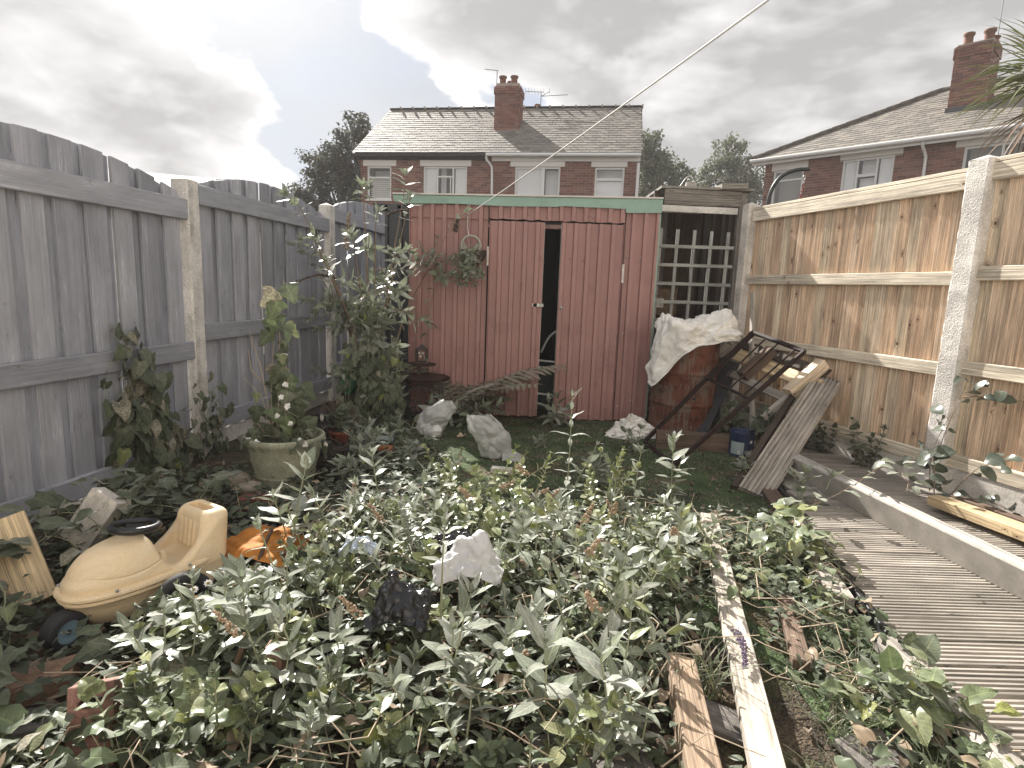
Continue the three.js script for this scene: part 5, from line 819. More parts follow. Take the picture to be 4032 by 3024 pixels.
// rusty table with cast iron legs
{
  const t = thing('garden_table', 'small brown garden table with leaf patterned iron side, left of the doors', 'table', [-0.82, 0, -5.25]); const ir = mat([0.05, 0.04, 0.038], { roughness: 0.7 });
  const g = new THREE.CylinderGeometry(0.21, 0.2, 0.028, 8); g.scale(1.15, 1, 0.8); g.rotateX(0.06); g.translate(-0.8, 0.42, -5.26); mesh('top', g, mat([0.2, 0.135, 0.105], { map: TX.rust, roughness: 0.8 }), t);
  mesh('shelf_top', new THREE.CylinderGeometry(0.13, 0.13, 0.02, 10).scale(1.2, 1, 0.7).translate(-0.86, 0.53, -5.36), mat([0.2, 0.15, 0.12], { map: TX.rust }), t);
  for (const [x, z] of [[-0.64, -5.16], [-0.98, -5.16], [-0.66, -5.38], [-0.96, -5.38]]) mesh('leg', tubeGeo([[x, 0, z], [x + 0.01, 0.41, z]], 0.014, 6, 2), ir, t);
  mesh('upright', boxAt(-0.875, -0.845, 0.42, 0.53, -5.37, -5.34), ir, t);
  const tp = []; for (let k = 0; k <= 12; k++) { const a = Math.PI * k / 12; tp.push([-0.81 - 0.16 * Math.cos(a), 0.2 + 0.15 * Math.sin(a), -5.14]); } mesh('arch', tubeGeo(tp, 0.009, 6, 24), ir, t);
  for (let k = 0; k < 5; k++) { const x = -0.93 + k * 0.06; mesh('scroll', tubeGeo([[-0.81, 0.05, -5.14], [lerp(-0.81, x, 0.5), 0.14, -5.135], [x, 0.22 + 0.04 * (k % 2), -5.14]], 0.006, 5, 12), ir, t); for (let j = 0; j < 3; j++) mesh('iron_leaf', new THREE.SphereGeometry(1, 8, 5).scale(0.022, 0.01, 0.005).rotateZ(rr(-1, 1)).translate(lerp(-0.81, x, 0.5 + j * 0.25) + rr(-0.015, 0.015), 0.12 + j * 0.055, -5.135), ir, t); }
  const l = thing('lantern', 'small dark lantern with pale beads standing on the garden table', 'lantern', [-0.84, 0.54, -5.37]);
  mesh('base', boxAt(-0.89, -0.79, 0.54, 0.555, -5.42, -5.32), ir, l); mesh('cap', new THREE.ConeGeometry(0.075, 0.05, 4).rotateY(0.78).translate(-0.84, 0.69, -5.37), ir, l); for (const [x, z] of [[-0.885, -5.33], [-0.795, -5.33], [-0.885, -5.41], [-0.795, -5.41]]) mesh('bar', boxAt(x - 0.005, x + 0.005, 0.555, 0.67, z - 0.005, z + 0.005), ir, l); for (const [x, y] of [[-0.85, 0.6], [-0.83, 0.63], [-0.86, 0.63]]) mesh('bead', new THREE.SphereGeometry(0.014, 10, 8).translate(x, y, -5.37), M.whitePaint, l);
}
// bits of coloured litter by the small plants
{
  solo('litter_box', boxAt(-1.0, -0.86, 0.05, 0.075, -4.2, -4.12), mat([0.5, 0.17, 0.06], { roughness: 0.6 }), 'flat orange plastic scrap among the plants in the shade', 'litter');
  solo('litter_can', new THREE.CylinderGeometry(0.028, 0.028, 0.12, 16).rotateZ(1.4).translate(-0.93, 0.1, -4.26), mat([0.28, 0.33, 0.34], { roughness: 0.35, metalness: 0.5 }), 'grey green can lying behind the orange scrap', 'can');
  solo('fallen_leaf', sheetGeo((u, v) => [-0.4 + (u - 0.5) * 0.07, 0.03 + 0.02 * Math.sin(u * 5) * Math.cos(v * 4), -4.75 + (v - 0.5) * 0.06], 8, 8, { amp: 0.01, freq: 30, seed: 1 }), mat([0.5, 0.36, 0.26]), 'curled pale brown dead leaf between the two clear bags', 'leaf');
}
// hanging basket on the shed and its hook
{
  const h = thing('hanging_basket', 'round wall basket hung on the shed by a cord, full of leaves', 'hanging basket', [-0.46, 1.45, -5.5]);
  const pts = []; for (let k = 0; k <= 20; k++) { const a = Math.PI * 2 * k / 20; pts.push([-0.42 + 0.085 * Math.cos(a), 1.62 + 0.085 * Math.sin(a), -5.48]); } mesh('ring', tubeGeo(pts, 0.011, 8, 40, true), mat([0.4, 0.38, 0.33]), h);
  mesh('bowl', new THREE.SphereGeometry(0.12, 20, 12, 0, 6.2832, 1.4, 1.75).scale(1, 1, 0.7).translate(-0.4, 1.56, -5.5), M.darkWood, h);
  mesh('cord', tubeGeo([[-0.46, 1.895, -5.575], [-0.462, 1.8, -5.55], [-0.44, 1.7, -5.48]], 0.004, 5, 10), M.whitePaint, h); mesh('hook', tubeGeo([[-0.46, 1.9, -5.6], [-0.46, 1.915, -5.575], [-0.46, 1.9, -5.565]], 0.006, 6, 8), M.galv, h);
}
// washing line, from the shed over the garden to a pole behind the camera
{
  const a = V3(-0.46, 1.9, -5.57), q = V3(0.71, 2.16, -2.0), dd = q.clone().sub(a), b = a.clone().addScaledVector(dd, 1.75), pts = []; for (let k = 0; k <= 24; k++) { const t = k / 24, p = a.clone().lerp(b, t); p.y -= 0.03 * 4 * t * (1 - t) - 0.025 * 0; pts.push(p); }
  solo('washing_line', tubeGeo(pts, 0.0042, 6, 60), mat([0.74, 0.72, 0.7], { roughness: 0.7 }), 'white washing line running from the shed up over the garden', 'washing line');
  const w = thing('line_pole', 'tall pole that holds the washing line behind the camera', 'pole', [b.x, 0, b.z]); mesh('pole', new THREE.CylinderGeometry(0.025, 0.03, b.y + 0.05, 14).translate(b.x, (b.y + 0.05) / 2, b.z), M.galv, w); mesh('hook', new THREE.TorusGeometry(0.03, 0.006, 6, 14).translate(b.x, b.y, b.z), M.galv, w);
}
// feeder crook beyond the brown fence
{
  const c = thing('feeder_crook', 'dark curved crook with a hanging chain above the brown fence', 'garden crook', [3.06, 0, -7.48]); const pm = mat([0.035, 0.04, 0.038], { roughness: 0.4 });
  mesh('pole', tubeGeo([[3.06, 0, -7.5], [3.06, 1.6, -7.5], [3.055, 2.2, -7.5], [3.06, 2.4, -7.5], [3.1, 2.58, -7.5], [3.2, 2.72, -7.5], [3.36, 2.79, -7.48], [3.5, 2.8, -7.46]], 0.024, 10, 60), pm, c);
  for (let k = 0; k < 7; k++) mesh('chain_link', new THREE.TorusGeometry(0.02, 0.006, 6, 12).scale(0.7, 1.2, 1).rotateY(k % 2 ? 1.57 : 0).translate(3.45 - 0.02 * (k > 3), 2.7 - k * 0.045, -7.46), k < 2 ? M.galv : mat([0.3, 0.09, 0.06], { roughness: 0.6 }), c);
}
// bricks, boards and slabs in the left foreground
{
  const sh = new THREE.Shape([[-0.1075, -0.051], [0.1075, -0.051], [0.1075, 0.051], [-0.1075, 0.051]].map(p => new THREE.Vector2(...p))); for (const x of [-0.065, 0, 0.065]) { const h = new THREE.Path(); h.absellipse(x, 0, 0.017, 0.031, 0, Math.PI * 2); sh.holes.push(h); }
  const g = new THREE.ExtrudeGeometry(sh, { depth: 0.065, bevelEnabled: true, bevelSize: 0.002, bevelThickness: 0.002, bevelSegments: 1, curveSegments: 14 }); g.rotateZ(Math.PI / 2 + 0.06); g.rotateX(-0.45); g.rotateY(0.3); g.translate(-1.07, 0.06, -1.4);
  solo('perforated_brick', g, mat([0.42, 0.24, 0.2], { map: TX.brick, bumpMap: TX.grain, bumpScale: 0.002 }), 'red brick with oval holes at the bottom left', 'brick');
  solo('brick', boxAt(-0.1075, 0.1075, -0.0325, 0.0325, -0.051, 0.051).rotateY(0.5).rotateZ(0.1).translate(-1.38, 0.045, -1.56), mat([0.42, 0.28, 0.2], { map: TX.brick }), 'dusty broken brick half buried left of the toy wheel', 'brick');
  solo('brick', boxAt(-0.1075, 0.1075, -0.0325, 0.0325, -0.051, 0.051).rotateY(0.2).translate(-1.35, 0.05, -3.05), mat([0.3, 0.12, 0.09], { map: TX.brick }), 'dark red brick lying behind the toy car', 'brick');
  solo('brick', boxAt(-0.022, 0.022, -0.07, 0.07, -0.02, 0.02).rotateZ(0.06).translate(-0.66, 0.13, -1.57), mat([0.5, 0.33, 0.27], { map: TX.brick }), 'upright brick piece showing between sunlit leaves', 'brick');
  solo('plank', beamGeo([-2.0, 0.27, -2.2], [-1.78, 0.0, -2.06], 0.15, 0.03, [0.5, 0.45, 0.75]), M.freshPine, 'pale plank leaning on the grey fence at the left edge', 'plank');
  solo('concrete_chunk', boxAt(-0.07, 0.07, -0.12, 0.12, -0.04, 0.04).rotateZ(-0.5).rotateX(-0.3).translate(-1.85, 0.16, -2.5), M.concreteSmooth, 'pale concrete chunk behind the leaning plank', 'concrete');
  solo('stick', taperTube([[-1.05, 0.02, -2.2], [-1.0, 0.12, -2.22], [-0.95, 0.26, -2.26]], 0.013, 0.01, 8), mat([0.3, 0.19, 0.13], { map: TX.weather }), 'short brown stick standing in front of the orange cloth', 'stick');
  solo('stick', taperTube([[-0.82, 0.02, -1.5], [-0.78, 0.1, -1.52], [-0.75, 0.2, -1.55]], 0.012, 0.009, 8), mat([0.28, 0.18, 0.12], { map: TX.weather }), 'thin brown stick right of the perforated brick', 'stick');
  for (const [x, z, w, d, t, l] of [[0.24, -1.36, 0.3, 0.16, 0.1, 'grey slate slab at the bottom edge beside the brown plank'], [-1.25, -1.42, 0.16, 0.1, 0.4, 'small grey slate piece left of the perforated brick'], [0.62, -1.5, 0.2, 0.12, -0.5, 'dark slate piece between the two planks'], [1.02, -1.42, 0.16, 0.12, 0.3, 'grey slate piece right of the long plank'], [-1.5, -1.3, 0.3, 0.2, 0.2, 'dark slate slab in the bottom left corner']]) solo('slate_piece', new THREE.BoxGeometry(w, 0.02, d).rotateY(t).rotateZ(rr(-0.08, 0.08)).translate(x, groundY(x, z) + 0.03, z), mat([0.28, 0.26, 0.25], { map: TX.slate }), l, 'slate');
}

// ---------------------------------------------------------------- plants
seed = 777;
const halfWidth = {
  lance: t => Math.pow(Math.sin(Math.PI * Math.pow(t, 0.72)), 0.9) * (1 - 0.12 * t),
  heart: t => t < 0.12 ? 0.75 + t * 2 : Math.pow(Math.max(0, 1 - Math.pow((t - 0.12) / 0.88, 1.7)), 0.85),
  lobed: t => (t < 0.1 ? 0.6 + 3 * t : Math.pow(Math.max(0, 1 - Math.pow((t - 0.1) / 0.9, 1.9)), 0.8)) * (0.78 + 0.3 * Math.abs(Math.sin(t * 8.2 + 0.5))),
  oval: t => Math.sqrt(Math.max(0, Math.sin(Math.PI * Math.pow(t, 0.85)))),
  blade: t => (1 - t) * 0.9 + 0.1 * (t < 0.98),
  strap: t => Math.min(1, 0.5 + t * 3) * (1 - Math.pow(t, 3)),
};
function leafGeo(kind, L, W, o = {}) {                                // base at the origin, tip along +y, upper face +z
  const n = o.n || 6, a = o.a || 1, pos = [], uv = [], idx = [], hw = halfWidth[kind], fold = o.fold ?? 0.35, droop = o.droop ?? 0.6, wave = o.wave ?? 0.06, ph = o.ph || 0;
  let y = 0, z = 0;
  for (let i = 0; i <= n; i++) {
    const t = i / n, ang = -droop * (t - 0.25); if (i) { y += Math.cos(ang) * L / n; z += Math.sin(ang) * L / n; }
    for (let k = -a; k <= a; k++) {
      const s = k / a, w = hw(t) * W / 2 * s, heartDip = kind === 'heart' && i === 0 ? -Math.abs(s) * L * 0.16 : 0;
      const zz = z + Math.abs(w) * Math.tan(fold) * 0.8 + wave * W * Math.sin(t * 9 + s * 3 + ph) * Math.abs(s);
      pos.push(w, y + heartDip + Math.abs(s) * (kind === 'lobed' ? 0.1 * L * Math.sin(t * 8) : 0), zz); uv.push(0.5 + s * 0.5, t);
    }
  }
  const c = 2 * a + 1; for (let i = 0; i < n; i++) for (let k = 0; k < 2 * a; k++) { const p = i * c + k; idx.push(p, p + 1, p + c, p + 1, p + c + 1, p + c); }
  const g = new THREE.BufferGeometry(); g.setAttribute('position', new THREE.Float32BufferAttribute(pos, 3)); g.setAttribute('uv', new THREE.Float32BufferAttribute(uv, 2)); g.setIndex(idx); g.computeVertexNormals(); return g;
}
const LV = {
  lance: [0.1, 0.3, 0.5, 0.75, 1.2, 0.4, 0.2].map((d, i) => leafGeo('lance', 1, 0.3 + 0.03 * (i % 3), { droop: d, fold: 0.04 + 0.06 * (i % 4), wave: 0.05 + 0.03 * (i % 2), ph: i * 1.3, n: 7 })),
  heart: [0.3, 0.6, 0.9, 0.5].map((d, i) => leafGeo('heart', 1, 0.82, { droop: d, fold: 0.12 + 0.1 * (i % 3), wave: 0.07, ph: i * 2, a: 2 })),
  lobed: [0.4, 0.8, 0.6].map((d, i) => leafGeo('lobed', 1, 1.0, { droop: d, fold: 0.12 + 0.08 * i, wave: 0.08, ph: i * 2.2, a: 2, n: 10 })),
  oval: [0.3, 0.7, 0.5].map((d, i) => leafGeo('oval', 1, 0.55, { droop: d, fold: 0.25, ph: i, n: 5 })),
  dead: [2.2, 2.9, 1.6].map((d, i) => leafGeo('oval', 1, 0.6, { droop: d, fold: 0.7, wave: 0.2, ph: i * 1.9, a: 2 })),
  strap: [0.3, 0.7, 1.2].map((d, i) => leafGeo('strap', 1, 0.055, { droop: d, fold: 0.4, wave: 0, n: 7 })),
  blade: [0.6, 1.1, 1.6].map((d, i) => leafGeo('blade', 1, 0.035, { droop: d, fold: 0.3, wave: 0, n: 5 })),
};
const leafMat = (c, o = {}) => mat(c, { map: TX.leaf, bumpMap: TX.leafBump, bumpScale: 0.0012, roughness: 0.92, transmission: 0.3, thickness: 0, clearcoat: 1, clearcoatRoughness: 0.31, sheen: 0.2, sheenRoughness: 0.5, ...o });
const LM = {
  budd: [[0.46, 0.5, 0.39], [0.38, 0.44, 0.31], [0.54, 0.57, 0.48], [0.41, 0.47, 0.31], [0.31, 0.36, 0.25]].map(c => leafMat(c)),
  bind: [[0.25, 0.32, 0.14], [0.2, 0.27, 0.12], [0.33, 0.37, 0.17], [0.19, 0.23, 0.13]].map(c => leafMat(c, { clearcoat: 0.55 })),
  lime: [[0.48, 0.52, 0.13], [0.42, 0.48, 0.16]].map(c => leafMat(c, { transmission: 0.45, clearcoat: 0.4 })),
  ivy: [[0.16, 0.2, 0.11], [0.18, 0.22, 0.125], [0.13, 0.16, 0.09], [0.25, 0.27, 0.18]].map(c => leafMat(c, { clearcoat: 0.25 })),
  pale: [[0.5, 0.47, 0.36], [0.42, 0.4, 0.28]].map(c => leafMat(c, { map: TX.leafSpot, clearcoat: 0.2 })),
  dead: [[0.33, 0.22, 0.14], [0.26, 0.17, 0.11], [0.42, 0.3, 0.2]].map(c => leafMat(c, { clearcoat: 0.1, transmission: 0.2 })),
  fern: [[0.42, 0.34, 0.25], [0.48, 0.37, 0.28], [0.34, 0.34, 0.2]].map(c => leafMat(c, { clearcoat: 0.1 })),
  bramble: [[0.07, 0.1, 0.06], [0.09, 0.12, 0.07]].map(c => leafMat(c, { clearcoat: 0.9, clearcoatRoughness: 0.3, transmission: 0.15 })),
  small: [[0.42, 0.48, 0.18], [0.36, 0.43, 0.16], [0.5, 0.52, 0.26]].map(c => leafMat(c)),
};
M.stem = mat([0.3, 0.31, 0.2], { roughness: 0.8 }); M.woodyStem = mat([0.24, 0.18, 0.13], { roughness: 0.9 }); M.dryStem = mat([0.42, 0.34, 0.25], { roughness: 0.9 });

class Plant {
  constructor(name, label, category, base, group, o = {}) {
    this.g = thing(name, label, category, base, group); this.o = o; this.parts = o.parts ?? true; this.stems = new Acc(); this.merged = new Map(); this.n = 0; this.leafName = o.leafName || 'leaf'; this.off = V3(...base);
  }
  leaf(geo, m, at, dir, up, size, wide = 1) {
    const y = dir.clone().normalize(), z = up.clone().addScaledVector(y, -up.dot(y)); if (z.lengthSq() < 1e-6) z.set(0, 0, 1).addScaledVector(y, -y.z); z.normalize(); const x = y.clone().cross(z);
    const m4 = new THREE.Matrix4().makeBasis(x.multiplyScalar(size * wide), y.multiplyScalar(size), z.multiplyScalar(size)).setPosition(at.x - this.off.x, at.y - this.off.y, at.z - this.off.z);
    if (this.parts && this.n < 290) { const l = new THREE.Mesh(geo, m); l.name = this.leafName; l.castShadow = l.receiveShadow = true; m4.decompose(l.position, l.quaternion, l.scale); this.g.add(l); this.n++; }
    else { if (!this.merged.has(m)) this.merged.set(m, new Acc()); this.merged.get(m).add(geo, m4); }
  }
  stem(pts, r0, r1, rs = 5) { const g = taperTube(pts.map(p => p.clone().sub(this.off)), r0, r1, rs); if (this.parts && r0 >= 0.004 && (this.ns = (this.ns || 0) + 1) <= 14) (this.own = this.own || []).push(g); else this.stems.add(g); }
  end(m = M.stem) { for (const g of this.own || []) mesh('stem', g, m, this.g, false); if (this.stems.k) { const q = mesh('stalks', this.stems.geo(), m, this.g, false); q.userData.kind = 'stuff'; } for (const [mm, a] of this.merged) { const f = mesh('foliage', a.geo(), mm, this.g, false); f.userData.kind = 'stuff'; } return this.g; }
}
// an upright shoot with leaves in crossed pairs, longest below the middle, upright at the tip
function shoot(P, base, dir, len, nodes, o = {}) {
  const set = o.set || LV.lance, mats = o.mats || LM.budd, size = o.size || 0.1, d = dir.clone().normalize(), pts = [], side = V3(rr(-1, 1), 0, rr(-1, 1)).normalize(), bend = o.bend ?? rr(0.05, 0.2), sag = o.sag || 0;
  for (let k = 0; k <= 6; k++) { const t = k / 6; pts.push(base.clone().addScaledVector(d, len * t).addScaledVector(side, bend * len * t * t).add(V3(0, -sag * len * t * t, 0))); }
  P.stem(pts, o.r0 || 0.0045, 0.0018, 5);
  const curve = new THREE.CatmullRomCurve3(pts), az0 = rnd() * 6.28, from = o.from ?? 0.12;
  for (let k = 0; k < nodes; k++) {
    const t = from + (1 - from) * (k / (nodes - 0.6)), at = curve.getPoint(Math.min(1, t)), tan = curve.getTangent(Math.min(1, t)), az = az0 + k * 1.5708 + rr(-0.3, 0.3);
    const u = V3(1, 0, 0).cross(tan).normalize(); if (u.lengthSq() < 0.1) u.set(0, 0, 1); const w = tan.clone().cross(u);
    const open = lerp(o.open0 ?? 1.55, o.open1 ?? 0.55, t * t) + rr(-0.15, 0.15), sz = size * (0.55 + 0.75 * Math.sin(Math.PI * (0.18 + 0.72 * (1 - t)))) * rr(0.8, 1.2);
    for (const s of o.alt ? [k % 2 ? 1 : -1] : [1, -1]) {
      if (rnd() < 0.06) continue; const r = u.clone().multiplyScalar(Math.cos(az) * s).addScaledVector(w, Math.sin(az) * s), dd = tan.clone().multiplyScalar(Math.cos(open)).addScaledVector(r, Math.sin(open)), up = tan.clone().multiplyScalar(Math.sin(open)).addScaledVector(r, -Math.cos(open));
      P.leaf(pick(set), rnd() < (o.lime || 0) ? pick(LM.lime) : pick(mats), at, dd, up, sz, rr(0.85, 1.2));
    }
  }
  if (!o.noTip) for (let k = 0; k < 4; k++) { const a = k * 1.57 + az0, tan = curve.getTangent(1), dd = tan.clone().add(V3(Math.cos(a), 0.1, Math.sin(a)).multiplyScalar(k < 2 ? 0.35 : 0.8)); P.leaf(pick(set), pick(mats), curve.getPoint(1), dd, tan.clone().sub(V3(Math.cos(a), 0, Math.sin(a))), size * (k < 2 ? 0.45 : 0.7)); }
  return curve;
}
// a creeping or climbing vine: heart leaves on short stalks along a line
function vine(P, pts, n, o = {}) {
  const curve = new THREE.CatmullRomCurve3(pts.map(p => p.isVector3 ? p : V3(...p))), set = o.set || LV.heart, mats = o.mats || LM.bind, size = o.size || 0.06, out = o.out || V3(0, 1, 0);
  P.stem(curve.getPoints(Math.max(6, pts.length * 3)), o.r || 0.0025, 0.0015, 4);
  for (let k = 0; k < n; k++) {
    const t = (k + rr(0.1, 0.9)) / n, at = curve.getPoint(t), sd = V3(rr(-1, 1), rr(-0.4, 0.7), rr(-1, 1)).normalize(), stalk = at.clone().addScaledVector(sd, rr(0.015, 0.05)).addScaledVector(out, rr(0.01, 0.05));
    P.stem([at, at.clone().lerp(stalk, 0.5).add(V3(0, 0.006, 0)), stalk], 0.0014, 0.001, 3);
    const up = out.clone().add(V3(rr(-0.5, 0.5), rr(-0.2, 0.6), rr(-0.5, 0.5))).normalize(), dir = (o.hang ? V3(rr(-0.6, 0.6), -1, rr(-0.3, 0.3)) : V3(rr(-1, 1), rr(-0.5, 0.2), rr(-1, 1))).addScaledVector(sd, 0.5);
    P.leaf(pick(set), rnd() < (o.lime ?? 0.08) ? pick(LM.lime) : rnd() < (o.pale || 0) ? pick(LM.pale) : pick(mats), stalk, dir, up, size * rr(0.6, 1.35), rr(0.85, 1.1));
  }
}
const onGround = (x, z, dy = 0) => V3(x, groundY(x, z) + dy, z);

// --- silvery buddleia thicket in the sun
const thicketL = z => z < -1.7 && z > -2.25 ? -0.8 : z > -1.9 ? -0.98 : lerp(-0.98, -0.72, clamp((-z - 1.9) / 1.0, 0, 1)), thicketR = z => lerp(0.36, 1.02, clamp((-z - 1.35) / 1.5, 0, 1));
const seedHead = (P, at, dir, len, m) => { const acc = new Acc(), q = new THREE.IcosahedronGeometry(1, 0), d = dir.clone().normalize(); for (let k = 0; k < 46; k++) { const t = k / 46, r = 0.014 * (1 - t * 0.7), a = rnd() * 6.28, p = at.clone().addScaledVector(d, len * t).sub(P.off); acc.add(q, new THREE.Matrix4().makeRotationFromEuler(new THREE.Euler(rnd() * 3, rnd() * 3, 0)).scale(V3(1, 1, 1).multiplyScalar(rr(0.003, 0.0065))).setPosition(p.x + r * Math.cos(a), p.y + rr(-0.006, 0.006), p.z + r * Math.sin(a))); } mesh('seed_head', acc.geo(), m, P.g, false); };
const zone = (x, z) => z > -1.6 ? (x < -0.45 ? 'left of centre at the bottom edge' : x < 0.1 ? 'middle of the bottom edge' : 'beside the brown plank at the bottom') : z > -2.05 ? (x < -0.5 ? 'right of the white daisies' : x < 0.05 ? 'around the black and white bags' : 'left of the long pale plank') : z > -2.5 ? (x < -0.5 ? 'between orange cloth and bluish scrap' : x < 0.2 ? 'just behind the white plastic bag' : 'left of the far end of the long plank') : x < -0.3 ? 'at the far left edge of the thicket' : x < 0.4 ? 'at the far edge facing the shed doors' : 'at the far right edge facing the gate';
M.seedHead = mat([0.34, 0.24, 0.16]);
for (let z = -1.34; z > -2.98; z -= 0.165) for (let x = thicketL(z) + rr(0, 0.08); x < thicketR(z); x += 0.175) {
  const px = x + rr(-0.05, 0.05), pz = z + rr(-0.05, 0.05); if (Math.hypot(px + 0.13, pz + 1.97) < 0.12 || Math.hypot(px + 0.33, pz + 1.74) < 0.1) continue;
  if (px > 0.36 && pz > -1.75 && px < 0.66) continue; if (px < -0.84 && pz < -2.1) continue;
  const near = clamp((pz + 3.2) / 1.9, 0, 1), front = px > -0.5 && px < 0.12 && pz > -2.0, h = pz < -2.6 ? rr(0.1, 0.2) : front ? rr(0.1, 0.19) : rr(0.17, 0.36);
  const kind = rnd(), silver = kind < 0.62;
  const P = new Plant(silver ? 'buddleia' : 'weed', (silver ? 'bushy silvery weed with lance shaped leaves, ' : 'green weed with small leaves, ') + zone(px, pz), 'weed', onGround(px, pz).toArray(), silver ? 'silvery weeds of the thicket' : 'green weeds of the thicket', { parts: pz > -2.45 });
  const ns = silver ? 2 + Math.floor(rnd() * 2) : 3;
  for (let k = 0; k < ns; k++) {
    const b = onGround(px + rr(-0.06, 0.06), pz + rr(-0.06, 0.06), 0.02), d = V3(rr(-0.6, 0.6), 1, rr(-0.45, 0.6));
    if (silver) shoot(P, b, d, h * rr(0.75, 1.15), 5 + Math.floor(rnd() * 3), { size: rr(0.05, 0.086), lime: 0.06, open0: rr(1.35, 1.75), open1: 0.7 });
    else shoot(P, b, d, h * rr(0.6, 1.0), 6, { size: rr(0.035, 0.06), lime: 0.14, mats: kind < 0.8 ? LM.bind : LM.small, set: kind < 0.8 ? LV.heart : LV.oval, open0: 1.5 });
  }
  P.parts = false;
  for (let k = 0; k < 4; k++) shoot(P, onGround(px + rr(-0.09, 0.09), pz + rr(-0.09, 0.09), 0.0), V3(rr(-0.9, 0.9), 1, rr(-0.7, 0.7)), h * rr(0.35, 0.75), 4, { size: rr(0.03, 0.06), lime: 0.06, mats: LM.bind, set: rnd() < 0.5 ? LV.oval : LV.lance, open0: 1.5 });
  if (rnd() < 0.2) seedHead(P, onGround(px, pz, h * 0.95), V3(rr(-0.8, 0.8), rr(0.2, 1), rr(-0.5, 0.5)), rr(0.06, 0.12), M.seedHead);
  P.end();
}
// tall single shoots that stand out above it
for (const [x, z, h, label, sz] of [[-0.93, -2.38, 0.42, 'tall silvery shoot standing between the toy car and the thicket', 0.12], [-0.62, -2.75, 0.36, 'slim silvery shoot left of the blue plastic scrap', 0.09], [0.33, -3.2, 0.62, 'tallest slim shoot, in front of the right shed door', 0.085], [0.95, -3.28, 0.4, 'leafy silvery shoot in front of the iron gate foot', 0.1], [0.72, -3.2, 0.34, 'pale shoot between the tallest shoot and the iron gate', 0.08], [-0.2, -1.75, 0.5, 'thin bare stemmed shoot in front of the white plastic bag', 0.05], [-0.75, -1.62, 0.34, 'drooping silvery shoot at the left end of the thicket', 0.12], [0.3, -1.42, 0.26, 'large leaved silvery shoot at the bottom edge beside the brown plank', 0.12], [0.12, -1.45, 0.27, 'drooping large leaved shoot at the bottom centre', 0.12], [-0.15, -1.55, 0.33, 'broad silvery shoot in the near middle of the thicket', 0.1]]) {
  const P = new Plant('buddleia', label, 'weed', onGround(x, z).toArray(), 'silvery weeds of the thicket');
  shoot(P, onGround(x, z, 0.02), V3(rr(-0.12, 0.12), 1, rr(-0.1, 0.12)), h, Math.round(h * 16) + 1, { size: sz, bend: 0.08, from: sz < 0.06 ? 0.6 : 0.15 });
  if (sz > 0.08) shoot(P, onGround(x, z, 0.02), V3(rr(-0.5, 0.5), 1, rr(-0.3, 0.4)), h * 0.65, 5, { size: sz * 0.85 });
  P.end();
}
// small leaved bright bushes at the far edge of the thicket
for (const [x, z, label] of [[-0.3, -3.05, 'bright small leaved bush at the far left edge of the thicket'], [0.02, -3.05, 'bright small leaved bush near the pale rubble'], [0.55, -3.0, 'small leaved bush in the far middle of the thicket']]) {
  const P = new Plant('small_bush', label, 'bush', onGround(x, z).toArray(), 'small leaved bushes');
  for (let k = 0; k < 7; k++) shoot(P, onGround(x + rr(-0.1, 0.1), z + rr(-0.08, 0.08), 0.02), V3(rr(-0.8, 0.8), 1, rr(-0.5, 0.5)), rr(0.22, 0.36), 12, { size: 0.034, set: LV.oval, mats: LM.small, open0: 1.3, bend: 0.4 });
  P.end();
}
// --- bindweed and mixed low weeds
const vineAreas = [];
function creeper(x, z, label, group, o = {}) {
  const P = new Plant(o.name || 'bindweed', label, 'weed', onGround(x, z).toArray(), group, { parts: o.parts ?? true });
  for (let k = 0; k < (o.k || 4); k++) { const a = rnd() * 6.28, r = o.r || 0.16, h = o.h || 0.1; vine(P, [onGround(x + rr(-0.03, 0.03), z + rr(-0.03, 0.03), 0.01), onGround(x + Math.cos(a) * r * 0.5, z + Math.sin(a) * r * 0.5, h * rr(0.5, 1.1)), onGround(x + Math.cos(a) * r, z + Math.sin(a) * r, h * rr(0.5, 1.2)), onGround(x + Math.cos(a + 0.4) * r * 1.5, z + Math.sin(a + 0.4) * r * 1.5, h * rr(0.2, 0.8))], o.n || 8, { size: o.size || 0.055, mats: o.mats, lime: o.lime, pale: o.pale, set: o.set }); }
  P.end();
}
// sunny right side, over the deck edge
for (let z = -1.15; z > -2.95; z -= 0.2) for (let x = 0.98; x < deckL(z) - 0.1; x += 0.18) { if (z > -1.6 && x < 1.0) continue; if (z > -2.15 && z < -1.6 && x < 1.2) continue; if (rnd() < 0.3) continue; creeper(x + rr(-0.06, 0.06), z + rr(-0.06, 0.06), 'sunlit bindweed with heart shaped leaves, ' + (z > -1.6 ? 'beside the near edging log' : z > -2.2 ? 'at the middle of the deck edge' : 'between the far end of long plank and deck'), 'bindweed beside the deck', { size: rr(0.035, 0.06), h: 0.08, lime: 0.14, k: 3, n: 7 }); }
for (const [x, z, label] of [[1.36, -2.55, 'big leaved bindweed clump climbing over the deck edge'], [1.45, -2.85, 'bindweed clump at the reddish edging plank'], [1.3, -1.55, 'bindweed clump over the near edging log']]) creeper(x - 0.05, z, label, 'bindweed beside the deck', { size: 0.08, h: 0.13, k: 5, n: 8, lime: 0.1, r: 0.12 });
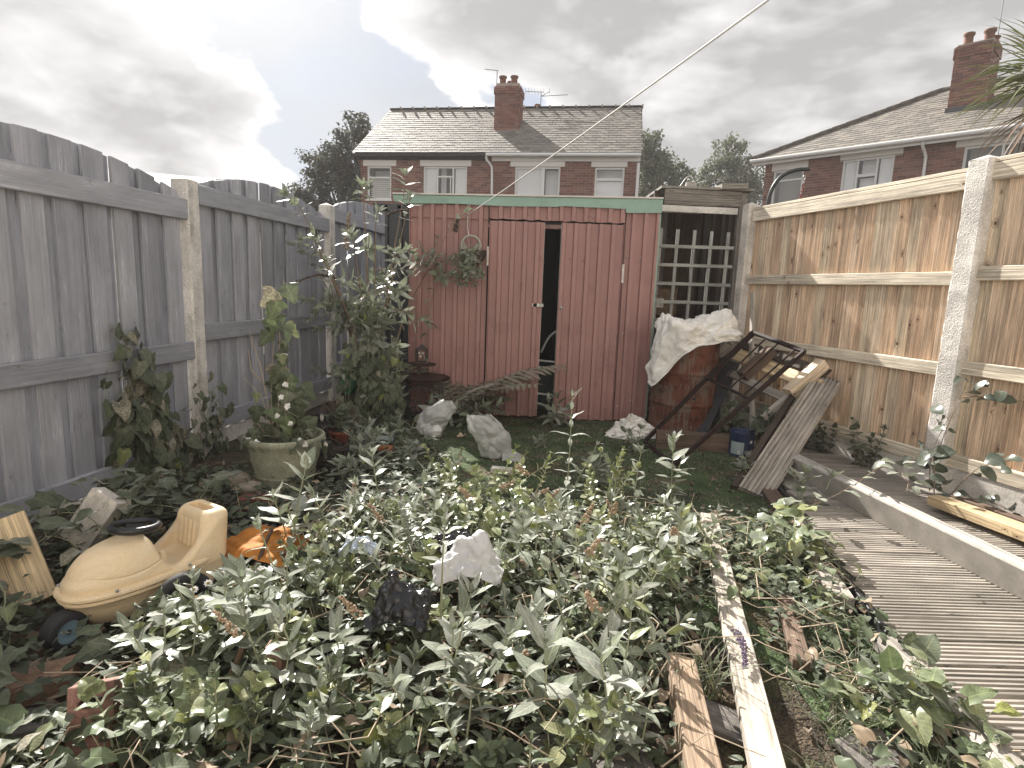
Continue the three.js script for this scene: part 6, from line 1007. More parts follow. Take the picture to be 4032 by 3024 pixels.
// shady left foreground
for (let z = -1.12; z > -1.9; z -= 0.17) for (let x = -1.75; x < -0.7; x += 0.18) {
  if (Math.hypot(x + 1.42, z + 1.78) < 0.2 || Math.hypot(x + 1.04, z + 1.36) < 0.13) continue; if (rnd() < 0.12 || (x > -1.72 && x < -1.15 && z < -1.42)) continue;
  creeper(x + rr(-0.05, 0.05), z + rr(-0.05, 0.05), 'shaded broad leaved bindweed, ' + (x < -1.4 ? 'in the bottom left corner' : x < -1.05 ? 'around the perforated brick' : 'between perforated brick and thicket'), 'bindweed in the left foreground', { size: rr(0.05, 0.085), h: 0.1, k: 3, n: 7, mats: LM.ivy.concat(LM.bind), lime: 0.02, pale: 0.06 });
}
for (const [x, z, label] of [[-1.85, -1.85, 'broad leaved weed in front of the leaning plank'], [-1.95, -2.2, 'broad leaved weed beside the leaning plank at the fence'], [-1.72, -2.45, 'bindweed between the concrete chunk and the toy car'], [-1.9, -2.75, 'bindweed at the foot of the grey fence behind the toy car'], [-1.65, -2.9, 'bindweed behind the toy car seat'], [-1.6, -1.3, 'large leaved weed in the bottom left corner'], [-1.75, -1.45, 'dark leaved weed at the left edge of the picture']]) creeper(x, z, label, 'weeds along the grey fence', { size: 0.09, h: 0.22, k: 5, n: 8, mats: LM.ivy, lime: 0, pale: 0.08, r: 0.2 });
// shade in the middle, between planter and thicket
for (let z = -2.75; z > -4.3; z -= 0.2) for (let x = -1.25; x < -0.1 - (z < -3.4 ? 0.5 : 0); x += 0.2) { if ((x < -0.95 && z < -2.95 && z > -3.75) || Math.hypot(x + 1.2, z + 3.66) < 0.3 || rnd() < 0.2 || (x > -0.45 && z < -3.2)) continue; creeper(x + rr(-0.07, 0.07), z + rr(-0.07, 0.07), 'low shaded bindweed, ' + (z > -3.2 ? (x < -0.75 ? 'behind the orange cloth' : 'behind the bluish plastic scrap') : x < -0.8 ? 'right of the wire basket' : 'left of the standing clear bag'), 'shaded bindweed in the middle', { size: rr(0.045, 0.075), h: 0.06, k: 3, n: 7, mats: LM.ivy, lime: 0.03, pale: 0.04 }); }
// upright small weeds by the planter and on the turf
for (const [x, z, h, label] of [[-1.05, -4.15, 0.26, 'dull green weed right of the terracotta pot'], [-0.95, -3.85, 0.24, 'dull green weed right of the wire basket'], [-0.82, -4.3, 0.22, 'dull green weed behind the orange scrap'], [-0.98, -3.5, 0.2, 'dull green weed in front of the wire basket'], [-0.7, -4.05, 0.16, 'low dull weed left of the standing clear bag'], [0.42, -5.35, 0.26, 'thin weed growing at the foot of the right shed door'], [0.25, -4.5, 0.1, 'tiny weed on the turf in front of the shed doors'], [0.6, -3.6, 0.2, 'reddish seedy weed on the turf behind the thicket'], [1.75, -3.3, 0.22, 'weed at the foot of the leaning decking board'], [1.6, -3.75, 0.18, 'low weed left of the leaning decking board'], [0.98, -4.55, 0.2, 'small weed in front of the sack on the turf']]) {
  const P = new Plant('weed', label, 'weed', onGround(x, z).toArray(), 'small upright weeds'); for (let k = 0; k < 4; k++) shoot(P, onGround(x + rr(-0.06, 0.06), z + rr(-0.05, 0.05), 0.01), V3(rr(-0.6, 0.6), 1, rr(-0.4, 0.5)), h * rr(0.7, 1.1), 5, { size: h * 0.42, mats: LM.budd, open0: 1.5 }); P.end();
}
// --- climbers on the grey fence
{
  const P = new Plant('ivy', 'heart leaved climber growing up the grey fence above the toy car', 'climber', lp(-3.55, 0.05, 0), 'climbers on the grey fence');
  for (let k = 0; k < 22; k++) { const z = -3.2 - rr(0, 0.62), hh = rr(0.4, 1.0) * (z < -3.6 ? 0.72 : 1); vine(P, [V3(...lp(z, 0.06, 0)), V3(...lp(z - 0.04, 0.07, hh * 0.35)), V3(...lp(z + rr(-0.08, 0.06), 0.07, hh * 0.7)), V3(...lp(-3.45 + rr(-0.15, 0.15), 0.06, hh))], 15, { size: 0.095, mats: LM.ivy, out: LN, hang: true, lime: 0.02, pale: 0.22 }); }
  P.end();
  const Q = new Plant('ivy', 'smaller climber at the foot of the tall concrete post', 'climber', lp(-4.0, 0.08, 0), 'climbers on the grey fence');
  for (let k = 0; k < 7; k++) { const z = -3.85 - rr(0, 0.35), hh = rr(0.25, 0.6); vine(Q, [V3(...lp(z, 0.1, 0)), V3(...lp(z - 0.03, 0.12, hh * 0.5)), V3(...lp(z + rr(-0.05, 0.05), 0.1, hh))], 11, { size: 0.065, mats: LM.ivy, out: LN, hang: true, lime: 0, pale: 0.05 }); }
  Q.end();
}
// --- climber in the green planter, with white flowers
{
  const P = new Plant('potted_vine', 'lobed leaved vine with white flowers growing in the green planter', 'potted plant', [-1.43, 0.232, -3.64]);
  for (let k = 0; k < 9; k++) { const a = rnd() * 6.28, hh = k < 3 ? rr(0.8, 1.0) : rr(0.2, 0.55), r = k < 3 ? 0.03 : 0.14; vine(P, [V3(-1.45 + 0.05 * Math.cos(a), 0.23, -3.64 + 0.05 * Math.sin(a)), V3(-1.47 + r * Math.cos(a), 0.23 + hh * 0.4, -3.64 + r * Math.sin(a)), V3(-1.46 + r * 0.7 * Math.cos(a + 1), 0.23 + hh * 0.75, -3.64 + r * Math.sin(a + 1)), V3(-1.43 + 0.04 * Math.cos(a), 0.23 + hh, -3.64)], k < 3 ? 9 : 7, { size: 0.095, set: LV.lobed, mats: LM.ivy.concat(LM.bind), hang: true, out: V3(0.3, 0.2, 0.9), lime: 0, pale: 0.05 }); }
  for (let k = 0; k < 5; k++) { const a = rr(-0.8, 3.6); vine(P, [V3(-1.43, 0.25, -3.64), V3(-1.43 + 0.15 * Math.cos(a), 0.3, -3.64 + 0.15 * Math.sin(a)), V3(-1.43 + 0.24 * Math.cos(a), 0.24, -3.64 + 0.24 * Math.sin(a))], 5, { size: 0.09, set: LV.lobed, mats: LM.ivy, hang: true, lime: 0 }); }
  P.end(M.dryStem); P.g.position.add(V3(0.04, 0.025, 0.12));
  const pet = leafGeo('oval', 1, 0.8, { n: 3, fold: 0, droop: 0.5, wave: 0.1 }); for (const [x, y, z] of [[-1.62, 0.3, -3.5], [-1.57, 0.29, -3.46], [-1.52, 0.28, -3.44], [-1.38, 0.55, -3.48], [-1.34, 0.5, -3.46], [-1.4, 0.44, -3.46], [-1.27, 0.3, -3.46], [-1.24, 0.28, -3.46], [-1.32, 0.4, -3.45], [-1.36, 0.62, -3.5]]) for (let k = 0; k < 5; k++) { const a = k * 1.2566 + x * 9, f = mesh('petal', pet, M.whitePlastic, P.g, false); f.scale.setScalar(rr(0.016, 0.026)); f.position.set(x, y, z).sub(P.off); f.rotation.set(rr(-0.4, 0.4), rr(-0.4, 0.6), a); }
  const T = thing('twigs', 'bare pale twigs sticking out of the planter towards the fence', 'twigs', [-1.55, 0.23, -3.7]); T.position.add(V3(0, 0, 0)); for (const pts of [[[-1.5, 0.24, -3.66], [-1.6, 0.5, -3.7], [-1.72, 0.62, -3.72]], [[-1.52, 0.24, -3.68], [-1.62, 0.7, -3.74], [-1.7, 0.92, -3.76]], [[-1.62, 0.6, -3.74], [-1.68, 0.66, -3.74], [-1.7, 0.8, -3.75]], [[-1.46, 0.24, -3.55], [-1.42, 0.5, -3.52], [-1.44, 0.72, -3.54]], [[-1.4, 0.24, -3.55], [-1.37, 0.42, -3.5], [-1.4, 0.58, -3.5]]]) mesh('twig', taperTube(pts, 0.005, 0.002, 5), M.dryStem, T);
}
{ const P = new Plant('potted_plant', 'small leafy plant in the terracotta pot', 'potted plant', [-1.17, 0.225, -3.93]); for (let k = 0; k < 7; k++) shoot(P, V3(-1.17, 0.225, -3.93), V3(rr(-0.9, 0.9), 1, rr(-0.6, 0.7)), rr(0.1, 0.18), 3, { size: 0.07, set: LV.heart, mats: LM.ivy }); P.end(); }
// --- tall shrub in the corner, its long shoots reaching across the shed
{
  const P = new Plant('corner_shrub', 'tall straggly shrub in the corner between grey fence and shed', 'shrub', [-1.28, 0, -5.15]);
  const B = V3(-1.25, 0.05, -5.2), tips = [[-1.75, 1.75, -5.0], [-1.6, 1.5, -4.95], [-1.35, 1.95, -5.3], [-1.0, 1.95, -5.25], [-0.95, 1.75, -5.05], [-1.15, 1.7, -4.9], [-1.5, 1.3, -4.85], [-1.7, 1.35, -5.1], [-1.3, 1.45, -4.85], [-0.6, 1.72, -5.25]];
  for (const [x, y, z] of tips) {
    const T = V3(x, y, z), mid = B.clone().lerp(T, 0.45).add(V3(0, 0.22, 0)); P.stem([B, B.clone().lerp(mid, 0.5), mid, mid.clone().lerp(T, 0.6), T], 0.013, 0.004, 6);
    const nS = 3; for (let k = 0; k < nS; k++) { const t = 0.45 + 0.55 * k / (nS - 1), at = t < 1 ? mid.clone().lerp(T, (t - 0.45) / 0.55) : T.clone(); const out = V3(rr(-1, 1), rr(0.1, 0.8), rr(-0.6, 1)).normalize(); if (k === nS - 1) out.copy(T.clone().sub(mid).normalize()); shoot(P, at, out, rr(0.16, 0.34), 5, { size: rr(0.09, 0.14), mats: LM.budd, open0: 1.4, sag: 0.25, r0: 0.004 }); }
  }
  for (let k = 0; k < 36; k++) { const at = V3(rr(-1.55, -0.98), rr(0.3, 1.2), rr(-5.2, -4.95)); shoot(P, at, V3(rr(-1, 1), rr(-0.3, 0.9), rr(0, 1)), rr(0.15, 0.28), 5, { size: rr(0.09, 0.13), mats: LM.budd, sag: 0.3 }); }
  P.end(M.woodyStem);
  const spike = (pts, r, m) => { const acc = new Acc(), c = new THREE.CatmullRomCurve3(pts.map(p => V3(...p))), s = new THREE.IcosahedronGeometry(1, 0); for (let k = 0; k < 90; k++) { const t = k / 90, p = c.getPoint(t), rad = r * (1 - t * 0.65) * rr(0.5, 1), a = rnd() * 6.28, m4 = new THREE.Matrix4().makeRotationFromEuler(new THREE.Euler(rnd() * 3, rnd() * 3, 0)).scale(V3(1, 1, 1).multiplyScalar(rr(0.006, 0.011))); m4.setPosition(p.x + rad * Math.cos(a) - P.off.x, p.y + rad * rr(-0.3, 0.3) - P.off.y, p.z + rad * Math.sin(a) - P.off.z); acc.add(s, m4); } mesh('flower_spike', acc.geo(), m, P.g, false); };
  const dk = mat([0.1, 0.075, 0.065]), br = mat([0.26, 0.2, 0.15]); spike([[-1.42, 1.52, -5.0], [-1.41, 1.68, -5.0], [-1.39, 1.82, -5.0]], 0.026, br); spike([[-1.45, 1.28, -4.9], [-1.6, 1.3, -4.85], [-1.76, 1.24, -4.8]], 0.028, dk); spike([[-1.1, 1.82, -5.1], [-1.0, 1.86, -5.1], [-0.92, 1.86, -5.1]], 0.02, dk); spike([[-0.55, 1.72, -5.3], [-0.52, 1.85, -5.3]], 0.022, dk); spike([[-1.1, 1.5, -5.0], [-1.03, 1.52, -4.95], [-0.96, 1.46, -4.95]], 0.02, dk);
}
{ // bindweed hanging over the lower part of the shrub
  const P = new Plant('bindweed', 'bindweed curtain over the dark lower half of the corner shrub', 'climber', [-1.15, 0, -4.9]);
  for (let k = 0; k < 18; k++) { const x = rr(-1.42, -0.92), y = rr(0.4, 1.15); vine(P, [V3(x, y, -4.92), V3(x + rr(-0.05, 0.05), y * 0.6, -4.86), V3(x + rr(-0.08, 0.08), 0.06, -4.82)], 10, { size: 0.075, mats: LM.ivy, out: V3(0.1, 0.2, 1), hang: true, lime: 0.02, pale: 0.03 }); } P.end();
  const D = thing('dead_bush', 'dry brown tangled bush beside the planter', 'dead bush', [-1.38, 0, -4.55]); const acc = new Acc(); for (let k = 0; k < 170; k++) { const a = rnd() * 6.28, r = rr(0.02, 0.13), p = V3(-1.36 + r * Math.cos(a), rr(0, 0.15), -4.5 + r * Math.sin(a) * 0.7); acc.add(taperTube([p, p.clone().add(V3(rr(-0.06, 0.06), rr(0.05, 0.14), rr(-0.06, 0.06))), p.clone().add(V3(rr(-0.1, 0.1), rr(0.12, 0.26), rr(-0.1, 0.1)))], 0.003, 0.0015, 3)); } const tw = mesh('twigs', acc.geo(), mat([0.16, 0.11, 0.09]), D); tw.userData.kind = 'stuff';
}
// --- plant of the wall basket and the trailing stem beside it
{
  const P = new Plant('basket_plant', 'straggly plant growing out of the wall basket on the shed', 'plant', [-0.42, 1.5, -5.45]);
  for (let k = 0; k < 17; k++) shoot(P, V3(-0.44 + rr(-0.09, 0.09), 1.48 + rr(-0.1, 0.07), -5.46 + rr(0, 0.06)), V3(rr(-1, 1), rr(-0.9, 0.8), rr(0.1, 1)), rr(0.08, 0.2), 4, { size: rr(0.06, 0.1), mats: LM.budd, sag: 0.5 }); P.end(M.woodyStem);
  const Q = new Plant('trailing_plant', 'thin trailing stem with sparse leaves on the left shed wall', 'plant', [-0.75, 0.2, -5.5]);
  shoot(Q, V3(-0.88, 0.35, -5.4), V3(0.2, 1, -0.05), 1.35, 12, { size: 0.1, mats: LM.budd, bend: 0.1, alt: true, open0: 2.2, open1: 1.0, r0: 0.007 }); for (let k = 0; k < 7; k++) shoot(Q, V3(-0.72 + rr(-0.1, 0.1), 1.4 + rr(-0.1, 0.35), -5.45), V3(rr(-1, 1), rr(-0.2, 1), rr(0, 0.6)), rr(0.12, 0.25), 5, { size: 0.09, mats: LM.budd, sag: 0.4 }); Q.end(M.woodyStem);
}
// --- ferns beside the doors
{
  const frond = (P, base, az, len, droop, mats) => { const pts = [], d = V3(Math.cos(az), 0, Math.sin(az)); for (let k = 0; k <= 8; k++) { const t = k / 8; pts.push(base.clone().addScaledVector(d, len * t * lerp(0.45, 0.95, t)).add(V3(0, len * (0.85 * t - droop * t * t), 0))); } P.stem(pts, 0.004, 0.0015, 4); const c = new THREE.CatmullRomCurve3(pts); for (let k = 2; k < 20; k++) { const t = k / 20, at = c.getPoint(t), tan = c.getTangent(t), s = tan.clone().cross(V3(0, 1, 0)).normalize(); for (const e of [1, -1]) P.leaf(LV.lance[k % 3], pick(mats), at, s.clone().multiplyScalar(e).addScaledVector(tan, 0.45).add(V3(0, -0.12, 0)), V3(0, 1, 0).addScaledVector(tan, -0.2), len * 0.3 * Math.sin(Math.PI * (0.12 + 0.85 * (1 - t))), 0.75); } };
  const P = new Plant('fern', 'brown and green fern growing left of the shed doors', 'fern', [-0.45, 0, -5.35], 'ferns by the shed', { leafName: 'leaflet' }); for (let k = 0; k < 8; k++) frond(P, V3(-0.47, 0.05, -5.35), -2.9 + k * 0.55, rr(0.75, 1.1), rr(0.15, 0.4), LM.fern); P.end();
  const Q = new Plant('fern', 'low fern frond arching in front of the left shed door', 'fern', [-0.25, 0, -5.2], 'ferns by the shed', { leafName: 'leaflet' }); for (let k = 0; k < 6; k++) frond(Q, V3(-0.4, 0.1, -5.25), 0.6 - k * 0.4, rr(0.34, 0.5), rr(0.5, 0.8), LM.fern); P.n = 0; Q.end();
  const R = new Plant('weed', 'dark green weed under the ferns beside the clear bag', 'weed', [-0.45, 0, -5.1], 'small upright weeds'); for (let k = 0; k < 10; k++) shoot(R, onGround(-0.45 + rr(-0.2, 0.25), -5.12 + rr(-0.08, 0.08), 0.01), V3(rr(-0.8, 0.8), 1, rr(-0.2, 0.7)), rr(0.18, 0.34), 5, { size: 0.1, mats: LM.budd }); R.end();
}
// --- daisies by the toy car
{
  const petal = leafGeo('oval', 1, 0.5, { n: 3, fold: 0, droop: 0.2, wave: 0 }), wm = mat([0.8, 0.79, 0.76], { roughness: 0.8 }), ym = mat([0.3, 0.22, 0.08]), bm = mat([0.34, 0.23, 0.12]);
  const sp = [[-1.03, 0.2, -1.9, 1], [-0.99, 0.225, -1.92, 1], [-1.07, 0.185, -1.88, 1], [-0.955, 0.235, -1.93, 1], [-0.99, 0.15, -1.75, 1], [-0.965, 0.16, -1.76, 1], [-0.92, 0.165, -1.74, 1], [-0.87, 0.15, -1.68, 1], [-0.835, 0.155, -1.67, 1], [-1.03, 0.19, -1.82, 0], [-1.01, 0.14, -1.73, 0], [-0.98, 0.135, -1.72, 0], [-0.95, 0.165, -1.77, 0], [-0.87, 0.21, -1.85, 0], [-0.84, 0.2, -1.85, 0], [-0.85, 0.15, -1.68, 0]];
  const P = new Plant('daisy_plant', 'feverfew with small white daisies in front of the toy car', 'daisies', onGround(-0.95, -1.8).toArray());
  for (let k = 0; k < 26; k++) shoot(P, onGround(-0.95 + rr(-0.18, 0.18), -1.8 + rr(-0.16, 0.16), 0.01), V3(rr(-0.5, 0.5), 1, rr(-0.4, 0.5)), rr(0.08, 0.17), 4, { size: 0.05, set: LV.lobed, mats: LM.ivy.concat(LM.bind), open0: 1.2 });
  for (const [x, y, z, w] of sp) { const c = V3(x, y, z), n = V3(rr(-0.3, 0.3) + 0.3, 0.9, 0.6).normalize(); P.stem([onGround(x + rr(-0.02, 0.02), z, 0), c.clone().add(V3(0, -0.01, 0))], 0.0015, 0.001, 4); const hd = mesh('flower_head', new THREE.SphereGeometry(0.006, 8, 6), w ? ym : bm, P.g, false); hd.position.copy(c).sub(P.off); const u = n.clone().cross(V3(1, 0, 0)).normalize(), v = n.clone().cross(u); for (let k = 0; k < 9; k++) { const a = k / 9 * 6.283; const d = u.clone().multiplyScalar(Math.cos(a)).addScaledVector(v, Math.sin(a)).addScaledVector(n, w ? 0.05 : 0.6), pm = new THREE.Mesh(petal, w ? wm : bm); const m4 = new THREE.Matrix4(), yy = d.clone().normalize(), zz = n.clone().addScaledVector(yy, -n.dot(yy)).normalize(), xx = yy.clone().cross(zz), s = w ? 0.016 : 0.009; m4.makeBasis(xx.multiplyScalar(s), yy.multiplyScalar(s), zz.multiplyScalar(s)).setPosition(c.clone().sub(P.off)); pm.name = 'petal'; m4.decompose(pm.position, pm.quaternion, pm.scale); P.g.add(pm); } }
  P.end();
}
// --- bramble at the rough post and along the gravel board
{
  const P = new Plant('bramble', 'dark glossy bramble climbing the rough concrete post', 'bramble', [2.6, 0, -3.5]); const o = { set: LV.oval, mats: LM.bramble, size: 0.1, out: V3(-0.75, 0.5, 0.4), lime: 0, r: 0.004 };
  for (const pts of [[[2.62, 0.1, -3.52], [2.63, 0.4, -3.5], [2.72, 0.7, -3.52], [2.74, 0.82, -3.5]], [[2.6, 0.1, -3.45], [2.55, 0.3, -3.42], [2.5, 0.38, -3.4], [2.42, 0.34, -3.4]], [[2.65, 0.1, -3.4], [2.72, 0.32, -3.3], [2.82, 0.4, -3.2]], [[2.72, 0.7, -3.5], [2.82, 0.74, -3.36], [2.95, 0.7, -3.2]], [[2.6, 0.08, -3.4], [2.7, 0.16, -3.2], [2.85, 0.1, -3.0]], [[2.62, 0.1, -3.52], [2.6, 0.35, -3.52], [2.68, 0.6, -3.52]]]) vine(P, pts, 9, o); P.end(M.woodyStem);
  const Q = new Plant('bramble', 'bramble runner with rounded leaves trailing across the deck edge', 'bramble', [2.05, 0.1, -3.4]); vine(Q, [[2.35, 0.24, -3.5], [2.15, 0.3, -3.3], [1.95, 0.26, -3.15], [1.72, 0.18, -3.05], [1.5, 0.12, -3.0]], 10, { ...o, size: 0.085, mats: LM.budd.concat(LM.bramble), out: V3(0, 1, 0.3) }); vine(Q, [[2.35, 0.24, -3.45], [2.25, 0.26, -3.2], [2.15, 0.24, -3.05]], 8, { ...o, size: 0.08, mats: LM.budd, out: V3(0, 1, 0.2) }); Q.end(M.woodyStem);
  for (const [z, h, label] of [[-4.55, 0.3, 'spindly weed against the gravel board behind the plastic fascia'], [-4.15, 0.4, 'taller spindly weed against the gravel board'], [-4.75, 0.18, 'low dark weed in the corner behind the plastic fascia']]) { const R = new Plant('weed', label, 'weed', rp(z, 0.1, 0.02), 'weeds along the gravel board'); for (let k = 0; k < 4; k++) shoot(R, V3(...rp(z + rr(-0.08, 0.08), 0.1, 0.02)), V3(rr(-0.5, 0.3), 1, rr(-0.4, 0.4)), h * rr(0.7, 1.1), 7, { size: 0.045, set: LV.heart, mats: LM.bramble.concat(LM.ivy), open0: 1.4 }); R.end(M.woodyStem); }
  const S = new Plant('ivy', 'ivy patch climbing between the black board and the fence post', 'climber', [1.95, 0, -5.15]); for (let k = 0; k < 8; k++) { const x = rr(1.78, 2.05); vine(S, [[x, 0.02, -4.98], [x + rr(-0.05, 0.05), 0.18, -5.0], [x + rr(-0.08, 0.08), rr(0.25, 0.42), -5.02]], 7, { size: 0.06, mats: LM.ivy, out: V3(-0.2, 0.2, 1), hang: true, lime: 0 }); } S.end();
  const T = new Plant('weed', 'broad leaved weed growing up the stake beside the paint tin', 'weed', [2.02, 0, -4.6], 'small upright weeds'); for (let k = 0; k < 5; k++) shoot(T, V3(2.02 + rr(-0.05, 0.05), 0.02, -4.58), V3(rr(-0.4, 0.4), 1, rr(-0.1, 0.3)), rr(0.15, 0.36), 4, { size: 0.09, set: LV.heart, mats: LM.ivy }); T.end();
}
// --- purple flower spike lying over the long plank
{
  const c = new THREE.CatmullRomCurve3([V3(0.78, 0.14, -1.83), V3(0.765, 0.16, -1.72), V3(0.735, 0.14, -1.62)]), acc = new Acc(), s = new THREE.IcosahedronGeometry(1, 0); for (let k = 0; k < 160; k++) { const t = k / 160, p = c.getPoint(t), a = rnd() * 6.28, r = 0.015 * (1 - t * 0.5) * rr(0.4, 1); acc.add(s, new THREE.Matrix4().makeRotationFromEuler(new THREE.Euler(rnd() * 3, rnd() * 3, 0)).scale(V3(1, 1, 1).multiplyScalar(rr(0.0025, 0.005))).setPosition(p.x + r * Math.cos(a), p.y + r * Math.sin(a), p.z + r * rr(-0.5, 0.5))); }
  solo('flower_spike', acc.geo(), mat([0.17, 0.13, 0.19]), 'purple flower spike lying across the long pale plank', 'flower');
}
// --- grass tufts among the planks
for (const [x, z, n, h, label] of [[0.62, -1.66, 60, 0.22, 'pale dry grass tuft between the two planks'], [0.98, -1.5, 70, 0.16, 'green grass tuft right of the long plank'], [1.12, -1.3, 90, 0.15, 'grass tuft in the lower right corner'], [1.05, -1.85, 90, 0.1, 'short sunny grass tuft between long plank and deck'], [1.18, -2.05, 70, 0.1, 'short grass tuft near the middle of the deck edge'], [1.22, -1.5, 70, 0.13, 'grass tuft beside the near edging log'], [0.5, -1.62, 70, 0.16, 'grass tuft over the far end of the brown plank'], [0.86, -1.28, 50, 0.14, 'small grass tuft at the bottom beside the long plank'], [1.2, -1.75, 50, 0.14, 'grass tuft at the deck edge'], [-0.18, -5.2, 60, 0.16, 'dry grass tuft at the foot of the left shed door'], [0.02, -5.25, 40, 0.14, 'small dry grass tuft before the door gap']]) {
  const P = new Plant('grass_tuft', label, 'grass tuft', onGround(x, z).toArray(), 'grass tufts', { leafName: 'blade' });
  for (let k = 0; k < n; k++) { const a = rnd() * 6.28, b = onGround(x + rr(-0.06, 0.06), z + rr(-0.05, 0.05), 0); P.leaf(pick(LV.blade), pick(z < -5 ? LM.dead : [...LM.small, ...LM.bind, LM.pale[0]]), b, V3(Math.cos(a) * rr(0.2, 0.9), 1, Math.sin(a) * rr(0.2, 0.9)), V3(-Math.cos(a), 0.5, -Math.sin(a)), h * rr(0.5, 1.2), rr(0.6, 1.3)); } P.end();
}
// --- uncountable cover: turf blades, weeds' undergrowth, dead leaves
function scatter(name, label, category, geos, material, count, place, parent = scene) {
  geos.forEach((geo, gi) => {
    const mats = [], cols = []; for (let k = 0; k < count / geos.length; k++) { const r = place(); if (r) { mats.push(r[0]); cols.push(r[1]); } }
    const im = new THREE.InstancedMesh(geo, material, mats.length); mats.forEach((m, i) => { im.setMatrixAt(i, m); im.setColorAt(i, new THREE.Color(...cols[i])); }); im.name = numbered(name); im.castShadow = im.receiveShadow = true; tag(im, label[gi] || label[0], category, null, 'stuff'); parent.add(im);
  });
}
const basis = (at, dir, up, s, w = 1) => { const y = dir.clone().normalize(), z = up.clone().addScaledVector(y, -up.dot(y)).normalize(), x = y.clone().cross(z); return new THREE.Matrix4().makeBasis(x.multiplyScalar(s * w), y.multiplyScalar(s), z.multiplyScalar(s)).setPosition(at); };
const plainLeaf = mat([1, 1, 1], { roughness: 0.92, transmission: 0.25, thickness: 0, clearcoat: 0.4, clearcoatRoughness: 0.4 });
scatter('grass', ['short worn grass blades of the turf', 'finer worn grass blades of the turf'], 'grass', [LV.blade[0], LV.blade[1]], plainLeaf, 60000, () => { const x = rr(-1.25, 1.85), z = rr(-5.55, -1.2); if (!inTurf(x, z) || fbm3(x * 2.5, 3, z * 2.5, 3) < -0.12 + rr(-0.1, 0.1)) return null; const a = rnd() * 6.28, k = rr(0.7, 1.2), dry = rnd() < 0.2; return [basis(V3(x, groundY(x, z) + 0.008, z), V3(Math.cos(a), rr(0.5, 1.6), Math.sin(a)), V3(-Math.cos(a), 0.6, -Math.sin(a)), rr(0.014, 0.04), 3.2), dry ? [0.34 * k, 0.3 * k, 0.21 * k] : [0.19 * k, 0.205 * k, 0.135 * k]]; });
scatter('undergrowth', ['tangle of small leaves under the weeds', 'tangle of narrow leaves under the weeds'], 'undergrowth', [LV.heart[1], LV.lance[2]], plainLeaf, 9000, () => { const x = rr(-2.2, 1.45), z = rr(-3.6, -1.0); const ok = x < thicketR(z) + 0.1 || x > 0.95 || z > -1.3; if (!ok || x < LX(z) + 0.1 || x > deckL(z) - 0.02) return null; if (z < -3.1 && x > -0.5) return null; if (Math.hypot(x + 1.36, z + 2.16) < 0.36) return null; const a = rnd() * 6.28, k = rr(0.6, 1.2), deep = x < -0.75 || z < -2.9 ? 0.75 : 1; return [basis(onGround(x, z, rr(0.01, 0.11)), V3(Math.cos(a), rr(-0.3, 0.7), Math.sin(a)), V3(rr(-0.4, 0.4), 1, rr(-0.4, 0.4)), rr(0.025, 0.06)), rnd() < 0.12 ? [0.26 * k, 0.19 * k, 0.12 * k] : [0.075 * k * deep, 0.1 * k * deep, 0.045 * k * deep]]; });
scatter('fallen_leaves', ['curled dead leaves littering turf and soil', 'small dead leaves littering turf and soil'], 'dead leaves', [LV.dead[0], LV.dead[2]], plainLeaf, 900, () => { const x = rr(-1.6, 1.9), z = rr(-5.5, -1.1); if (x > deckL(z) - 0.02 && z > -4) return null; const a = rnd() * 6.28, k = rr(0.4, 1.1); return [basis(V3(x, groundY(x, z) + 0.02, z), V3(Math.cos(a), rr(-0.1, 0.2), Math.sin(a)), V3(rr(-0.4, 0.4), 1, rr(-0.4, 0.4)), rr(0.02, 0.05)), [0.2 * k, 0.14 * k, 0.09 * k]]; });
{ const acc = new Acc(); for (let k = 0; k < 420; k++) { const x = rr(-1.2, 1.3), z = rr(-3.0, -1.1); if (x > thicketR(z) + 0.05 && x < 0.95) continue; const p = onGround(x, z, rr(0.01, 0.1)), a = rnd() * 6.28, l = rr(0.08, 0.3); acc.add(taperTube([p, p.clone().add(V3(Math.cos(a) * l * 0.5, rr(-0.02, 0.08), Math.sin(a) * l * 0.5)), p.clone().add(V3(Math.cos(a + 0.4) * l, rr(-0.03, 0.08), Math.sin(a + 0.4) * l))], 0.0028, 0.0015, 4)); } const m = new THREE.Mesh(acc.geo(), M.dryStem); m.name = 'dry_stalks'; m.castShadow = true; tag(m, 'dry pale stalks tangled through the weeds', 'stalks', null, 'stuff'); scene.add(m); }
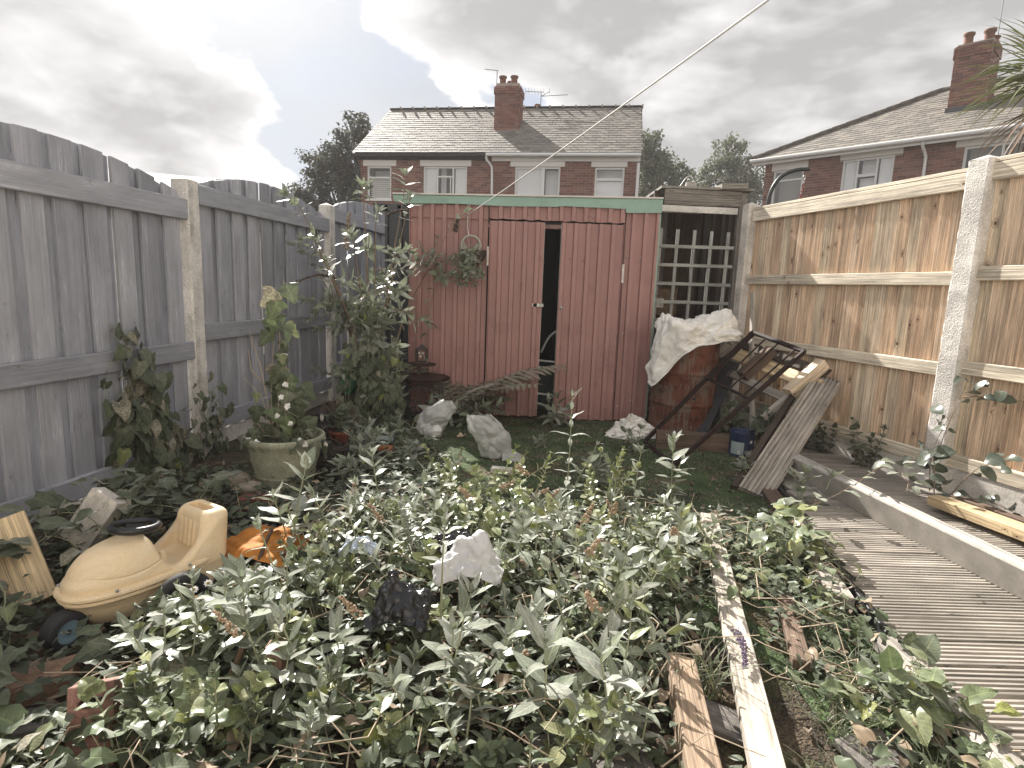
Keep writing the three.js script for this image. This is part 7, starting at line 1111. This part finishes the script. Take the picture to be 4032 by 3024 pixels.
// ---------------------------------------------------------------- trees beyond
function tree(label, base, trunkH, lobes, leaves, leafSize, tone) {
  const t = thing('tree', label, 'tree', base, 'trees behind the houses'); const bark = new Acc(), crown = new Acc(), B = V3(...base), geo = leafGeo('oval', 1, 0.7, { n: 2, fold: 0.3 });
  bark.add(taperTube([V3(0, 0, 0), V3(0.1, trunkH * 0.5, 0), V3(0, trunkH, 0.1)], 0.2, 0.12, 8)); const top = V3(0, trunkH, 0.1), clumps = [];
  for (const [x, y, z, r] of lobes) { const c = V3(x - B.x, y - B.y, z - B.z); bark.add(taperTube([top, top.clone().lerp(c, 0.5).add(V3(0, 0.2, 0)), c], 0.08, 0.02, 5)); const n = Math.round(26 * r * r + 8); for (let k = 0; k < n; k++) { const d = V3(rr(-1, 1), rr(-0.9, 1), rr(-1, 1)).normalize().multiplyScalar(r * Math.pow(rnd(), 0.4) * rr(0.75, 1.2)); const q = c.clone().add(d); clumps.push([q, rr(0.18, 0.4)]); bark.add(taperTube([c.clone().lerp(q, 0.2), c.clone().lerp(q, 0.6).add(V3(0, 0.05, 0)), q], 0.018, 0.005, 3)); } }
  for (let k = 0; k < leaves; k++) { const [c, r] = pick(clumps), d = V3(rr(-1, 1), rr(-1, 1), rr(-1, 1)).normalize().multiplyScalar(r * Math.pow(rnd(), 0.5)); const kk = rr(0.7, 1.25); crown.add(geo, basis(c.clone().add(d), V3(rr(-1, 1), rr(-1, 0.6), rr(-1, 1)), V3(rr(-1, 1), 1, rr(-1, 1)), leafSize * rr(0.7, 1.4)), [tone[0] * kk, tone[1] * kk, tone[2] * kk]); }
  mesh('trunk', bark.geo(), M.woodyStem, t, false); mesh('crown', crown.geo(), mat([1, 1, 1], { vertexColors: true, roughness: 0.9, transmission: 0.3, thickness: 0 }), t, false);
}
seed = 4242;
tree('dark leafy tree left of the central brick house', [-7.0, 0, -24], 3.4, [[-6.4, 6.9, -24, 0.75], [-6.8, 6.0, -24, 1.0], [-7.5, 5.2, -24, 1.15], [-6.3, 5.2, -24, 1.0], [-8.3, 4.5, -24, 0.9], [-7.0, 4.0, -24, 1.1], [-6.1, 4.0, -24, 0.9], [-8.4, 3.6, -24, 0.9], [-5.9, 6.2, -24.3, 0.7]], 15000, 0.13, [0.13, 0.135, 0.105]);
tree('tree right of the central house with sky showing through it', [7.4, 0, -31], 4, [[6.2, 8.6, -31, 0.9], [6.7, 7.6, -31, 1.2], [7.6, 7.0, -31, 1.2], [8.4, 6.3, -31, 1.1], [6.4, 6.2, -31, 1.2], [7.4, 5.4, -31, 1.3], [6.2, 4.8, -31, 1.2], [8.4, 5.0, -31, 1.0]], 14000, 0.15, [0.18, 0.2, 0.13]);
tree('tree between the two brick houses', [11.2, 0, -33], 4, [[11.0, 8.6, -33, 1.0], [11.9, 7.9, -33, 1.1], [10.4, 7.3, -33, 1.1], [11.6, 6.6, -33, 1.3], [10.0, 6.0, -33, 1.2], [12.6, 6.8, -33, 1.0], [11.2, 5.2, -33, 1.3], [9.6, 5.2, -33, 1.0]], 14000, 0.15, [0.19, 0.21, 0.135]);
// cordyline palm at the right edge
{
  const P = new Plant('palm', 'spiky palm crown at the right edge above the brown fence', 'palm', [5.1, 0, -6.0], null, { parts: true, leafName: 'leaf' });
  const H = V3(5.0, 3.3, -6.0); P.stem([V3(5.1, 0, -6), V3(5.05, 1.6, -6.0), V3(5.02, 2.6, -6), H], 0.09, 0.06, 10); const pm = [[0.3, 0.33, 0.13], [0.25, 0.3, 0.12], [0.4, 0.4, 0.2]].map(c => leafMat(c, { transmission: 0.25, clearcoat: 0.5 }));
  for (let k = 0; k < 230; k++) { const d = V3(rr(-1, 1), rr(-0.75, 1), rr(-1, 1)).normalize(), low = d.y < -0.35; P.leaf(pick(LV.strap), low ? pick(LM.dead) : pick(pm), H.clone().addScaledVector(d, 0.05).add(V3(0, low ? -0.15 : rr(0, 0.25), 0)), d, V3(0, 1, 0).addScaledVector(d, -0.4), rr(0.55, 0.85), rr(0.7, 1.1)); } P.end(M.woodyStem);
}

// thin bright haze: the far roofs and trees are veiled
scene.fog = new THREE.FogExp2(new THREE.Color(0.95, 0.93, 0.92), 0.0022);
renderer.render(scene, camera);
